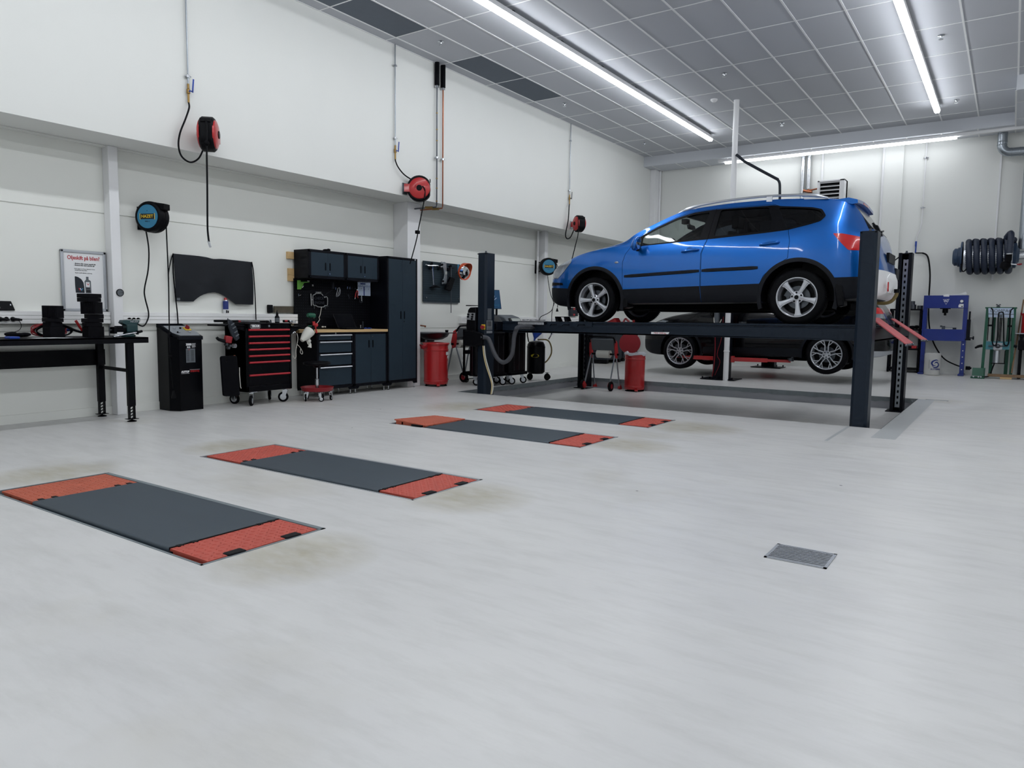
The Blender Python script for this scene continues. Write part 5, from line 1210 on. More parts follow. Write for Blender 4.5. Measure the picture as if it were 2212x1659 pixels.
mb = MB(); mb.tube([V(-6.42,8.56,.845)] + WP('D', [(800,925),(830,980),(860,1060),(900,1130),(950,1165),(1000,1145),(1040,1085),(1055,1000),(1062,920),(1080,850),(1110,815)], Y=8.58) + [V(-5.79,8.99,1.0)], .031, 12, 5); obj('hydraulic_hose', mb, 'hose_grey', t)
mb = MB(); mb.lathe([(.042,-.04),(.042,.03)], (-6.42,8.575,.845), (0,1,0), 14); obj('hose_socket', mb, 'black_plastic', t)
mb = MB(); mb.tube(WP('D', [(752,1000),(762,1100),(785,1200),(815,1290),(838,1370),(840,1420),(832,1482)], Y=8.56), .008, 8, 5); obj('supply_pipe', mb, 'cord_cream', t, label='cream plastic pipe')
mb = MB(); mb.tube(WP('D', [(765,1000),(775,1100),(800,1200),(828,1290),(850,1370),(852,1420),(842,1480)], Y=8.57), .008, 8, 5); obj('supply_pipe', mb, 'cord_white', t, label='white plastic pipe')
# things lying on the lift
t = thing('tool_tray', 'aluminium tray with tools on the left end of the near runway', 'tray', (-5.79,8.95,1.03))
mb = MB(); mb.box(-6.02,-5.57,8.925,9.02,1.085,1.09); mb.box(-6.02,-5.57,8.92,8.926,1.035,1.075); mb.box(-6.02,-5.57,8.92,8.976,1.035,1.038)
for x in [-6.0+.043*i for i in range(10)]: mb.box(x,x+.025,8.916,8.921,1.04,1.07)
obj('tray', mb, 'alu', t, smooth=False)
rnd = random.Random(11)
for k, lb in enumerate(('thin steel spanner lying at the left of the runway tool tray','steel spanner lying in the middle of the runway tool tray','steel spanner lying at the right of the runway tool tray')):
    x = -5.92+.13*k; mb = MB(); mb.bar((x-.06,9.0,1.1),(x+.05,8.96+.02*k,1.104),.018,.008); mb.cyl((x-.06,9.0,1.096),(x-.06,9.0,1.108),.018,n=10); mb.cyl((x+.05,8.96+.02*k,1.098),(x+.05,8.96+.02*k,1.11),.015,n=10); tag(obj('spanner', mb, 'steel_dark'), lb, 'spanner', 'spanners on the runway tray')
def wp5(pts, y): return WP('T5', pts, Y=y)
t = thing('wheel_chock', 'black wheel chock frame standing on the near runway before the front wheel', 'chock', (-5.35,9.3,1.085))
mb = MB()
for q in ([(1092,160),(1135,155),(1185,272),(1110,272)], [(1300,155),(1345,155),(1395,265),(1325,272)]): mb.prism(wp5(q, 9.25), (0,.12,0))
mb.prism(wp5([(1092,152),(1345,152),(1345,165),(1092,168)], 9.25), (0,.12,0)); obj('frame', mb, 'black_plastic', t, smooth=False)
t = obj('wheel_wedge', MB().prism([(-4.62,9.35,1.09),(-4.78,9.35,1.09),(-4.66,9.35,1.15)], (0,.14,0)), 'red_plastic'); tag(t, 'red wedge on the runway behind the front wheel of the blue car', 'wedge')
t = obj('jack_adapter', MB().ell((-4.55,10.3,.0),.001,6,4) and MB().tube([(-4.60,9.52,1.09),(-4.57,9.52,1.14),(-4.53,9.5,1.12),(-4.50,9.5,1.1)], .014, 8, 3), 'pink_ramp'); tag(t, 'small pale red clamp on the near runway behind the front wheel', 'clamp')
mb = MB(); mb.cyl((-4.43,9.5,1.088),(-4.43,9.5,1.125),.018,n=10); tag(obj('jack_adapter', mb, 'red_plastic'), 'small red knob on the near runway right of the clamp', 'knob')
# jacking beam between the runways
t = thing('jacking_beam', 'dark jacking beam between the runways under the blue car', 'jack', (-3.0,10.1,.93))
mb = MB(); mb.box(-3.2,-2.95,9.575,10.645,.93,1.02); obj('beam', mb, 'lift_dark', t, bev=.005)
mb = MB(); mb.cyl((-3.07,10.1,1.02),(-3.07,10.1,1.12),.05,n=14); obj('piston', mb, 'steel_dark', t)
# ================================================================== CARS
def pchip(xs, ys):
    n = len(xs); h = [xs[i+1]-xs[i] for i in range(n-1)]; d = [(ys[i+1]-ys[i])/h[i] for i in range(n-1)]
    m = [d[0]] + [0]*(n-2) + [d[-1]]
    for i in range(1, n-1):
        if d[i-1]*d[i] > 0:
            w1, w2 = 2*h[i]+h[i-1], h[i]+2*h[i-1]; m[i] = (w1+w2)/(w1/d[i-1]+w2/d[i])
    def f(x):
        if x <= xs[0]: return ys[0]
        if x >= xs[-1]: return ys[-1]
        i = max(k for k in range(n-1) if xs[k] <= x); t = (x-xs[i])/h[i]
        return (2*t**3-3*t*t+1)*ys[i]+(t**3-2*t*t+t)*h[i]*m[i]+(-2*t**3+3*t*t)*ys[i+1]+(t**3-t*t)*h[i]*m[i+1]
    return f
class Hull:
    """car body: stations along x, each a half section of feature points mirrored about the centre plane"""
    def __init__(s, prof, yc, X0=0.0, Z0=0.0):
        s.f = {k: pchip([p[0] for p in v], [p[1] for p in v]) for k, v in prof.items()}; s.yc = yc; s.X0 = X0; s.Z0 = Z0
    def section(s, x, d=0.0):
        g = lambda k: s.f[k](x)
        hw, zb, zs, zbelt = g('hw')-d, g('zbot')+d, g('zside'), g('belt')
        yr, zr, zt = g('yroof'), g('zroof')-d, g('ztop')-d
        yr = min(yr, g('hw')-.03)-d
        zr = max(zr, zbelt-d+.004); zt = max(zt, zr+.004)
        h = max(.02, zbelt-zb)
        P = [(0,zb), (hw*.6,zb), (hw-.09,zb+.002), (hw-.025,zb+.045), (hw-.004,zb+h*.30), (hw,zb+h*.5), (hw-.008,zb+h*.72), (hw-.022,zb+h*.88), (hw-.05*min(1,g('hw')/.8),zbelt-d*.6)]
        b = P[-1]
        P += [(b[0]+(yr-b[0])*.35+.012, b[1]+(zr-b[1])*.35), (b[0]+(yr-b[0])*.7+.014, b[1]+(zr-b[1])*.7), (yr,zr)]
        P += [(yr-.035, zr+(zt-zr)*.45), (yr*.72, zr+(zt-zr)*.80), (yr*.36, zr+(zt-zr)*.96), (0,zt)]
        return P
    def build(s, name, x0, x1, n, d=0.0, sub=2, m='car_paint', dense=()):
        xs = sorted(set([x0+(x1-x0)*i/n for i in range(n+1)] + [q for q in dense if x0 < q < x1]))
        if d: xs = [x for x in xs if x0+d <= x <= x1-d]; xs = [x0+d]+[x for x in xs if x0+d+.004 < x < x1-d-.004]+[x1-d]
        mb = MB(); R = None
        for x in xs:
            P = s.section(x, d); C3 = catmull([Vector((p[0], p[1], 0)) for p in P], sub)
            half = [(max(0, p.x), p.y) for p in C3]
            ring = [V(x, s.yc-q[0], q[1]) for q in half] + [V(x, s.yc+q[0], q[1]) for q in reversed(half[1:-1])]
            R = len(ring); mb.v += ring
        for i in range(len(xs)-1):
            for j in range(R):
                mb.f.append([i*R+j, (i+1)*R+j, (i+1)*R+(j+1) % R, i*R+(j+1) % R]); mb.mi.append(0)
        # ends: rounded off by a smaller inner ring
        for i, e in ((0, -1), (len(xs)-1, 1)):
            ring = mb.v[i*R:(i+1)*R]; c = sum(ring, V(0,0,0))/R
            base = len(mb.v); mb.v += [c+(q-c)*.72+V(e*.018,0,0) for q in ring]; mb.v.append(c+V(e*.026,0,0))
            for j in range(R):
                q = [i*R+j, base+j, base+(j+1) % R, i*R+(j+1) % R]; mb.f.append(q if e < 0 else q[::-1]); mb.mi.append(0)
                mb.f.append([base+j, base+R, base+(j+1) % R] if e < 0 else [base+(j+1) % R, base+R, base+j]); mb.mi.append(0)
        me = bpy.data.meshes.new(name); me.from_pydata([tuple(v) for v in mb.v], [], mb.f); me.materials.append(MATS[m])
        bm = bmesh.new(); bm.from_mesh(me); bmesh.ops.recalc_face_normals(bm, faces=bm.faces); bm.to_mesh(me); bm.free()
        o = bpy.data.objects.new(name, me); C.objects.link(o); return o
    def yside(s, x, z):
        """near side surface (world y) at x, z"""
        P = s.section(x)[2:12]
        for (a, b) in zip(P, P[1:]):
            if a[1] <= z <= b[1]: return s.yc-(a[0]+(b[0]-a[0])*(z-a[1])/max(1e-6, b[1]-a[1]))
        return s.yc-P[-1][0] if z > P[-1][1] else s.yc-P[0][0]
def prism_obj(poly_xz, y0, y1, m='car_inside'):
    mb = MB(); mb.prism([(x, y0, z) for x, z in poly_xz], (0, y1-y0, 0))
    me = bpy.data.meshes.new('tmp'); me.from_pydata([tuple(v) for v in mb.v], [], mb.f); me.materials.append(MATS[m])
    bm = bmesh.new(); bm.from_mesh(me); bmesh.ops.recalc_face_normals(bm, faces=bm.faces); bm.to_mesh(me); bm.free()
    o = bpy.data.objects.new('tmp', me); C.objects.link(o); return o
def tmp_obj(mb, m='car_inside'):
    me = bpy.data.meshes.new('tmp'); me.from_pydata([tuple(v) for v in mb.v], [], mb.f); me.materials.append(MATS[m])
    bm = bmesh.new(); bm.from_mesh(me); bmesh.ops.recalc_face_normals(bm, faces=bm.faces); bm.to_mesh(me); bm.free()
    o = bpy.data.objects.new('tmp', me); C.objects.link(o); return o
def copy_tmp(o): c = o.copy(); c.data = o.data.copy(); C.objects.link(c); return c
def finish(o, name, parent, ang=30):
    off = base_of(parent)
    for v in o.data.vertices: v.co -= off
    me = o.data; me.polygons.foreach_set('use_smooth', [True]*len(me.polygons)); me.set_sharp_from_angle(angle=math.radians(ang)); me.update()
    o.name = name; o.parent = parent; o.location = (0,0,0); return o
def rounded(poly, r, k=4):
    out = []; n = len(poly)
    for i in range(n):
        p, q, w = Vector(poly[i-1]).to_2d(), Vector(poly[i]).to_2d(), Vector(poly[(i+1) % n]).to_2d()
        u, v = p-q, w-q; rr = min(r, u.length*.45, v.length*.45); u.normalize(); v.normalize()
        for j in range(k+1):
            f = j/k; c = q + u*rr*(1-f)**2 + v*rr*f**2; out.append((c.x, c.y))
    return out
def grow(poly, d):
    c = [sum(p[0] for p in poly)/len(poly), sum(p[1] for p in poly)/len(poly)]; out = []; n = len(poly)
    for i in range(n):
        p, q, w = Vector(poly[i-1]), Vector(poly[i]), Vector(poly[(i+1) % n])
        e1, e2 = (q-p).normalized(), (w-q).normalized(); n1, n2 = Vector((e1.y, -e1.x)), Vector((e2.y, -e2.x))
        b = (n1+n2); b = b.normalized() if b.length > 1e-6 else n1
        k = d/max(.4, b.dot(n1)); cand = q+b*k
        out.append((cand.x, cand.y))
    A = lambda P: abs(sum(P[i-1][0]*P[i][1]-P[i][0]*P[i-1][1] for i in range(len(P))))
    if (A(out) > A(poly)) != (d > 0): return grow(list(reversed(poly)), d)
    return out
def wheel(parent, cx, yo, cz, R, rimR, side, spin, style, w=.215, m_rim='rim_silver', name='wheel'):
    """side=-1: outer face towards -y"""
    s = side; ax = V(0, s, 0); o = V(cx, yo, cz)   # o: outer face plane
    mb = MB(); prof = [(rimR,-.02),(rimR+.012,-.002),(rimR+.05,.0),(R-.03,-.006),(R-.008,-.022),(R,-.05),(R,-w+.05),(R-.008,-w+.022),(R-.03,-w+.005),(rimR,-w)]
    prof2 = []
    mb.lathe(prof, o, ax, 56, caps=False)
    for k in range(72):   # tread blocks on the shoulder
        a = 2*PI*k/72; d = V(math.cos(a), 0, math.sin(a)); tg = V(-d.z, 0, d.x)
        mb.obox(o+d*(R-.001)-ax*.045, (.006, .05, .014), (d, ax, tg))
    W_ = obj(name, mb, 'tyre_rubber', parent, ang=50)
    mb = MB(); mb.lathe([(rimR,-w+.01),(rimR-.03,-w+.03),(rimR-.035,-.06),(rimR-.018,-.03),(rimR-.014,-.012),(rimR-.006,-.004),(rimR+.004,-.004),(rimR+.006,-.02)], o, ax, 56, caps=False)
    def pt(r, a, dep): return o + V(math.cos(a)*r, 0, math.sin(a)*r) + ax*dep
    if style == 5:
        for k in range(5):
            a = spin + 2*PI*k/5
            prf = [(.028,.62),(.055,.42),(.10,.21),(.15,.17),(.20,.165),(rimR-.03,.19),(rimR-.014,.20)]
            L = [pt(r, a-h, -.030+.012*(r/rimR)) for r, h in prf]; Rr = [pt(r, a+h, -.030+.012*(r/rimR)) for r, h in prf]
            vs = L+Rr; n = len(L); back = [v-ax*.03 for v in vs]
            mid = [pt(r, a, -.018+.014*(r/rimR)) for r, h in prf]
            ml = [pt(r, a-h*.55, -.022+.014*(r/rimR)) for r, h in prf]; mr = [pt(r, a+h*.55, -.022+.014*(r/rimR)) for r, h in prf]
            gl = [pt(r, a-h*.62, -.031+.014*(r/rimR)) for r, h in prf]; gr = [pt(r, a+h*.62, -.031+.014*(r/rimR)) for r, h in prf]
            rows = [[v-ax*.04 for v in L], L, gl, ml, mid, mr, gr, Rr, [v-ax*.04 for v in Rr]]
            allv = sum(rows, []); fs = []
            for q in range(len(rows)-1):
                for i in range(n-1): fs.append((q*n+i, q*n+i+1, (q+1)*n+i+1, (q+1)*n+i))
            mb.add(allv, fs)
        mb.lathe([(.075,-.05),(.075,-.03),(.06,-.022),(.036,-.016),(.034,-.006),(.0,-.004)], o, ax, 24, caps=False)
    else:
        for k in range(5):
            for e in (-1, 1):
                a = spin + 2*PI*k/5 + e*.17
                mb.bar(pt(.06, spin+2*PI*k/5+e*.5, -.03), pt(rimR*.62, a, -.018), .016, .02, ax)
                mb.bar(pt(rimR*.62, a, -.018), pt(rimR-.012, a+e*.03, -.012), .014, .018, ax)
                mb.bar(pt(rimR*.60, a, -.018), pt(rimR-.012, a+e*.26, -.012), .012, .016, ax)
        mb.lathe([(.07,-.05),(.07,-.032),(.03,-.026),(.0,-.024)], o, ax, 20, caps=False)
    obj('rim', mb, m_rim, W_, ang=30, label='silver alloy rim')
    mb = MB()
    for k in range(5):
        a = spin + 2*PI*(k+.5)/5; p = pt(.056 if style == 5 else .045, a, -.024); mb.lathe([(.012,0),(.012,.006),(.009,.012),(.0,.012)], p, ax, 10)
    if style == 5: mb.lathe([(.026,0),(.024,.003),(.0,.003)], o+ax*-.004, ax, 18)
    obj('wheel_nut', mb, 'car_trim' if style == 5 else 'steel_dark', W_)
    mb = MB(); mb.lathe([(.04,-.10),(.14,-.10),(.14,-.112),(.04,-.112)], o, ax, 32); mb.lathe([(.06,-.09),(.06,-.13)], o, ax, 20)
    a = 2.6; mb.obox(pt(.12, a, -.105), (.07,.05,.13), (V(math.cos(a),0,math.sin(a)), ax, V(-math.sin(a),0,math.cos(a)))); obj('brake_disc', mb, 'steel_dark', W_)
    mb = MB(); mb.lathe([(rimR-.012,-.14),(.0,-.14)], o, ax, 32, caps=False); obj('back_plate', mb, 'car_trim', W_)
    return W_
# ------------------------------------------------------------------ blue car
YC = 10.105
prof = dict(
 hw=[(-5.86,.40),(-5.80,.60),(-5.70,.70),(-5.55,.785),(-5.35,.845),(-5.1,.875),(-4.8,.885),(-4.0,.89),(-3.0,.89),(-2.2,.89),(-1.8,.88),(-1.6,.855),(-1.45,.80),(-1.36,.72),(-1.29,.60),(-1.255,.46)],
 zbot=[(-5.86,1.45),(-5.75,1.37),(-5.6,1.325),(-5.4,1.31),(-5.0,1.32),(-4.4,1.35),(-3.3,1.36),(-2.6,1.37),(-1.8,1.39),(-1.5,1.41),(-1.36,1.43),(-1.255,1.50)],
 zside=[(-5.86,1.6),(-1.25,1.6)],
 belt=[(-5.86,1.70),(-5.80,1.80),(-5.70,1.87),(-5.55,1.925),(-5.4,1.975),(-5.25,2.03),(-5.03,2.08),(-4.8,2.112),(-4.6,2.128),(-4.45,2.125),(-4.24,2.122),(-3.34,2.172),(-2.6,2.215),(-2.3,2.24),(-2.05,2.285),(-1.85,2.31),(-1.7,2.28),(-1.55,2.19),(-1.45,2.10),(-1.36,1.98),(-1.29,1.80),(-1.255,1.66)],
 yroof=[(-5.86,.3),(-5.6,.60),(-5.3,.70),(-4.9,.76),(-4.6,.79),(-4.45,.80),(-4.3,.765),(-4.05,.70),(-3.8,.655),(-3.4,.63),(-2.8,.62),(-2.2,.60),(-1.85,.575),(-1.6,.56),(-1.4,.55),(-1.25,.3)],
 zroof=[(-5.86,1.72),(-5.7,1.90),(-5.55,1.955),(-5.4,2.005),(-5.25,2.052),(-5.03,2.096),(-4.8,2.136),(-4.6,2.168),(-4.5,2.19),(-4.45,2.215),(-4.38,2.272),(-4.25,2.345),(-4.06,2.438),(-3.88,2.518),(-3.75,2.562),(-3.6,2.59),(-3.38,2.612),(-3.0,2.633),(-2.6,2.638),(-2.2,2.625),(-1.93,2.605),(-1.75,2.585),(-1.64,2.52),(-1.55,2.40),(-1.47,2.29),(-1.40,2.20),(-1.34,2.05),(-1.29,1.86),(-1.255,1.70)],
 ztop=[(-5.86,1.74),(-5.7,1.925),(-5.5,2.02),(-5.25,2.092),(-5.03,2.135),(-4.8,2.172),(-4.65,2.20),(-4.55,2.24),(-4.45,2.30),(-4.25,2.41),(-4.06,2.50),(-3.88,2.575),(-3.7,2.622),(-3.4,2.66),(-3.0,2.682),(-2.6,2.686),(-2.2,2.672),(-1.93,2.65),(-1.75,2.62),(-1.65,2.56),(-1.56,2.43),(-1.47,2.31),(-1.40,2.22),(-1.34,2.07),(-1.29,1.88),(-1.255,1.72)])
def build_blue():
    H = Hull(prof, YC)
    dense = [-5.84,-5.82,-5.78,-5.74,-1.66,-1.64,-1.62,-1.6,-1.58,-1.5,-1.48,-1.46,-1.44,-1.42,-1.4,-1.38,-1.36,-1.34,-1.32,-1.3,-1.28,-1.27]
    A0, A1 = -5.86, -1.255
    car = thing('car', 'bright blue estate car raised on the four post lift', 'car', (-3.55, YC, 1.09))
    hb = lambda d, m='car_paint': H.build('tmp', A0, A1, 92, d, 2, m, dense)
    full = hb(0.0)
    WC = [(-4.935, 1.402), (-2.172, 1.428)]
    # side glass outlines (x, z)
    front_glass = rounded([(-4.235,2.145),(-4.235,2.262),(-4.05,2.362),(-3.81,2.466),(-3.56,2.530),(-3.355,2.545),(-3.43,2.195)], .03)
    rear_glass = rounded([(-3.235,2.215),(-3.21,2.563),(-2.60,2.553),(-2.535,2.40),(-2.525,2.245)], .03)
    q_glass = rounded([(-2.475,2.535),(-2.295,2.522),(-2.087,2.497),(-1.985,2.468),(-1.93,2.392),(-1.968,2.345),(-2.078,2.315),(-2.33,2.262)], .03)
    dlo = rounded([(-4.40,2.128),(-4.30,2.243),(-4.05,2.388),(-3.8,2.496),(-3.56,2.556),(-3.3,2.574),(-2.55,2.574),(-2.45,2.555),(-2.29,2.538),(-2.08,2.513),(-1.965,2.48),(-1.905,2.392),(-1.955,2.328),(-2.07,2.297),(-2.32,2.245),(-2.6,2.222),(-3.3,2.182)], .02)
    door_f = [(-4.378,2.150),(-4.30,2.262),(-4.05,2.405),(-3.8,2.512),(-3.56,2.572),(-3.28,2.588),(-3.323,2.172),(-3.385,2.0),(-3.378,1.577),(-3.352,1.40),(-4.43,1.385),(-4.487,1.548),(-4.498,1.91),(-4.462,2.03)]
    door_r = [(-3.27,2.588),(-2.55,2.59),(-2.47,2.56),(-2.40,2.434),(-2.31,2.237),(-2.284,2.108),(-2.294,1.90),(-2.45,1.80),(-2.57,1.70),(-2.625,1.58),(-2.64,1.42),(-3.342,1.40),(-3.37,1.577),(-3.377,2.0),(-3.315,2.172)]
    # cabin space and openings
    inner = H.build('tmp', A0, A1, 60, .035, 2, 'car_inside', dense); bx = tmp_obj(MB().box(-4.62,-1.42,YC-1,YC+1,1.93,2.9)); boolean(inner, bx, 'INTERSECT'); kill(bx)
    body = copy_tmp(full); boolean(body, inner, 'DIFFERENCE'); kill(inner)
    for x, z in WC:
        mb = MB()
        mb.cyl((x, YC-1.2, z), (x, YC-.56, z), .428, n=48); mb.cyl((x, YC+.56, z), (x, YC+1.2, z), .428, n=48); c = tmp_obj(mb, 'car_trim'); boolean(body, c, 'DIFFERENCE'); kill(c)
    c = prism_obj(dlo, YC-1.2, YC+1.2); boolean(body, c, 'DIFFERENCE'); kill(c)
    ws = tmp_obj(MB().prism([(0,YC-.70,2.24),(0,YC-.60,2.44),(0,YC-.56,2.575),(0,YC+.56,2.575),(0,YC+.60,2.44),(0,YC+.70,2.24)], (1,0,0)))
    for v in ws.data.vertices: v.co.x = -4.70 if v.co.x < .5 else -3.80
    wsc = copy_tmp(ws); boolean(body, wsc, 'DIFFERENCE'); kill(wsc)
    rg = tmp_obj(MB().prism([(0,YC-.62,2.23),(0,YC-.50,2.50),(0,YC+.50,2.50),(0,YC+.62,2.23)], (1,0,0)))
    for v in rg.data.vertices: v.co.x = -1.72 if v.co.x < .5 else -1.2
    # doors on the near side
    doors_ = []
    for poly, nm in ((door_f,'f'),(door_r,'r')):
        c = prism_obj(grow(poly, -.003), 8.9, YC-.38); d = copy_tmp(body); boolean(d, c, 'INTERSECT'); kill(c)
        doors_.append(finish(d, 'door', car))
    for poly in (door_f, door_r):
        c = prism_obj(grow(poly, .002), 8.9, YC-.37, 'car_trim'); boolean(body, c, 'DIFFERENCE'); kill(c)
    finish(body, 'body', car)
    # shells for glass and black window surrounds
    def shell(o, i, m): a = hb(o, m); b = hb(i, m); boolean(a, b, 'DIFFERENCE'); kill(b); return a
    gsh = shell(.006, .011, 'glass_clear'); gsd = shell(.006, .011, 'glass_dark')
    def pane(sh, poly, side, parent, name, m, gr=.004):
        c = prism_obj(grow(poly, gr), YC-1.2 if side < 0 else YC+.2, YC-.2 if side < 0 else YC+1.2, m); p = copy_tmp(sh); boolean(p, c, 'INTERSECT'); kill(c)
        p.data.materials.clear(); p.data.materials.append(MATS[m]); p.data.polygons.foreach_set('material_index', [0]*len(p.data.polygons)); return finish(p, name, parent)
    for s in (-1, 1):
        pane(gsh, front_glass, s, doors_[0] if s < 0 else car, 'side_window', 'glass_clear'); pane(gsd, rear_glass, s, doors_[1] if s < 0 else car, 'side_window', 'glass_dark'); pane(gsd, q_glass, s, car, 'quarter_window', 'glass_dark')
    w = copy_tmp(gsh); boolean(w, ws, 'INTERSECT'); kill(ws); w.data.materials.clear(); w.data.materials.append(MATS['glass_clear']); finish(w, 'windscreen', car)
    tsh = shell(-.002, .016, 'car_trim')
    for s in (-1, 1):
        c = prism_obj(grow(dlo, .003), YC-1.2 if s < 0 else YC+.2, YC-.2 if s < 0 else YC+1.2, 'car_trim'); p = copy_tmp(tsh); boolean(p, c, 'INTERSECT'); kill(c)
        for gpoly in (front_glass, rear_glass, q_glass):
            c = prism_obj(gpoly, YC-1.3, YC+1.3, 'car_trim'); boolean(p, c, 'DIFFERENCE'); kill(c)
        c = prism_obj([(-3.325,2.10),(-3.262,2.65),(-3.259,2.65),(-3.320,2.10)], YC-1.3, YC+1.3, 'car_trim'); boolean(p, c, 'DIFFERENCE'); kill(c)
        finish(p, 'window_surround', car, 40)['label'] = 'black window surround'
    # rear screen: dark glass shell over the tailgate
    r = shell(-.003, .01, 'screen_dark'); boolean(r, rg, 'INTERSECT'); kill(rg); finish(r, 'rear_window', car)
    # dark lower cladding, slightly proud of the paint
    cl = hb(-.006, 'car_clad')
    def patch(src, poly, y0, y1, name, m, parent=car, label=None):
        c = prism_obj(poly, y0, y1, m); p = copy_tmp(src); boolean(p, c, 'INTERSECT'); kill(c)
        p.data.materials.clear(); p.data.materials.append(MATS[m]); p.data.polygons.foreach_set('material_index', [0]*len(p.data.polygons)); p = finish(p, name, parent)
        if label: p['label'] = label
        return p
    for s in (-1, 1):
        y0, y1 = (8.9, YC-.55) if s < 0 else (YC+.55, 11.4)
        for poly, k in (([(-4.475,1.3),(-4.475,1.545),(-3.385,1.577),(-3.36,1.3)],0), ([(-3.355,1.3),(-3.376,1.577),(-2.625,1.597),(-2.60,1.3)],1)):
            patch(cl, poly, y0, y1, 'sill_cladding', 'car_clad', doors_[k] if s < 0 else car, 'dark grey sill cladding')
    def circ_cut(o, x, z, r):
        c = tmp_obj(MB().cyl((x,8.5,z),(x,11.7,z), r, n=48), 'car_clad'); boolean(o, c, 'DIFFERENCE'); kill(c); return o
    cf = copy_tmp(cl); circ_cut(cf, *WC[0], .43); patch(cf, [(-5.95,1.2),(-5.95,1.60),(-5.3,1.565),(-5.2,1.2)], 8.9, 11.4, 'front_bumper_base', 'car_clad', label='dark lower front bumper'); kill(cf)
    cr = copy_tmp(cl); circ_cut(cr, *WC[1], .43); patch(cr, [(-1.85,1.3),(-1.80,1.655),(-1.45,1.663),(-1.38,1.3)], 8.9, 11.4, 'rear_bumper_base', 'car_clad', label='dark lower rear bumper'); kill(cr)
    patch(cl, [(-1.375,1.36),(-1.40,1.60),(-1.33,1.75),(-1.22,1.74),(-1.18,1.36)], 9.0, 11.2, 'rear_bumper', 'white_paint', label='pale rear bumper shell')
    kill(cl)
    # arch trims
    for x, z in WC:
        for s in (-1, 1):
            mb = MB(); n = 40; rows = []
            for i in range(n+1):
                a = math.radians(-18 + 216*i/n)
                row = []
                for r_, o_ in ((.425,.02),(.425,-.012),(.45,-.014),(.474,-.008),(.474,.02)):
                    px, pz = x+r_*math.cos(a), z+r_*math.sin(a); ys = H.yside(min(max(px,-5.7),-1.5), max(pz, H.f['zbot'](px)+.05)); y = ys+o_
                    row.append(V(px, y if s < 0 else 2*YC-y, pz))
                rows.append(row)
            mb.add(sum(rows, []), [(i*5+j, i*5+(j+1) % 5, (i+1)*5+(j+1) % 5, (i+1)*5+j) for i in range(n) for j in range(5)] + [(0,1,2,3,4), tuple(n*5+j for j in (4,3,2,1,0))])
            obj('arch_trim', mb, 'car_clad', car, ang=35)
    # mud flaps behind the wheels
    for x0, z0 in ((-4.50,1.42),(-1.73,1.45)):
        mb = MB(); mb.prism([(x0-.03,9.23,z0+.14),(x0+.06,9.23,z0+.12),(x0+.10,9.23,z0-.12),(x0+.02,9.23,z0-.14)], (0,.2,0)); obj('mud_flap', mb, 'car_trim', car, bev=.012)
    # wheels
    spin = [math.radians(37), math.radians(60)]
    for k, (x, z) in enumerate(WC):
        R_ = .338 if k else .322; zc_ = z if k else 1.402
        wheel(car, x, 9.225, zc_, R_, .237, -1, spin[k], 5); wheel(car, x, 2*YC-9.225, zc_, R_, .237, 1, .4, 5)
    # side details
    for k, (d, x0, z0) in enumerate(((doors_[0],-3.53,2.036),(doors_[1],-2.52,2.081))):
        y = H.yside(x0, z0); mb = MB(); mb.lathe([(.0,.0),(.045,.001),(.05,.003)], (x0-.005, y-.002, z0), (0,-1,0), 20); o = obj('handle_cup', mb, 'car_paint', d)
        mb = MB(); mb.tube([(x0-.115,y+.004,z0-.012),(x0-.085,y-.03,z0-.006),(x0,y-.038,z0+.003),(x0+.085,y-.032,z0+.012),(x0+.115,y+.004,z0+.014)], [.012,.016,.015,.016,.012], 10, 4); obj('door_handle', mb, 'car_paint', d)
    for d, pts, z0, z1 in ((doors_[0], (-4.46,-3.395), 1.723, 1.772), (doors_[1], (-3.36,-2.645), 1.775, 1.793)):
        mb = MB(); n = 10; rows = []
        for i in range(n+1):
            x = pts[0]+(pts[1]-pts[0])*i/n; z = z0+(z1-z0)*i/n; y = H.yside(x, z); e = .75 if i in (0, n) else 1
            rows.append([V(x,y+.003,z+.024*e), V(x,y-.014*e,z+.017*e), V(x,y-.015*e,z-.016*e), V(x,y+.003,z-.024*e)])
        mb.add(sum(rows, []), [(i*4+j, i*4+(j+1) % 4, (i+1)*4+(j+1) % 4, (i+1)*4+j) for i in range(n) for j in range(4)] + [(0,1,2,3), (n*4+3,n*4+2,n*4+1,n*4)]); obj('side_moulding', mb, 'car_clad', d, label='black side moulding')
    y = H.yside(-4.587,1.918); mb = MB(); mb.ell((-4.587,y-.002,1.918),(.032,.008,.016),16,8); obj('side_repeater', mb, 'lamp_clear', car)
    # mirror
    mb = MB(); mb.ell((-4.235,9.10,2.15),(.062,.085,.095),18,12)
    for v in mb.v:
        if v.x > -4.21: v.x = -4.21+(v.x+4.21)*.25
        v.z += (v.y-9.1)*.1; v.x -= (v.z-2.15)*-.25
    m = obj('wing_mirror', mb, 'car_paint', car); mb = MB(); mb.ell((-4.205,9.10,2.152),(.008,.07,.078),16,10); obj('mirror_glass', mb, 'chrome', m)
    mb = MB(); mb.tube([(-4.25,9.16,2.08),(-4.27,9.24,2.11),(-4.28,9.30,2.13)], [.03,.028,.03], 10, 3); mb.prism([(-4.40,9.262,2.13),(-4.24,9.265,2.13),(-4.245,9.31,2.27)], (0,-.006,0)); obj('mirror_foot', mb, 'car_trim', m)
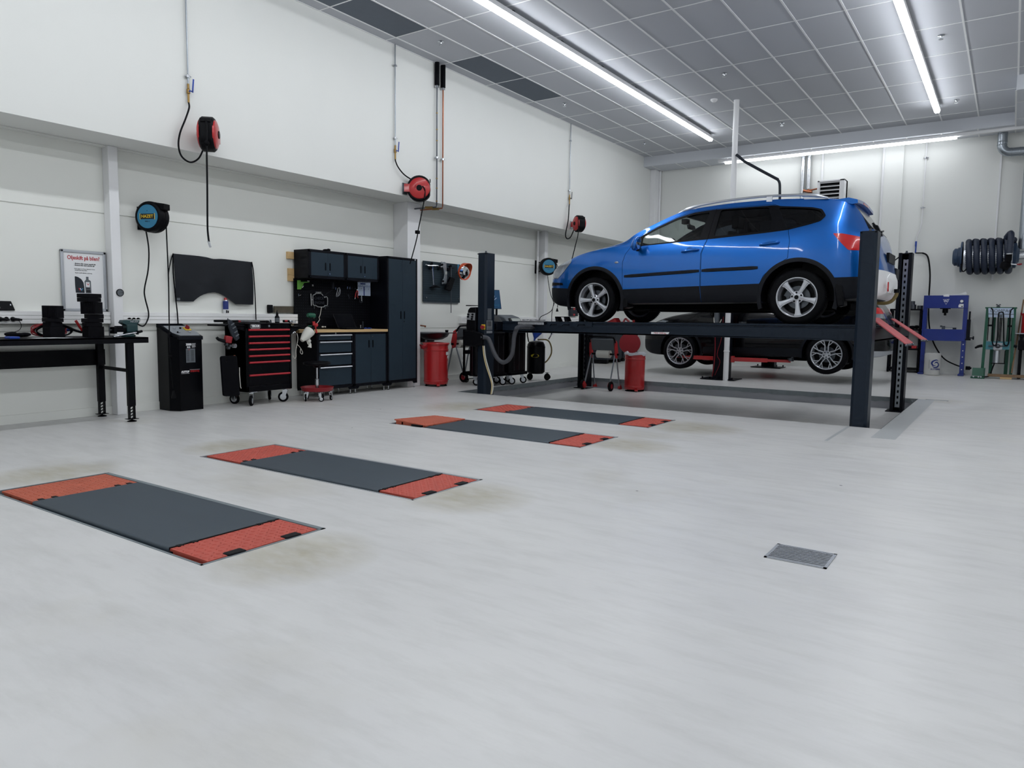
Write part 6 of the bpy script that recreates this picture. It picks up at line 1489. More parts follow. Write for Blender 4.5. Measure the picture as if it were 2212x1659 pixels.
    # roof rails
    for s in (-1, 1):
        def Y(y): return y if s < 0 else 2*YC-y
        p = [(-3.80,9.475,2.565),(-3.70,9.478,2.605),(-3.5,9.482,2.653),(-3.2,9.488,2.684),(-2.75,9.495,2.702),(-2.35,9.502,2.692),(-2.1,9.51,2.672),(-1.93,9.515,2.628)]
        mb = MB(); mb.tube([(a,Y(b),c) for a,b,c in p], [.012,.02,.016,.015,.015,.016,.022,.012], 10, 4)
        mb.prism([(-3.83,Y(9.478),2.548),(-3.70,Y(9.478),2.61),(-3.55,Y(9.478),2.644),(-3.56,Y(9.478),2.60)], (0,.02*s*-1,0)); mb.prism([(-1.92,Y(9.515),2.615),(-2.25,Y(9.51),2.69),(-2.20,Y(9.51),2.63)], (0,.02*s*-1,0)); mb.box(-2.65,-2.58,min(Y(9.485),Y(9.51)),max(Y(9.485),Y(9.51)),2.63,2.70); obj('roof_rail', mb, 'alu', car)
    # spoiler, lamps, wiper, plate, tow bar
    mb = MB(); n = 8; vs = []
    for i in range(n+1):
        y = YC-.58+1.16*i/n; b = .03*math.cos(PI*(i/n-.5))
        vs += [V(-1.86,y,2.60+b), V(-1.70,y,2.615+b), V(-1.60,y,2.585+b), V(-1.595,y,2.545+b), V(-1.66,y,2.535+b)]
    mb.add(vs, [(i*5+j, i*5+(j+1) % 5, (i+1)*5+(j+1) % 5, (i+1)*5+j) for i in range(n) for j in range(5)] + [(0,1,2,3,4), tuple(n*5+j for j in (4,3,2,1,0))]); sp = obj('roof_spoiler', mb, 'car_paint', car, ang=40)
    mb = MB(); mb.box(-1.606,-1.592,YC-.18,YC+.18,2.575,2.595); obj('high_brake_light', mb, 'lamp_red', sp)
    lt = hb(-.006, 'lamp_red')
    tl = patch(lt, rounded([(-1.80,2.172),(-1.70,2.166),(-1.50,2.12),(-1.36,2.07),(-1.36,1.965),(-1.505,1.965),(-1.625,1.972),(-1.71,2.062)], .015), 9.0, YC-.40, 'tail_lamp', 'lamp_red', label='red tail lamp')
    patch(lt, [(-1.80,2.172),(-1.50,2.12),(-1.36,2.07),(-1.36,1.965),(-1.625,1.972)], YC+.40, 11.3, 'tail_lamp', 'lamp_red', label='red tail lamp'); kill(lt)
    lh = hb(-.006, 'lamp_clear')
    for a, b in ((8.9, YC-.3), (YC+.3, 11.4)):
        patch(lh, rounded([(-5.36,2.01),(-5.345,1.95),(-5.47,1.82),(-5.60,1.72),(-5.80,1.72),(-5.80,1.86)], .02), a, b, 'head_lamp', 'lamp_clear', label='clear head lamp')
    kill(lh)
    lg = hb(-.005, 'car_trim'); patch(lg, [(-5.95,1.62),(-5.95,1.68),(-5.50,1.655),(-5.48,1.62)], 8.9, 11.4, 'bumper_strip', 'car_trim'); kill(lg)
    mb = MB(); mb.tube([(-1.375,9.95,2.19),(-1.40,10.0,2.235),(-1.50,10.05,2.36)], .012, 6, 3); mb.prism([(-1.36,9.86,2.18),(-1.42,9.86,2.31),(-1.47,9.86,2.32),(-1.40,9.86,2.19)], (0,.10,0)); mb.bar((-1.385,9.9,2.23),(-1.44,10.45,2.30),.03,.02); obj('rear_wiper', mb, 'car_trim', car)
    mb = MB(); mb.box(-1.30,-1.268,YC-.27,YC+.27,1.86,1.975); pl = obj('plate_panel', mb, 'car_trim', car, bev=.004)
    mb = MB(); mb.tube([(-1.40,10.05,1.375),(-1.30,10.05,1.375),(-1.235,10.05,1.405),(-1.195,10.05,1.47),(-1.19,10.05,1.51)], .022, 10, 4); tw = obj('tow_bar', mb, 'hose_brown', car); mb = MB(); mb.cyl((-1.19,10.05,1.50),(-1.19,10.05,1.545),.033,n=14); obj('ball_cap', mb, 'car_trim', tw)
    mb = MB(); mb.prism([(-1.40,10.5,1.655),(-1.40,10.5,1.835),(-1.26,10.5,1.83),(-1.262,10.5,1.69),(-1.33,10.5,1.64)], (0,.28,0)); bk = obj('corner_panel', mb, 'car_clad', car, bev=.012); mb = MB(); mb.box(-1.395,-1.36,10.49,10.5,1.74,1.835); obj('reflector', mb, 'lamp_red', bk)
    mb = MB(); mb.box(-1.232,-1.222,9.56,9.60,1.50,1.61); obj('reflector', mb, 'lamp_red', car)
    # underside
    mb = MB(); mb.box(-5.2,-1.65,9.75,10.45,1.275,1.37); mb.box(-5.3,-4.55,9.7,10.5,1.26,1.35); mb.tube([(-4.4,10.0,1.28),(-3.0,9.95,1.27),(-2.4,10.2,1.28)], .035, 8, 4); mb.cyl((-1.75,9.75,1.30),(-1.75,10.45,1.30),.09,n=14); mb.cyl((-4.935,9.35,1.38),(-4.935,10.86,1.38),.03,n=8); mb.cyl((-2.172,9.35,1.38),(-2.172,10.86,1.38),.05,n=8); obj('underbody', mb, 'car_inside', car, bev=.01)
    # cabin
    mb = MB(); mb.prism([(-4.60,YC-.70,1.8),(-4.56,YC-.70,2.16),(-4.30,YC-.70,2.185),(-4.05,YC-.70,2.14),(-3.98,YC-.70,1.8)], (0,1.40,0)); mb.ell((-4.08,YC-.36,2.15),(.14,.18,.05),16,8); dsh = obj('dashboard', mb, 'car_inside', car)
    mb = MB(); 
    t_ = [V(-3.93,YC-.36,2.10)+V(.075*math.sin(a)*-1, .18*math.cos(a), .165*math.sin(a)) for a in [2*PI*k/24 for k in range(25)]]; mb.tube(t_, .017, 8, caps=False); mb.tube([(-3.93,YC-.36,2.1),(-4.1,YC-.36,2.06)], .04, 8); mb.bar((-3.93,YC-.53,2.1),(-3.93,YC-.19,2.1),.03,.03); obj('steering_wheel', mb, 'car_trim', car)
    mb = MB(); mb.obox((-3.86,YC,2.45),(.035,.24,.065),((.95,0,.3),(0,1,0),(-.3,0,.95))); mb.tube([(-3.86,YC,2.46),(-3.92,YC,2.54)],.012,6); mb.box(-3.99,-3.9,YC-.05,YC+.05,2.50,2.57); obj('inner_mirror', mb, 'car_trim', car, bev=.012)
    for x, ys in ((-3.25,(YC-.37,YC+.37)),(-2.30,(YC-.37,YC+.37))):
        for y in ys:
            mb = MB(); mb.prism([(x-.45,y-.23,1.80),(x-.45,y-.23,1.86),(x-.05,y-.23,1.90),(x+.13,y-.23,2.30),(x+.22,y-.23,2.28),(x+.1,y-.23,1.80)], (0,.46,0)); mb.box(x+.13,x+.22,y-.12,y+.12,2.34,2.50); mb.cyl((x+.17,y-.06,2.28),(x+.18,y-.06,2.36),.01,n=6); mb.cyl((x+.17,y+.06,2.28),(x+.18,y+.06,2.36),.01,n=6); obj('seat', mb, 'car_inside', car, bev=.03)
    for o in (full, gsh, gsd, tsh): kill(o)
    return car
build_blue()
# ------------------------------------------------------------------ black car on the two post lift
def build_black():
    DX, DZ, Y2 = -.475, -.885, 14.64
    p2 = {k: [(x+DX, (v+DZ if k in ('zbot','zside','belt','zroof','ztop') else v)) for x, v in pts] for k, pts in prof.items()}
    H = Hull(p2, Y2); A0, A1 = -5.86+DX, -1.255+DX
    dense = [q+DX for q in (-5.84,-5.82,-5.78,-5.74,-1.66,-1.62,-1.58,-1.5,-1.46,-1.42,-1.38,-1.34,-1.3,-1.27)]
    car = thing('car', 'black car raised on the two post lift behind the blue one', 'car', (-4.0, Y2, .16))
    hb = lambda d, m: H.build('tmp', A0, A1, 70, d, 2, m, dense)
    WC = [(-5.41,.515),(-2.685,.55)]
    body = hb(0, 'car_black')
    for x, z in WC:
        mb = MB(); mb.cyl((x,Y2-1.2,z),(x,Y2-.56,z),.42,n=40); mb.cyl((x,Y2+.56,z),(x,Y2+1.2,z),.42,n=40); c = tmp_obj(mb, 'car_trim'); boolean(body, c, 'DIFFERENCE'); kill(c)
    finish(body, 'body', car)
    gl = hb(-.004, 'screen_dark')
    def patch(src, poly, y0, y1, name, m, label=None):
        c = prism_obj(poly, y0, y1, m); p = copy_tmp(src); boolean(p, c, 'INTERSECT'); kill(c)
        p.data.materials.clear(); p.data.materials.append(MATS[m]); p.data.polygons.foreach_set('material_index', [0]*len(p.data.polygons)); finish(p, name, car)
        if label: p['label'] = label
    S = lambda pts: [(x+DX, z+DZ) for x, z in pts]
    dlo = S([(-4.30,2.15),(-4.05,2.38),(-3.8,2.49),(-3.56,2.55),(-2.55,2.56),(-2.08,2.50),(-1.93,2.392),(-2.07,2.31),(-2.6,2.232),(-3.3,2.195)])
    for a, b in ((13.4,Y2-.5),(Y2+.5,15.9)):
        patch(gl, dlo, a, b, 'side_window', 'screen_dark')
        patch(gl, S([(-5.34,2.005),(-5.20,1.99),(-5.42,1.90),(-5.62,1.83),(-5.66,1.88)]), a-.0, b, 'head_lamp', 'lamp_clear', 'clear head lamp')
    cl = hb(-.006, 'car_clad')
    for x, z in WC: 
        c = tmp_obj(MB().cyl((x,12.5,z),(x,16.5,z),.425,n=40)); boolean(cl, c, 'DIFFERENCE'); kill(c)
    patch(cl, S([(-4.46,1.3),(-4.46,1.50),(-2.63,1.53),(-2.6,1.3)]), 13.4, 15.9, 'sill_cladding', 'car_clad')
    patch(cl, S([(-5.95,1.2),(-5.95,1.60),(-5.35,1.62),(-5.3,1.2)]), 13.4, 15.9, 'front_bumper_base', 'car_clad')
    patch(cl, S([(-1.80,1.3),(-1.75,1.52),(-1.2,1.52),(-1.2,1.3)]), 13.4, 15.9, 'rear_skid_plate', 'alu_matt', 'silver rear skid plate')
    for a, b in ((13.4,Y2-.35),(Y2+.35,15.9)):
        patch(gl, S([(-1.75,2.26),(-1.62,2.30),(-1.2,2.22),(-1.2,2.16),(-1.7,2.17)]), a, b, 'tail_lamp', 'lamp_red', 'red tail lamp')
        patch(gl, S([(-1.68,2.168),(-1.2,2.158),(-1.2,2.08),(-1.62,2.09)]), a, b, 'tail_lamp', 'lamp_clear', 'clear lower tail lamp')
    kill(gl, cl)
    for k, (x, z) in enumerate(WC):
        wheel(car, x, 13.75, z, .35, .262, -1, .31, 10, w=.225, m_rim='rim_machined'); wheel(car, x, 2*Y2-13.75, z, .35, .262, 1, .4, 10, w=.225, m_rim='rim_machined')
    for x, z in WC:
        mb = MB(); n = 30; rows = []
        for i in range(n+1):
            a = math.radians(-10+200*i/n); row = []
            for r_, o_ in ((.418,.02),(.418,-.010),(.46,-.008),(.46,.02)):
                px, pz = x+r_*math.cos(a), z+r_*math.sin(a); row.append(V(px, H.yside(min(max(px,A0+.2),A1-.3), max(pz, H.f['zbot'](px)+.05))+o_, pz))
            rows.append(row)
        mb.add(sum(rows, []), [(i*4+j, i*4+(j+1) % 4, (i+1)*4+(j+1) % 4, (i+1)*4+j) for i in range(n) for j in range(4)]); obj('arch_trim', mb, 'car_clad', car)
    mb = MB(); c = V(A1+.02, Y2, 1.02); mb.box(A1-.02,A1+.03,Y2-.27,Y2+.27,.98,1.09); pl = obj('number_plate', mb, 'paper', car, bev=.003)
    mb = MB(); mb.box(-5.3,-2.2,Y2-.45,Y2+.45,.40,.5); mb.cyl((-5.41,13.9,.5),(-5.41,15.4,.5),.03,n=8); mb.cyl((-2.685,13.9,.5),(-2.685,15.4,.5),.05,n=8); obj('underbody', mb, 'car_inside', car, bev=.01)
    for s in (-1, 1):
        mb = MB(); y = Y2-.56 if s < 0 else Y2+.56; mb.tube([(-4.3,y,1.755),(-3.9,y,1.80),(-3.3,y,1.822),(-2.7,y,1.815),(-2.4,y,1.79)], .014, 8, 3); obj('roof_rail', mb, 'car_trim', car)
    mb = MB(); mb.ell((-4.72,13.66,1.28),(.06,.08,.08),14,8); mb.tube([(-4.72,13.72,1.24),(-4.74,13.85,1.24)],.03,8); obj('wing_mirror', mb, 'car_black', car)
build_black()
# ------------------------------------------------------------------ two post lift
t = thing('two_post_lift', 'dark two post lift with red arms under the black car', 'lift', (-4.45,15.1,.03))
for s, y in ((1, 13.40), (-1, 16.85)):
    z0 = floor_z(y); x0, x1 = -4.60, -4.32
    mb = MB(); a, b = (y-.0, y+.24) if s > 0 else (y-.24, y)
    w = .012; yo = y if s > 0 else y
    if s > 0: mb.prism([(x0,y,z0),(x1,y,z0),(x1,y+.22,z0),(x1-.05,y+.22,z0),(x1-.05,y+.21,z0),(x1-w,y+.21,z0),(x1-w,y+w,z0),(x0+w,y+w,z0),(x0+w,y+.21,z0),(x0+.05,y+.21,z0),(x0+.05,y+.22,z0),(x0,y+.22,z0)], (0,0,2.75-z0 if s > 0 else 2.75))
    else: mb.prism([(x0,y,z0),(x1,y,z0),(x1,y-.22,z0),(x1-.05,y-.22,z0),(x1-.05,y-.21,z0),(x1-w,y-.21,z0),(x1-w,y-w,z0),(x0+w,y-w,z0),(x0+w,y-.21,z0),(x0+.05,y-.21,z0),(x0+.05,y-.22,z0),(x0,y-.22,z0)], (0,0,2.3))
    for v in mb.v:
        if v.z > 1: v.z = 1.62 if s > 0 else 2.05
    obj('post', mb, 'lift_dark', t, smooth=False)
    mb = MB(); ym = y+.05*s; q0, q1 = (y-.12, y+.36) if s > 0 else (y-.36, y+.12); mb.box(-4.80,-4.15,q0,q1,floor_z(q1)-.0,floor_z(q1)+.014)
    bp = obj('base_plate', mb, 'lift_dark', t, smooth=False)
    for i in range(5):
        x = -4.76+.14*i; mb = MB(); yy = q0+.03 if s > 0 else q1-.04; mb.cyl((x,yy,floor_z(q1)+.012),(x,yy,floor_z(q1)+.05),.014,n=8); obj('anchor_bolt', mb, 'black_metal', bp)
    mb = MB(); yi = y+.1*s; mb.box(-4.57,-4.35,min(yi,yi+.16*s),max(yi,yi+.16*s),.36,1.3); obj('carriage', mb, 'red_paint', t, bev=.004)
    for e in (-1, 1):
        p = V(-4.46+e*.12, y+.24*s, .405); q = V(-4.46+e*1.13, y+.55*s, .395)
        mb = MB(); mb.bar(p, p.lerp(q,.62), .10, .075); mb.bar(p.lerp(q,.25), q, .075, .05); mb.cyl(p-V(0,0,.06), p+V(0,0,.06), .07, n=14); ar = obj('lift_arm', mb, 'red_paint', t, bev=.004)
        mb = MB(); mb.cyl(q+V(0,0,.0), q+V(0,0,.06), .055, n=16); mb.bar(q+V(0,0,.04), q+V(e*.05,.0,.11), .04, .03); obj('arm_pad', mb, 'steel_dark', ar)
mb = MB(); mb.tube([(-4.57,13.385,1.5),(-4.575,13.38,1.0),(-4.56,13.38,.6),(-4.57,13.38,.3),(-4.6,13.39,.08)], .009, 6, 4); mb.tube([(-4.43,13.385,1.2),(-4.45,13.38,.8),(-4.52,13.38,.5),(-4.46,13.38,.35),(-4.55,13.385,.1)], .006, 6, 4); obj('red_cable', mb, 'red_dark', t, label='red cable')
mb = MB(); mb.box(-4.585,-4.50,13.32,13.395,.95,1.4); mb.cyl((-4.54,13.34,1.0),(-4.54,13.34,1.55),.04,n=12); obj('control_box', mb, 'grey_plastic', t, bev=.004)
mb = MB(); mb.tube([(-4.59,13.33,1.18),(-4.56,13.30,1.06),(-4.48,13.31,1.07),(-4.45,13.34,1.15)], .008, 8, 4); obj('wire_loop', mb, 'cord_white', t)
# white pole floor to ceiling
px_ = W('P',1583,428,Y=13.3)
t = thing('pole', 'white round pole from floor to ceiling behind the blue car', 'pole', (px_.x,13.3,floor_z(13.3)))
mb = MB(); mb.cyl((px_.x,13.3,floor_z(13.3)),(px_.x,13.3,ZC),.048,n=20); obj('tube', mb, 'white_paint', t)
mb = MB(); mb.lathe([(.05,0),(.055,.004),(.055,.02),(.049,.03)], (px_.x,13.3,.55), n=20); obj('joint_ring', mb, 'white_paint', t)
mb = MB(); mb.tube(WP('J', [(560,410),(580,425),(605,447)], Y=13.25)+WP('J', [(700,500),(800,553)], Y=13.25), .026, 10, 3); mb.tube(WP('J', [(795,550),(808,572),(810,620),(809,700)], Y=13.25), .022, 10, 4); o = obj('boom_hose', mb, 'dark_grey', t, label='dark grey boom with hanging hose')
# ================================================================== MIDDLE: wash corner, machines
def red_bin(x, y, z0, label, h=.70, r=.19, open_lid=False):
    t = thing('waste_bin', label, 'bin', (x, y, z0), 'red steel waste bins')
    b = z0+.035
    mb = MB(); mb.lathe([(r*.97,b),(r*.98,b+.03),(r*1.0,b+.035),(r*1.0,b+.06),(r*.98,b+.065),(r*.99,b+h*.82),(r*1.03,b+h*.83),(r*1.03,b+h*.86),(r*1.0,b+h*.87),(r*1.0,b+h*.95),(r*1.05,b+h*.96),(r*1.05,b+h*.985),(r*.98,b+h*.985),(r*.96,b+.02),(.0,b+.02)], (x,y,0), n=40, caps=False)
    obj('drum', mb, 'red_paint', t)
    if not open_lid: mb = MB(); mb.lathe([(r*1.1,b+h*.985),(r*1.12,b+h),(r*1.08,b+h*1.02),(r*.4,b+h*1.035),(.0,b+h*1.035),(.0,b+h*1.0)], (x,y,0), n=40); obj('lid', mb, 'red_paint', t)
    else:
        c = V(x-.17, y+.12, b+h+.17); n_ = Vector((.45,-.88,.15)).normalized(); mb = MB(); mb.lathe([(.0,-.008),(r*1.0,-.008),(r*1.06,.0),(r*1.06,.016),(r*.9,.02),(.0,.022)], c, n_, 36); mb.bar(c-V(0,0,.2)+V(.02,0,0), V(x-.12,y+.1,b+h*.9), .09, .012); obj('lid', mb, 'red_dark', t, label='open red lid')
        mb = MB(); k = 26; rings = []
        rnd = random.Random(4)
        for rr, hh in ((r*1.055,b+h*.94),(r*1.07,b+h*.99),(r*1.02,b+h*1.02),(r*.9,b+h*.99),(r*.8,b+h*.85)):
            rings.append([V(x+rr*math.cos(2*PI*i/k), y+rr*math.sin(2*PI*i/k), hh+rnd.uniform(-.012,.02)) for i in range(k)])
        mb.add(sum(rings, []), [(q*k+i, q*k+(i+1) % k, (q+1)*k+(i+1) % k, (q+1)*k+i) for q in range(4) for i in range(k)]); obj('bin_liner', mb, 'bag_plastic', t, label='white plastic liner')
    mb = MB(); ang = [.2,2.3,4.4]
    for a in ang: mb.bar((x+r*.9*math.cos(a),y+r*.9*math.sin(a),z0), (x+r*.9*math.cos(a),y+r*.9*math.sin(a),b+.01), .03, .012)
    mb.tube([(x+r*.9*math.cos(a),y+r*.9*math.sin(a),z0+.006) for a in [2*PI*i/24 for i in range(25)]], .005, 6, caps=False); obj('foot_ring', mb, 'black_metal', t)
    a = math.atan2(-y, -x)+.15; mb = MB(); mb.obox((x+r*1.08*math.cos(a), y+r*1.08*math.sin(a), z0+.03), (.12,.05,.03), ((math.cos(a),math.sin(a),0),(-math.sin(a),math.cos(a),0),(0,0,1))); obj('pedal', mb, 'red_paint', t, bev=.004)
    if not open_lid:
        p = V(x-.05, y-r*1.05, b+h*.96); mb = MB(); mb.prism([p+V(0,0,-.03), p+V(0,-.10,-.06), p+V(0,-.15,.02), p+V(0,-.06,.0), p+V(0,0,.03)], (.05,0,0)); obj('hinge', mb, 'red_dark', t, bev=.006)
        a = .12; mb = MB(); n_ = V(math.cos(a),math.sin(a),0); q = V(x,y,b+h*.76)+n_*(r*1.0); s_ = V(-n_.y,n_.x,0); mb.obox(q+s_*.03, (.002,.07,.05), (n_,s_,(0,0,1))); mb.obox(q+s_*.05-V(0,0,.06), (.002,.03,.04), (n_,s_,(0,0,1))); obj('sticker', mb, 'paper', t, smooth=False)
    return t
red_bin(-7.78, 9.13, 0, 'closed red waste bin beside the sink and tall cabinet', h=.66, r=.2)
red_bin(-5.65, 12.22, -RD, 'open red waste bin with white liner standing in the lift recess', h=.66, r=.185, open_lid=True)
# sink
t = thing('wash_basin', 'round steel wash basin on the wall behind the closed red bin', 'sink', (XW+.25,9.3,.74))
mb = MB(); o = V(-8.02,9.34,0); mb.lathe([(.07,.74),(.16,.755),(.24,.80),(.275,.86),(.285,.865),(.27,.872),(.23,.82),(.15,.77),(.0,.765)], o, n=36); mb.box(XW,-7.8,9.0,9.66,.855,.868); mb.box(XW,XW+.02,9.0,9.66,.70,.868); obj('basin', mb, 'steel_dark', t, ang=40)
mb = MB(); mb.tube([(-8.2,9.12,.868),(-8.2,9.12,.97),(-8.18,9.13,.985),(-8.05,9.17,.975)], [.012,.012,.012,.011], 10, 3); mb.tube([(-8.2,9.06,.868),(-8.2,9.06,.98)], .007, 8); mb.cyl((-8.05,9.17,.985),(-8.05,9.17,.955),.014,n=10); obj('tap', mb, 'copper', t)
mb = MB(); mb.cyl((-8.15,9.3,.74),(-8.15,9.3,.1),.02,n=10); mb.tube([(-8.22,9.04,.7),(-8.22,9.04,.05)], .012, 8); obj('drain_pipe', mb, 'galv', t)
mb = MB(); mb.cyl((-7.9,9.55,.868),(-7.9,9.55,.91),.025,.03,n=14); tag(obj('black_cup', mb, 'black_plastic'), 'small black cup standing on the right rim of the basin', 'cup')
# second pegboard with pullers
t = thing('pegboard', 'grey perforated tool board right of the second white column', 'pegboard', (XW+.02,9.85,1.385))
mb = MB(); mb.box(XW+.02,XW+.035,9.353,10.345,1.387,2.072); obj('board', mb, 'pegboard_grey', t, smooth=False)
mb = MB(); mb.box(XW,XW+.02,9.39,10.31,1.365,1.40); mb.box(XW,XW+.02,9.39,10.31,2.0,2.05); obj('rail', mb, 'galv', t, smooth=False)
mb = MB()
for y in (9.425,10.29):
    mb.cyl((XW+.035,y,1.455),(XW+.045,y,1.455),.014,n=10)
obj('screw', mb, 'chrome', t)
XB = XW+.035
def VX(pts, dx): return WP('V3', pts, X=XB+dx)
t = thing('puller', 'steel rod puller with crossbar hung at the left of the grey board', 'puller', (XB+.04,9.55,1.65))
mb = MB(); mb.tube(VX([(400,400),(440,895)], .05), .012, 8); mb.tube(VX([(240,372),(290,400),(400,405),(520,405),(620,435),(690,432)], .05), [.01,.016,.016,.014,.014,.012], 8, 3); obj('rod', mb, 'chrome', t)
mb = MB(); mb.prism(VX([(435,905),(545,955),(540,965),(440,965),(325,970),(320,960)], .03), (.06,0,0)); mb.cyl(VX([(390,345)], 0)[0], VX([(390,345)], .07)[0], .022, n=12); mb.cyl(VX([(365,455)], 0)[0], VX([(365,455)], .05)[0], .022, n=12); mb.cyl(VX([(580,470)], 0)[0], VX([(580,470)], .05)[0], .022, n=12); obj('head', mb, 'black_metal', t)
t = thing('bracket_plate', 'curved grey steel plate hung in the middle of the grey board', 'plate', (XB+.05,9.8,1.7))
mb = MB(); mb.prism(VX([(615,305),(635,300),(660,315),(700,305),(745,330),(762,560),(765,860),(720,880),(690,860),(655,878),(638,870),(640,790),(690,720),(700,640),(690,540),(665,450),(620,400)], .055), (.012,0,0)); obj('plate', mb, 'galv', t, bev=.002)
for q in ((655,375),(675,800)):
    mb = MB(); mb.cyl(VX([q], .0)[0], VX([q], .09)[0], .02, n=12); obj('knob', mb, 'black_metal', t)
mb = MB(); c = VX([(755,590)], .07)[0]; mb.obox(c, (.004,.05,.05)); obj('sticker', mb, 'lcd', t, smooth=False)
t = thing('press_tool', 'long thin rod with T handle hanging below the grey board', 'rod', (XB+.04,10.03,1.2))
mb = MB(); mb.tube(VX([(875,460),(880,900)], .045), .013, 8); mb.tube(VX([(880,900),(882,1610)], .045), .007, 8); obj('rod', mb, 'steel_dark', t)
mb = MB(); mb.tube(VX([(785,465),(960,455)], .045), .009, 8); mb.cyl(VX([(872,410)], 0)[0], VX([(872,410)], .06)[0], .02, n=10); mb.cyl(VX([(825,490)], 0)[0], VX([(825,490)], .05)[0], .025, n=10); obj('handle', mb, 'black_metal', t)
t = obj('black_clamp', MB().prism(VX([(830,690),(930,745),(825,1055),(690,1005)], .06), (.05,0,0)).cyl(VX([(815,875)], .1)[0], VX([(815,875)], .125)[0], .035, n=16).tube(VX([(840,700),(805,665)], .07), .006, 6), 'black_plastic', bev=.004); tag(t, 'tilted black clamp block hung over the thin rod', 'clamp')
t = obj('blue_sticker', MB().prism(VX([(1042,370),(1080,365),(1085,540),(1048,540)], .003), (.003,0,0)), 'teal_label', smooth=False); tag(t, 'narrow blue strip at the upper right corner of the grey board', 'sticker')
# convex mirror with orange hood
t = thing('convex_mirror', 'round convex mirror with orange rim beside the grey board', 'mirror', (-8.05,10.24,1.94))
c = V(-8.06,10.235,1.935); n_ = Vector((1,-.10,-.12)).normalized()
mb = MB(); mb.lathe([(.0,.03),(.06,.026),(.11,.012),(.135,.0)], c, n_, 32, caps=False); obj('mirror_glass', mb, 'mirror_glass', t)
u = Vector((0,0,1)); u = (u-n_*u.dot(n_)).normalized(); r_ = u.cross(n_)
mb = MB(); k = 40; rows = []
for i in range(k):
    a = 2*PI*i/k; d = u*math.cos(a)+r_*math.sin(a); hood = max(0, math.cos(a))**1.2*.085
    rows += [c+d*.134-n_*.02, c+d*.15-n_*.02, c+d*.152+n_*(.012+hood), c+d*.147+n_*(.012+hood), c+d*.136+n_*.005]
mb.add(rows, [(i*5+j, i*5+(j+1) % 5, ((i+1) % k)*5+(j+1) % 5, ((i+1) % k)*5+j) for i in range(k) for j in range(5)]); obj('rim', mb, 'orange_red', t, ang=50, label='orange hooded rim')
mb = MB(); mb.tube([c-n_*.02, (XW,c.y+.03,c.z-.02)], .016, 8); mb.lathe([(.0,-.03),(.134,-.02)], c, n_, 24, caps=False); obj('wall_arm', mb, 'galv', t)
# paper roll stands
def roll_stand(x, y, z0, rot, label, sheet=True):
    t = thing('paper_roll_stand', label, 'paper stand', (x, y, z0), 'wheeled paper roll stands')
    a = math.radians(rot); X_ = V(math.cos(a), math.sin(a), 0); Y_ = V(-math.sin(a), math.cos(a), 0)
    def p(u, v, w): return V(x,y,z0)+X_*u+Y_*v+V(0,0,w)
    hw = .26
    for s in (-1, 1):
        for e, nm in ((-.26,'leg'),(.16,'leg')):
            mb = MB(); mb.tube([p(s*hw,e,.06), p(s*(hw-.015),e*.12,.66)], .0135, 10); obj(nm, mb, 'galv', t)
        mb = MB(); mb.prism([p(s*hw-.014,-.05,.60)]+[p(s*hw-.014,.02,.58), p(s*hw-.014,.05,.68), p(s*hw-.014,-.0,.88), p(s*hw-.014,-.06,.92), p(s*hw-.014,-.07,.78)], X_*.03); obj('side_bracket', mb, 'red_plastic', t, bev=.006, label='red side bracket')
        mb = MB(); mb.lathe([(.04,-.02),(.085,-.018),(.09,-.01),(.09,.01),(.085,.018),(.04,.02)], p(s*(hw+.03),-.26,.09), X_, 24); w_ = obj('wheel', mb, 'tyre_rubber', t); mb = MB(); mb.lathe([(.0,-.024),(.045,-.022),(.045,.022),(.0,.024)], p(s*(hw+.03),-.26,.09), X_, 18); obj('hub', mb, 'red_dark', w_)
        mb = MB(); mb.prism([p(s*hw-.02,-.27,.03)]+[p(s*hw-.02,-.18,.03), p(s*hw-.02,-.2,.09), p(s*hw-.02,-.26,.16), p(s*hw-.02,-.3,.1)], X_*.04); mb.prism([p(s*hw-.02,.11,.02), p(s*hw-.02,.22,.0), p(s*hw-.02,.24,.03), p(s*hw-.02,.17,.09)], X_*.04); obj('foot', mb, 'red_plastic', t, bev=.006, label='red plastic foot')
    mb = MB(); mb.tube([p(-hw+.02,-.23,.05), p(hw-.02,-.23,.05)], .010, 8); obj('cross_tube', mb, 'galv', t)
    mb = MB(); mb.tube([p(-hw,-.06,.88), p(-hw,-.13,.96), p(-hw+.06,-.16,.98), p(hw-.06,-.16,.98), p(hw,-.13,.96), p(hw,-.06,.88)], .016, 10, 4); obj('push_handle', mb, 'black_plastic', t)
    mb = MB(); mb.cyl(p(-hw-.05,0,.66), p(hw+.05,0,.66), .018, n=12); obj('axle', mb, 'black_metal', t)
    mb = MB(); mb.cyl(p(-.13,0,.66), p(.13,0,.66), .075, n=28); obj('paper_roll', mb, 'cream', t, label='cream paper roll')
    mb = MB(); mb.prism([p(-.23,-.03,.73), p(-.23,-.09,.93), p(-.23,-.08,.94), p(-.23,-.02,.73)], X_*.46); obj('tear_plate', mb, 'grey_plastic', t)
roll_stand(-8.07, 10.2, 0, 90, 'paper roll stand with red brackets behind the black shelf trolley')
roll_stand(-6.23, 12.1, -RD, 0, 'paper roll stand with red feet standing in the lift recess')
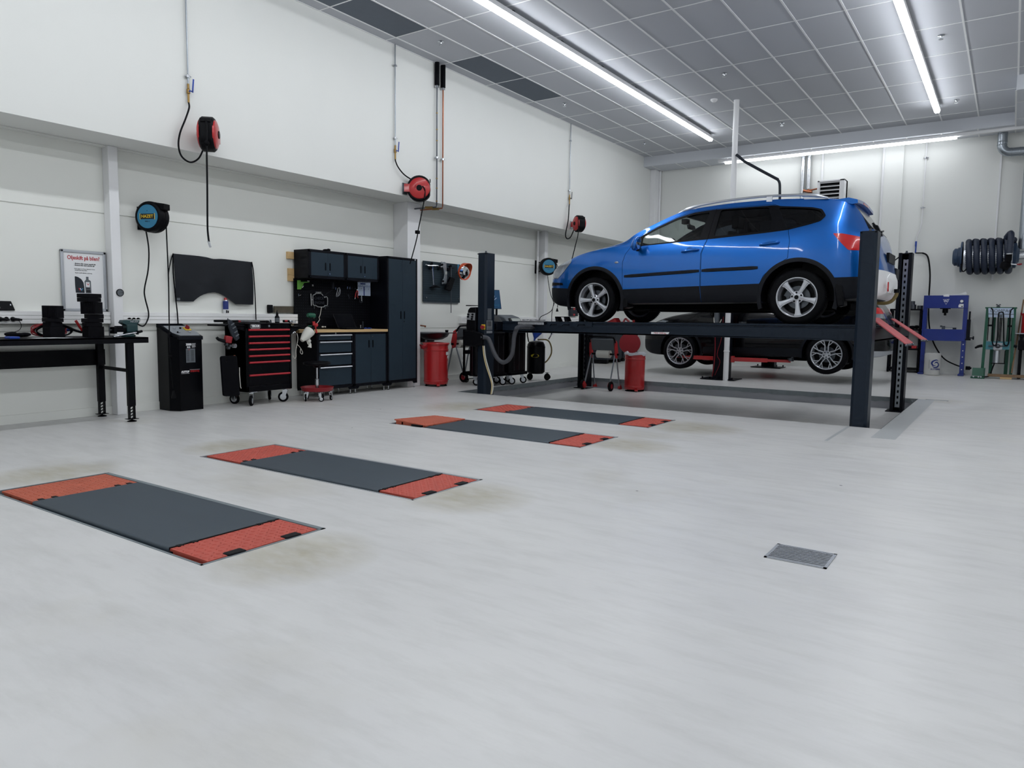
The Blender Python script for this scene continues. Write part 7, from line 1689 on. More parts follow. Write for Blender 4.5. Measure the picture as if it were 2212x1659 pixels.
# shelf trolley behind the lift post
t = thing('shelf_trolley', 'black open shelf trolley left of the near lift post', 'trolley', (-7.5,9.93,0))
X0, X1, Y0, Y1 = -7.81, -7.41, 9.88, 10.42
for x in (X0, X1-.03):
    for y in (Y0, Y1-.03): mb = MB(); mb.box(x,x+.03,y,y+.03,.12,.90); obj('post', mb, 'black_metal', t, bev=.002)
for z in (.13,.50,.86):
    mb = MB(); mb.box(X0,X1,Y0,Y1,z,z+.008); mb.box(X1-.008,X1,Y0,Y1,z,z+.06); mb.box(X0,X0+.008,Y0,Y1,z,z+.06); mb.box(X0,X1,Y0,Y0+.008,z,z+.06); mb.box(X0,X1,Y1-.008,Y1,z,z+.06); obj('shelf', mb, 'black_metal', t, smooth=False)
for x, y in ((X1-.03,Y0+.03),(X1-.03,Y1-.03),(X0+.03,Y0+.03),(X0+.03,Y1-.03)): caster(t, x, y, 0, .045, .022, 1.0, top=.12)
# big service machines
def service_machine(y0, y1, x0, x1, label, hood, z1=.89):
    t = thing('service_machine', label, 'machine', ((x0+x1)/2,(y0+y1)/2,0), 'black air conditioning service machines')
    mb = MB(); mb.prism([(x1,y0+.05,.20),(x1,y1-.05,.20),(x1-.05,y1,.20),(x0,y1,.20),(x0,y0,.20),(x1-.05,y0,.20)], (0,0,z1-.20)); obj('housing', mb, 'black_gloss', t, bev=.012)
    mb = MB(); mb.box(x0,x1+.01,y0-.01,y1+.01,.16,.21); obj('base', mb, 'black_matt', t, bev=.006)
    mb = MB(); mb.box(x1-.0005,x1+.0008,(y0+y1)/2-.002,(y0+y1)/2+.002,.24,z1-.06); mb.box(x1-.0005,x1+.0008,y0+.1,y0+.103,.24,z1-.06); mb.box(x1-.0005,x1+.0008,y1-.103,y1-.1,.24,z1-.06); obj('panel_seam', mb, 'grey_plastic', t, smooth=False)
    for x, y in ((x1-.06,y0+.07),(x1-.06,y1-.07),(x0+.06,y0+.07),(x0+.06,y1-.07)): caster(t, x, y, 0, .06, .032, .7, metal='alu', top=.165)
    return t
t = service_machine(9.50, 9.99, -7.37, -6.96, 'black service machine with grey curved hood beside the near lift post', 0)
mb = MB(); mb.prism([(-6.96,0,.89),(-6.97,0,.97),(-7.08,0,1.13),(-7.22,0,1.20),(-7.32,0,1.22),(-7.37,0,.89)], (0,1,0))
for v in mb.v: v.y = 9.52 if v.y < .5 else 9.97
obj('hood', mb, 'dark_grey', t, bev=.02)
mb = MB(); mb.prism([(-6.945,9.62,.96),(-7.07,9.62,1.145),(-7.07,9.87,1.145),(-6.945,9.87,.96)], (.012,0,.006)); s = obj('display_frame', mb, 'black_gloss', t, bev=.004); 
t = service_machine(10.06, 10.55, -7.36, -6.92, 'black service machine with display frame right of the hooded one', 1, .90)
mb = MB(); mb.prism([(-6.92,0,.90),(-6.94,0,1.0),(-7.08,0,1.14),(-7.22,0,1.18),(-7.36,0,1.12),(-7.36,0,.90)], (0,1,0))
for v in mb.v: v.y = 10.08 if v.y < .5 else 10.53
obj('hood', mb, 'grey_plastic', t, bev=.02)
mb = MB(); mb.prism([(-6.905,10.13,.93),(-7.04,10.13,1.12),(-7.04,10.46,1.12),(-6.905,10.46,.93)], (.014,0,.008)); s = obj('display_frame', mb, 'black_gloss', t, bev=.004)
mb = MB(); mb.prism([(-6.90,10.17,.955),(-7.015,10.17,1.115),(-7.015,10.42,1.115),(-6.90,10.42,.955)], (.012,0,.007)); obj('display', mb, 'lcd', s, smooth=False)
t = thing('monitor', 'blue lit monitor standing behind the near lift post', 'monitor', (-7.635,10.62,0))
mb = MB(); mb.prism(WP('V1', [(395,38),(545,45),(578,330),(410,328)], X=-7.60), (-.025,0,0)); b_ = obj('casing', mb, 'black_plastic', t, bev=.004)
q = WP('V1', [(400,46),(540,52),(570,322),(412,320)], X=-7.598); mb = MB(); mb.prism(q, (.001,0,0)); s = obj('screen', mb, 'screen_blue', t, smooth=False)
mb = MB(); mb.tube(WP('V1', [(450,150),(470,130),(460,200),(480,180),(500,165)], X=-7.5965), .006, 6); obj('screen_picture', mb, 'paper_blue', s)
c = W('V1',500,275,X=-7.5965); text('lettering', 'SERVICE', .05, c, (0,1,0), (0,0,1), 'teal_label', s)
mb = MB(); mb.cyl((-7.635,10.62,.0),(-7.635,10.62,1.4),.02,n=10); mb.lathe([(.15,0),(.15,.012),(.03,.03)], (-7.635,10.62,0), n=24); obj('stand', mb, 'black_metal', t)
# oil drainer
t = thing('oil_drainer', 'black oil drain tank on wheels with yellow label', 'oil tank', (-7.05,11.4,0))
ox, oy, orr = -7.10, 11.12, .165
mb = MB(); mb.lathe([(.05,.12),(orr*.8,.125),(orr,.16),(orr,.60),(orr*.96,.65),(orr*.8,.70),(orr*.3,.72),(.0,.72)], (ox,oy,0), n=36); mb.lathe([(orr+.004,.60),(orr+.004,.615)], (ox,oy,0), n=36); obj('tank', mb, 'black_gloss', t)
a = math.atan2(1.15*0-oy, -ox)+.03; n_ = V(math.cos(a), math.sin(a), 0); s_ = V(-n_.y, n_.x, 0)
mb = MB(); vs = []
for i in range(25):
    q = 2*PI*i/24; e = .075*math.cos(q); f = .033*math.sin(q); b = a-.15+e/orr; vs.append(V(ox+(orr+.002)*math.cos(b), oy+(orr+.002)*math.sin(b), .455+f))
mb.add(vs, [tuple(range(24))]); o = obj('label_oval', mb, 'yellow_label', t, smooth=False)
mb = MB(); mb.tube([(ox-.1,oy-.1,.70),(ox-.1,oy-.12,.90),(ox+.02,oy+.1,.90),(ox+.1,oy+.30,.90),(ox+.12,oy+.34,.86),(ox+.08,oy+.3,.74)], .011, 8, 4); obj('push_handle', mb, 'black_metal', t)
mb = MB(); mb.tube([(ox,oy+.05,.74),(ox+.1,oy+.22,.73),(ox+.14,oy+.29,.62),(ox+.14,oy+.30,.48),(ox+.1,oy+.24,.36),(ox+.04,oy+.2,.3)], .014, 8, 5); obj('drain_hose', mb, 'hose_brown', t, label='brown drain hose')
mb = MB(); mb.tube([(ox+.10,oy+.26,.75),(ox+.13,oy+.31,.83),(ox+.15,oy+.35,.845)], .01, 8); obj('nozzle', mb, 'chrome', t)
for dx, dy in ((.17,.0),(-.1,-.16)):
    mb = MB(); mb.lathe([(.03,-.018),(.06,-.016),(.065,0),(.06,.016),(.03,.018)], (ox+dx,oy+dy+.12,.065), (1,-.3,0), 20); obj('wheel', mb, 'tyre_rubber', t)
caster(t, ox+.06, oy+.30, 0, .045, .022, .8, top=.13)
t = thing('funnel', 'blue plastic funnel standing on the black oil drain tank', 'funnel', (ox,oy-.06,.72))
fa = V(ox+.02, oy-.10, .725); mb = MB(); mb.lathe([(.012,.0),(.02,.04),(.095,.16),(.1,.19),(.09,.19),(.018,.05)], fa, (.1,.35,.93), 28, caps=False); obj('cone', mb, 'blue_plastic', t)
# small dark box on the far wall panel
t = thing('wall_charger', 'dark box with red marks on the wall behind the front wheel', 'charger', (XW+.03,14.4,1.2))
a = WP('D', [(1625,620),(1700,620),(1700,705),(1625,705)], X=XW+.06); mb = MB(); mb.prism(a, (-.06,0,0)); obj('box', mb, 'dark_grey', t, bev=.008)
c = W('D',1660,690,X=XW+.062); mb = MB(); mb.obox(c, (.003,.08,.04)); mb.obox(c+V(0,.0,.13), (.003,.08,.05)); obj('marks', mb, 'red_paint', t, smooth=False)
# grey cabinets far behind the recess
for k, (y0, y1, x1, lb) in enumerate(((15.4,16.2,-7.85,'grey plastic cabinet far behind the paper stand, left one'),(16.25,17.1,-7.85,'grey plastic cabinet far behind the open red bin, right one'))):
    t = thing('storage_cabinet', lb, 'cabinet', (-8.05,(y0+y1)/2,floor_z(y0)), 'grey low storage cabinets in the far corner')
    z0 = floor_z(y1)+.0; mb = MB(); mb.box(XW+.03,x1,y0,y1,z0+.08,z0+.80); obj('body', mb, 'dark_grey', t, bev=.01)
    for a, b in ((y0+.02,(y0+y1)/2-.005),((y0+y1)/2+.005,y1-.02)): mb = MB(); mb.box(x1-.002,x1+.012,a,b,z0+.12,z0+.76); obj('door', mb, 'dark_grey', t, bev=.006)
    mb = MB(); mb.box(XW+.05,x1-.01,y0+.03,y0+.12,z0,z0+.08); mb.box(XW+.05,x1-.01,y1-.12,y1-.03,z0,z0+.08); obj('foot', mb, 'black_plastic', t)
# ================================================================== BACK WALL
def Q(pts, y): return WP('Q7', pts, Y=y)
FB = floor_z(17.1)
# workshop press
t = thing('workshop_press', 'blue hydraulic workshop press at the back wall', 'press', (-1.12,17.1,FB))
ya, yb = 16.98, 17.2
mb = MB(); mb.box(-1.50,-.745,ya,yb,1.43,1.685); obj('head_beam', mb, 'blue_paint', t, bev=.004)
for s, (x0, x1) in enumerate(((-1.515,-1.44),(-.815,-.74))):
    mb = MB(); mb.box(x0,x1,ya+.02,yb-.02,FB+.02,1.685); u = obj('upright', mb, 'blue_paint', t, bev=.004)
    mb = MB()
    for k in range(5): z = FB+.12+k*.125; mb.cyl(((x0+x1)/2,ya+.021,z),((x0+x1)/2,ya+.016,z),.012,n=10)
    obj('pin_hole', mb, 'alu' if s else 'navy', u); mb = MB(); mb.box(x0-.02,x1+.01,ya-.10,yb+.12,FB,FB+.03); obj('foot', mb, 'blue_paint', u, bev=.004)
mb = MB(); mb.box(-1.47,-.76,ya-.01,yb+.01,.775,1.008); obj('table_beam', mb, 'blue_paint', t, bev=.004)
mb = MB(); mb.cyl((-1.13,17.09,1.43),(-1.13,17.09,1.335),.05,n=18); mb.cyl((-1.13,17.09,1.34),(-1.13,17.09,1.285),.022,n=14); mb.box(-1.22,-1.04,17.0,17.18,1.415,1.43); obj('ram', mb, 'black_metal', t)
mb = MB(); p = Q([(555,425),(645,420),(597,498)], ya-.001); mb.prism(p, (0,-.001,0)); e = obj('emblem', mb, 'paper', t, smooth=False); c = sum(p, V(0,0,0))/3; mb = MB(); mb.prism([c+(q-c)*.88+V(0,-.0012,0) for q in p], (0,-.001,0)); e2 = obj('emblem_field', mb, 'blue_paint', e, smooth=False)
text('lettering', 'AC', .055, Q([(600,447)], ya-.0035)[0], (1,0,0), (0,0,1), 'paper', e, bold=.002)
mb = MB(); p = Q([(815,452)], ya)[0]; mb.cyl(p, p-V(0,.03,0), .032, n=20); g_ = obj('gauge', mb, 'grey_plastic', t); mb = MB(); mb.cyl(p-V(0,.03,0), p-V(0,.032,0), .026, n=20); obj('gauge_face', mb, 'paper', g_)
mb = MB(); mb.prism(Q([(785,488),(840,488),(838,538),(768,535),(770,505)], ya-.001), (0,-.001,0)); s = obj('sticker', mb, 'paper', t, smooth=False); mb = MB(); mb.prism(Q([(805,515),(830,515),(830,532),(805,532)], ya-.0025), (0,-.001,0)); mb.prism(Q([(780,500),(798,500),(798,503),(780,503)], ya-.0025), (0,-.001,0)); obj('sticker_print', mb, 'print_grey', s, smooth=False)
mb = MB(); mb.prism(Q([(560,360),(642,360),(642,388),(562,386)], ya-.004), (0,.06,0)); mb.cyl((-1.12,17.05,1.685),(-1.12,17.05,1.71),.035,n=14); obj('ram_guide', mb, 'white_paint', t)
mb = MB(); mb.box(-.745,-.68,17.0,17.12,.82,1.21); mb.cyl((-.705,17.05,1.2),(-.703,17.05,1.37),.016,n=10); mb.cyl((-.68,17.03,.845),(-.63,17.03,.845),.012,n=8); mb.cyl((-.63,17.03,.845),(-.605,17.03,.845),.035,n=14); mb.box(-.76,-.66,17.0,17.12,.795,.83); obj('pump', mb, 'lift_dark', t, bev=.004)
t = thing('press_block', 'steel blocks lying on the table of the blue press', 'block', (-1.14,17.09,1.008))
mb = MB(); mb.box(-1.17,-1.115,17.03,17.14,1.008,1.075); mb.box(-1.20,-1.165,17.05,17.1,1.05,1.085); obj('tall_block', mb, 'steel_dark', t, bev=.003)
mb = MB(); mb.box(-.98,-.92,17.03,17.14,1.008,1.045); mb.box(-1.115,-.98,17.08,17.09,1.044,1.05); obj('low_block', mb, 'dark_grey', t, bev=.003)
t = thing('paper_stack', 'loose papers lying on top of the blue press', 'paper', (-.92,17.09,1.685))
mb = MB(); mb.prism([(-1.05,17.0,1.686),(-.78,17.0,1.686),(-.78,17.0,1.72),(-1.05,17.0,1.70)], (0,.16,0)); obj('stack', mb, 'paper', t, smooth=False)
mb = MB(); mb.prism([(-.92,16.99,1.705),(-.79,16.99,1.752),(-.77,16.99,1.70),(-.79,16.99,1.70)], (0,.14,0)); obj('bent_sheet', mb, 'paper', t, smooth=False)
# bucket with hose
bx_, by_ = -1.275, 16.83; bz = floor_z(16.83)
t = thing('plastic_bucket', 'dirty white plastic drum with blue swirl under the blue press', 'bucket', (bx_,by_,bz))
mb = MB(); mb.lathe([(.13,.0),(.14,.01),(.145,.41),(.138,.44),(.10,.445),(.0,.445)], (bx_,by_,bz), n=32); obj('drum', mb, 'bucket_white', t)
R_ = .1455
def onc(a, z): return V(bx_+R_*math.sin(a), by_-R_*math.cos(a), bz+z)
def swirl(pts, w): 
    mb = MB(); P = catmull([Vector((a, b, 0)) for a, b in pts], 6); vs = []; n = len(P)
    for i, p in enumerate(P):
        tt = (P[min(i+1,n-1)]-P[max(i-1,0)]).normalized(); s = V(-tt.y, tt.x, 0)*w*math.sin(PI*(i+.3)/(n-.4)); vs += [onc((p.x+s.x)/R_, p.y+s.y), onc((p.x-s.x)/R_, p.y-s.y)]
    mb.add(vs, [(2*i, 2*i+1, 2*i+3, 2*i+2) for i in range(n-1)]); return mb
A0_ = .35*R_
for pts, w in (([(A0_+.075,.285),(A0_+.03,.31),(A0_-.035,.28),(A0_-.05,.235),(A0_-.02,.20),(A0_+.03,.205)], .016), ([(A0_-.045,.20),(A0_-.01,.165),(A0_+.05,.17),(A0_+.08,.21),(A0_+.06,.25),(A0_+.01,.255)], .014), ([(A0_-.005,.235),(A0_+.02,.265),(A0_+.07,.265)], .009)):
    obj('swirl_mark', swirl(pts, w), 'navy', t, smooth=False)
text('lettering', 'AUTO', .045, onc(.30, .125)+V(0,-.004,0), (1,.32,0), (0,0,1), 'navy', t, bold=.001); text('lettering', 'ONE', .045, onc(.82, .125)+V(0,-.002,0), (1,.95,0), (0,0,1), 'navy', t, bold=.001)
mb = MB()
for k in range(8): mb.obox(onc(-.32, .30-k*.022)+V(0,-.001,0), (.008,.002,.011))
obj('printed_scale', mb, 'print_grey', t, smooth=False)
# black shelf rack
t = thing('shelf_rack', 'black metal shelf rack between the far lift post and the blue press', 'rack', (-1.85,17.25,FB))
x0, x1, y0, y1 = -2.13, -1.54, 17.1, 17.42
for x in (x0, x1-.04):
    for y in (y0, y1-.04): mb = MB(); mb.box(x,x+.04,y,y+.04,FB,1.40); obj('post', mb, 'black_metal', t, bev=.003)
for z in (.13+FB*.0+.03,.565,.97,1.385):
    mb = MB(); mb.box(x0,x1,y0,y1,z,z+.03); obj('shelf', mb, 'black_metal', t, bev=.003)
def pot(x, y, z, r, h, lb, m='steel_dark', cat='ring'):
    mb = MB(); mb.lathe([(r*.7,0),(r,0),(r,h),(r*.7,h)], (x,y,z), n=20); mb.lathe([(r*.2,.0),(r*.6,.0),(r*.6,h*.6)], (x,y,z), n=12); tag(obj('press_ring', mb, m), lb, cat, 'steel rings on the shelf rack')
pot(-1.72,17.2,1.415,.06,.09,'steel ring at the bottom of the pair on top of the black rack'); pot(-1.735,17.2,1.506,.05,.07,'smaller steel ring stacked on another, on top of the rack'); pot(-1.59,17.2,1.415,.055,.07,'steel ring on the right end of the black rack top')
t = obj('black_parts', MB().ell((-1.70,17.2,1.035),(.1,.07,.035),12,6).ell((-1.63,17.2,1.04),(.06,.06,.04),10,6), 'black_matt'); tag(t, 'heap of black parts on the middle shelf of the black rack', 'parts')
t = thing('red_tool_case', 'red case on the lower shelf of the black rack', 'case', (-1.72,17.2,.595))
mb = MB(); mb.box(-1.83,-1.60,17.11,17.3,.596,.655); obj('case', mb, 'red_plastic', t, bev=.006); mb = MB(); mb.box(-1.76,-1.69,17.105,17.13,.60,.65); mb.lathe([(.03,.655),(.03,.7),(.02,.72)], (-1.70,17.2,0), n=12); obj('latch', mb, 'black_metal', t)
t = obj('red_tool_case', MB().box(-2.06,-1.95,17.11,17.3,.596,.66), 'red_plastic', bev=.006); tag(t, 'red box at the left of the lower rack shelf, behind the lift post', 'case')
# spring compressor
t = thing('spring_compressor', 'green spring compressor stand with black tube guard at the back wall', 'compressor', (-.2,16.95,FB))
for x, y, nm in ((-.42,16.86,0),(.03,16.86,0),(-.30,17.2,1),(-.05,17.2,1)):
    w_ = .05 if nm == 0 else .06; dx = -.028 if nm == 0 and x < -.2 else (.0 if nm else .02)
    mb = MB(); mb.bar((x-.0+dx*.3,y,FB), (x-dx*.4,y,1.43), w_, .05, (0,1,0)); obj('leg', mb, 'green_paint', t, bev=.003)
mb = MB(); mb.box(-.45,.06,16.83,17.22,1.425,1.45); obj('top_plate', mb, 'green_paint', t, bev=.003)
mb = MB(); mb.prism(Q([(1180,545),(1530,545),(1532,680),(1182,670)], 16.825), (0,-.006,0)); sg = obj('sign_plate', mb, 'paper_blue', t, smooth=False); text('lettering', 'COMPAC', .085, Q([(1358,585)], 16.817)[0], (1,0,0), (0,0,1), 'grey_plastic', sg, sx=1.0)
mb = MB(); mb.prism(Q([(1180,622),(1530,628),(1530,636),(1180,630)], 16.818), (0,-.003,0)); c = Q([(1350,655)], 16.817)[0]; mb.obox(c, (.06,.004,.04)); obj('sign_rail', mb, 'grey_plastic', sg, smooth=False)
mb = MB(); mb.prism(Q([(1150,1005),(1480,1010),(1470,1120),(1140,1115)], 16.83), (0,.12,0)); cb = obj('carriage', mb, 'teal_paint', t, bev=.004, label='teal carriage plate')
mb = MB(); mb.prism(Q([(1248,1020),(1380,1025),(1370,1120),(1245,1118)], 16.828), (0,-.01,0)); obj('clamp_plate', mb, 'alu_matt', cb, bev=.003)
mb = MB(); mb.tube(Q([(1180,1065),(1250,1070),(1310,1070),(1450,1068)], 16.80), .012, 8); mb.ell(Q([(1310,1070)], 16.80)[0], (.045,.03,.04), 12, 8); obj('screw', mb, 'steel_dark', cb)
mb = MB(); g1 = Q([(1215,545),(1245,590),(1240,800),(1235,960),(1240,1040),(1265,1060),(1290,1040),(1310,900),(1320,640),(1345,605),(1375,605),(1390,640),(1392,900),(1395,1030),(1425,1062),(1455,1040),(1470,900),(1480,620),(1510,560),(1530,545)], 16.76); mb.tube(g1, .011, 8, 3); obj('tube_guard', mb, 'black_metal', t, ang=60, label='black bent tube guard')
mb = MB(); a, b = Q([(1297,1130)], 16.95)[0], Q([(1290,1300)], 16.95)[0]; mb.cyl(a, V(a.x,a.y,b.z), .055, n=20); obj('air_cylinder', mb, 'alu', t)
mb = MB()
for x in (-.26,-.08): mb.cyl((x,16.95,.62),(x,16.95,.37),.007,n=6)
for x in (-.20,-.17,-.185): mb.cyl((x,16.98,.78),(x,16.98,1.28),.006,n=6)
for x in (-.41,-.38,-.0,.02): mb.cyl((x,16.95,.8),(x,16.95,1.25),.008,n=6)
mb.box(-.29,-.06,16.9,17.0,.36,.375); obj('rods', mb, 'black_metal', t)
mb = MB()
for q in ((1210,785),(1485,795)): p = Q([q], 16.9)[0]; mb.obox(p, (.09,.05,.035))
obj('rod_clamp', mb, 'black_metal', t, bev=.004)
for s, pts in ((0, [(1100,1065),(1050,1072),(1010,1090),(995,1100)]), (1, [(1530,1068),(1575,1078)])): mb = MB(); mb.tube(Q(pts, 16.85), [.028,.026,.02,.01] if s == 0 else .026, 8, 3); obj('handle', mb, 'black_metal', t)
mb = MB(); p = Q([(1290,495),(1350,495),(1320,510)], 17.0); mb.tube([p[0],p[2],p[1]], .012, 8); mb.tube([p[2]-V(.03,0,.02), p[2]+V(.03,0,-.02)], .014, 8); obj('wing_nut', mb, 'steel_dark', t)
t = thing('foot_pedal', 'green foot pedal on the floor before the spring compressor', 'pedal', (-.5,16.6,floor_z(16.6)))
z0 = floor_z(16.6); mb = MB(); mb.box(-.60,-.375,16.5,16.75,z0,z0+.03); mb.prism([(-.58,16.5,z0+.05),(-.385,16.5,z0+.05),(-.385,16.56,z0+.20),(-.58,16.56,z0+.20)], (0,.02,0)); mb.box(-.385,-.375,16.5,16.75,z0,z0+.2); obj('housing', mb, 'green_paint', t, bev=.003)
mb = MB()
for x in (-.55,-.47,-.43): mb.cyl((x,16.48,z0+.035),(x,16.52,z0+.035),.014,n=10)
obj('valve', mb, 'alu', t); mb = MB(); mb.tube([(-.375,16.62,z0+.03),(-.3,16.75,z0+.05),(-.26,16.9,z0+.2),(-.24,16.95,.36)], .012, 8, 4); obj('air_hose', mb, 'black_plastic', t)
t = obj('broom_stick', MB().tube([Q([(1500,1445)], 16.75)[0], Q([(1668,430)], 17.3)[0]], .014, 8), 'wood_old'); tag(t, 'wooden stick leaning on the wall right of the spring compressor', 'stick')
z0 = floor_z(16.75)
t = obj('wood_plank', MB().box(-.33,.75,16.68,16.80,z0+.035,z0+.085), 'wood_old', bev=.004); tag(t, 'long old plank lying on the floor at the right edge', 'plank')
t = obj('wood_block', MB().box(-.13,.06,16.66,16.80,z0,z0+.034), 'wood', bev=.004); tag(t, 'short wooden block under the long plank', 'block')
t = obj('wood_block', MB().box(.5,.66,16.68,16.80,z0,z0+.034), 'wood_old', bev=.004); tag(t, 'second wooden block under the plank, right of the frame', 'block')
# shelf unit cut by the right edge
t = thing('side_bench', 'dark bench with steel top cut by the right edge of the photo', 'bench', (.6,17.1,FB))
mb = MB(); mb.box(.06,1.2,16.85,17.42,.945,.962); obj('top', mb, 'alu_matt', t, bev=.002)
mb = MB(); mb.box(.13,1.2,16.88,17.40,.88,.945); mb.box(.12,1.2,16.86,17.35,.64,.82); obj('drawer_box', mb, 'black_metal', t, bev=.004)
for x in (.14,1.14):
    for y in (16.9,17.36): mb = MB(); mb.box(x,x+.05,y,y+.05,FB,.9); obj('leg', mb, 'black_metal', t)
t = thing('red_canister', 'red canister standing on the side bench at the right edge', 'canister', (.23,17.0,.962))
mb = MB(); mb.lathe([(.08,0),(.085,.01),(.085,.34),(.07,.38),(.02,.40),(.0,.40)], (.23,17.0,.962), n=24); obj('canister_body', mb, 'red_paint', t); mb = MB(); mb.cyl((.15,17.0,1.30),(.13,16.98,1.345),.016,n=8); obj('spout', mb, 'red_dark', t)
# exhaust hose reel
t = thing('exhaust_reel', 'big exhaust extraction hose reel with dark blue ribbed hose on the wall', 'hose reel', (-.45,17.1,2.45))
cy, cz = 17.05, 2.44
mb = MB(); mb.lathe([(.235,-.87),(.235,-.06)], (0,cy,cz), (1,0,0), 40); obj('drum', mb, 'alu', t)
mb = MB(); mb.lathe([(.05,-1.06),(.13,-1.06),(.17,-1.03),(.17,-.98),(.19,-.97),(.19,-.93),(.30,-.925),(.30,-.895),(.05,-.89)], (0,cy,cz), (1,0,0), 36); obj('left_flange', mb, 'reel_blue', t)
mb = MB(); mb.lathe([(.05,-.07),(.24,-.07),(.24,-.02),(.16,.0),(.12,.03),(.05,.03)], (0,cy,cz), (1,0,0), 36); obj('right_flange', mb, 'reel_blue', t)
for k in range(6):   # ribbed hose: one winding at a time, open coil
    mb = MB(); x0 = -.80+.125*k; n = 44; pts = []; rs = []
    for i in range(n*2+1):
        a = 2*PI*i/(n*2)*1.0; pts.append(V(x0+.05*math.sin(0)+.10*i/(n*2), cy-math.sin(a+.2)*.295, cz+math.cos(a+.2)*.295)); rs.append(.058 if i % 2 else .050)
    mb.tube(pts, rs, 12); obj('hose_winding', mb, 'hose_blue', t, ang=70)
hp = Q([], 16.6) + WP('Q8', [(1060,1160),(1090,1105),(1085,1200),(1070,1330)], Y=16.68); hp = [V(-.19,16.83,2.76), V(-.13,16.72,2.83), V(-.12,16.66,2.72), V(-.125,16.64,2.55), V(-.13,16.63,2.43)]
P = catmull(hp, 9); mb = MB(); mb.tube(P, [.058 if i % 2 else .050 for i in range(len(P))], 12); obj('hose_end', mb, 'hose_blue', t, ang=70)
mb = MB(); mb.cyl((-.13,16.63,2.44),(-.135,16.63,2.33),.05,.055,n=16); mb.tube([(-.135,16.63,2.34),(-.16,16.62,2.26),(-.2,16.60,2.17)], [.055,.085,.075], 14, 3); obj('nozzle', mb, 'rubber', t)
mb = MB(); mb.lathe([(.056,-.01),(.056,.01)], (-.13,16.63,2.44), (0,0,1), 20, caps=False); obj('clip_ring', mb, 'chrome', t)
mb = MB(); mb.bar((-.10,16.62,2.25),(-.0,16.62,2.24),.03,.02); obj('clip_lever', mb, 'chrome', t)
mb = MB(); mb.tube([(-.03,16.62,2.245),(.04,16.62,2.24),(.08,16.62,2.25)], [.012,.018,.014], 8, 3); obj('grip', mb, 'red_dark', t)
mb = MB(); mb.tube([(-.90,16.82,2.62),(-.9,16.80,2.3),(-.87,16.82,2.15),(-.82,16.85,2.17),(-.80,16.87,2.24)], .012, 8, 4); obj('control_cable', mb, 'black_plastic', t)
mb = MB(); mb.cyl((.03,cy,cz),(.3,cy,cz),.09,n=24); obj('flex_pipe', mb, 'foil', t)
mb = MB(); mb.box(-1.0,-.9,17.1,17.45,2.38,2.5); mb.box(-.06,.0,17.1,17.45,2.38,2.5); obj('wall_bracket', mb, 'reel_blue', t)
# spiral duct
t = thing('ventilation_duct', 'shiny round steel duct coming from the ceiling at the right edge', 'duct', (-.1,17.15,2.6))
R_ = .082; P = [V(-.375,17.15,4.83),V(-.375,17.15,4.6)] + [V(-.375+.17-.17*math.cos(a), 17.15, 4.585-.17*math.sin(a)) for a in [PI/2*k/8 for k in range(1,9)]] + [V(-.1,17.15,4.415),V(.0,17.15,4.41)] + [V(.02+.13*math.sin(a), 17.15, 4.41-.13+.13*math.cos(a)) for a in [PI/2*k/8 for k in range(1,9)]]
P = [V(-.375,17.15,4.83),V(-.375,17.15,4.56)] + [V(-.375+.15-.15*math.cos(a), 17.15, 4.56-.15*math.sin(a)) for a in [PI/2*k/8 for k in range(1,9)]] + [V(-.08,17.15,4.41)] + [V(-.06+.14*math.sin(a), 17.15, 4.27+.14*math.cos(a)) for a in [PI/2*k/8 for k in range(0,9)]]
mb = MB(); mb.tube(P, R_, 24); obj('bend', mb, 'galv', t)
mb = MB(); mb.cyl((.08,17.15,4.28),(.08,17.15,2.56),R_,n=28); obj('straight_pipe', mb, 'galv', t)
for c, d in ((V(-.375,17.15,4.62),V(0,0,1)),(V(-.375,17.15,4.56),V(0,0,1)),(V(-.22,17.15,4.41),V(1,0,0)),(V(-.08,17.15,4.41),V(1,0,0))):
    mb = MB(); mb.lathe([(R_+.003,-.006),(R_+.006,0),(R_+.003,.006)], c, d, 28, caps=False); obj('joint_seam', mb, 'galv', t)
mb = MB(); pts = []
for i in range(200):
    a = 2*PI*i/22; pts.append(V(.08+(R_+.001)*math.cos(a), 17.15+(R_+.001)*math.sin(a), 4.25-1.65*i/199))
mb.tube(pts, .003, 5); obj('spiral_seam', mb, 'galv', t)
# fan heater
t = thing('fan_heater', 'white wall fan heater with dark louvres above the blue car roof', 'heater', (-3.4,17.25,3.6))
mb = MB(); x0, x1 = -3.68, -3.13; y0 = 17.0; z0, z1 = 3.62, 4.17
for q in ((x0,x1,z1-.04,z1),(x0,x1,z0,z0+.04),(x0,x0+.05,z0,z1),(x1-.1,x1,z0,z1)): mb.box(q[0],q[1],y0,17.35,q[2],q[3])
mb.box(x0,x1,17.2,17.35,z0,z1); obj('housing', mb, 'white_paint', t, bev=.008)
mb = MB(); mb.box(x0+.05,x1-.1,17.1,17.11,z0+.04,z1-.04); obj('core', mb, 'black_gloss', t, smooth=False)
for k in range(6):
    z = z0+.075+k*.082; mb = MB(); mb.prism([(x0+.05,y0+.005,z),(x0+.05,y0+.09,z+.035),(x0+.05,y0+.09,z+.043),(x0+.05,y0+.005,z+.012)], (x1-x0-.15,0,0)); obj('louvre', mb, 'white_paint', t, smooth=False)
t = thing('heating_pipes', 'foil wrapped pipes running down beside the white fan heater', 'pipes', (-4.0,17.38,3.0))
for x, z0 in ((-4.08,2.6),(-3.95,4.07)):
    mb = MB(); mb.cyl((x,17.37,z0),(x,17.37,4.83),.042,n=16); obj('foil_pipe', mb, 'foil', t)
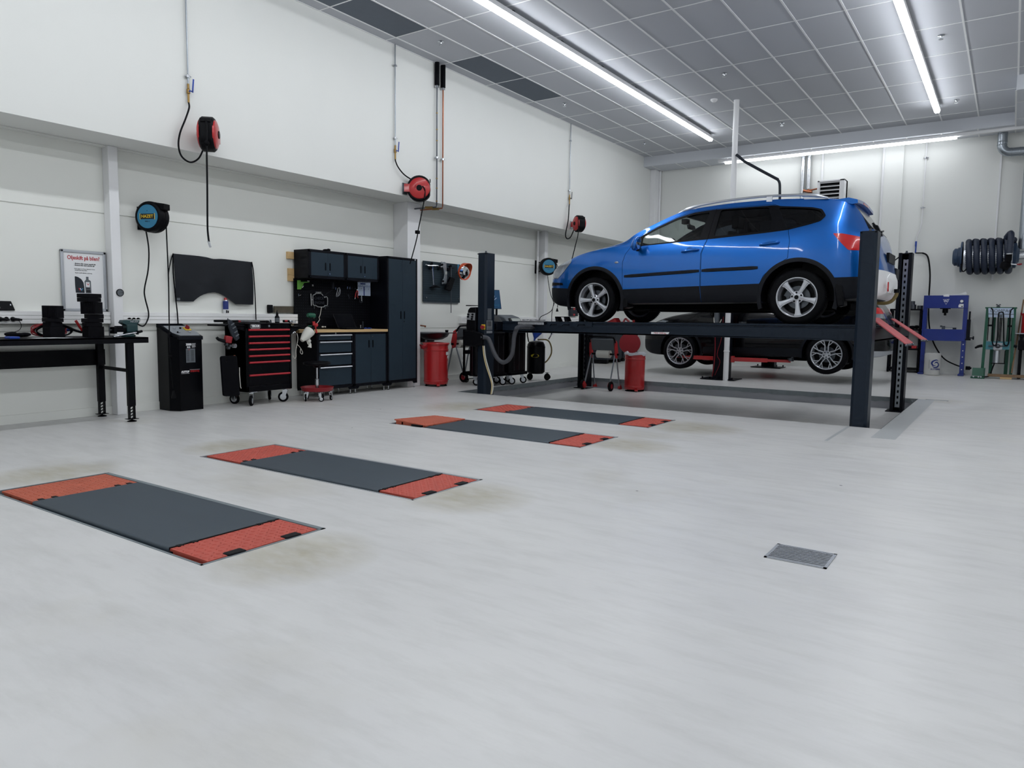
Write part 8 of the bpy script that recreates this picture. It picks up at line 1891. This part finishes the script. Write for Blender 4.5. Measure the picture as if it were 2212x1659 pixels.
mb = MB(); mb.tube([(-3.95,17.37,4.1),(-3.92,17.34,4.04),(-3.68,17.3,4.06)], .018, 8, 3); mb.tube([(-4.05,17.37,4.05),(-3.9,17.33,4.0),(-3.85,17.32,4.0)], .03, 8, 3); obj('copper_pipe', mb, 'copper', t)
# trims on the back wall
mb = MB(); mb.box(-2.45,-2.08,17.40,YB,0,4.83); struct('trim_9', mb, 'wall_paint', bev=.004)
mb = MB(); mb.cyl((-2.46,17.40,0),(-2.46,17.40,4.83),.022,n=10); struct('trim_10', mb, 'white_paint')
mb = MB(); mb.box(-3.70,-3.66,17.42,YB,0,4.83); mb.box(-.40,-.365,17.42,YB,2.0,4.83); struct('trim_11', mb, 'white_paint', bev=.003)
mb = MB(); mb.box(-7.656,-7.52,17.15,17.40,2.9,4.84); mb.cyl((-7.50,17.40,2.9),(-7.50,17.40,4.83),.025,n=10); struct('trim_12', mb, 'white_paint', bev=.006)
mb = MB(); mb.box(-7.656,XR,YB-.015,YB,floor_z(YB)-.02,floor_z(YB)+.10); struct('baseboard_back', mb, 'wall_paint')
t = thing('air_pipe', 'thin white air pipe on the back wall above the far lift post', 'pipe', (-1.67,17.42,2.3))
mb = MB(); mb.tube([(-1.675,17.41,4.83),(-1.675,17.41,3.5),(-1.68,17.41,3.2),(-1.70,17.41,3.05),(-1.75,17.41,2.92),(-1.755,17.41,2.80)], .011, 8); obj('pipe', mb, 'white_paint', t)
mb = MB()
for z in (4.51,3.505): mb.cyl((-1.675,17.41,z-.015),(-1.675,17.41,z+.015),.022,n=10); mb.box(-1.72,-1.63,17.40,17.42,z-.008,z+.008)
obj('pipe_clip', mb, 'chrome', t)
mb = MB(); mb.cyl((-1.757,17.40,2.82),(-1.757,17.40,2.58),.014,n=8); mb.box(-1.775,-1.74,17.38,17.40,2.72,2.82); obj('valve', mb, 'blue_plastic', t)
mb = MB(); mb.tube([(-1.757,17.39,2.58),(-1.63,17.39,2.575)], .012, 8); mb.tube([(-1.63,17.39,2.575),(-1.55,17.38,2.53),(-1.50,17.36,2.40),(-1.46,17.34,2.1),(-1.455,17.32,1.72)], .016, 8, 4); mb.tube([(-1.455,17.32,1.72),(-1.43,17.31,1.2),(-1.36,17.30,.85),(-1.25,17.28,.6),(-1.1,17.26,.40),(-.9,17.25,.29),(-.76,17.24,.25)], .014, 8, 4); obj('air_hose', mb, 'black_plastic', t)
mb = MB(); mb.box(-.72,-.64,17.2,17.3,.2,.27); mb.cyl((-.64,17.25,.235),(-.62,17.25,.235),.02,n=8); obj('coupling', mb, 'black_metal', t)
t = obj('stay_cable', MB().tube([W('T1',440,480,Y=11.9), W('T1',685,290,Y=12.05)], .008, 6), 'black_plastic'); tag(t, 'thin dark cable between the blue car tail and the far lift post', 'cable')
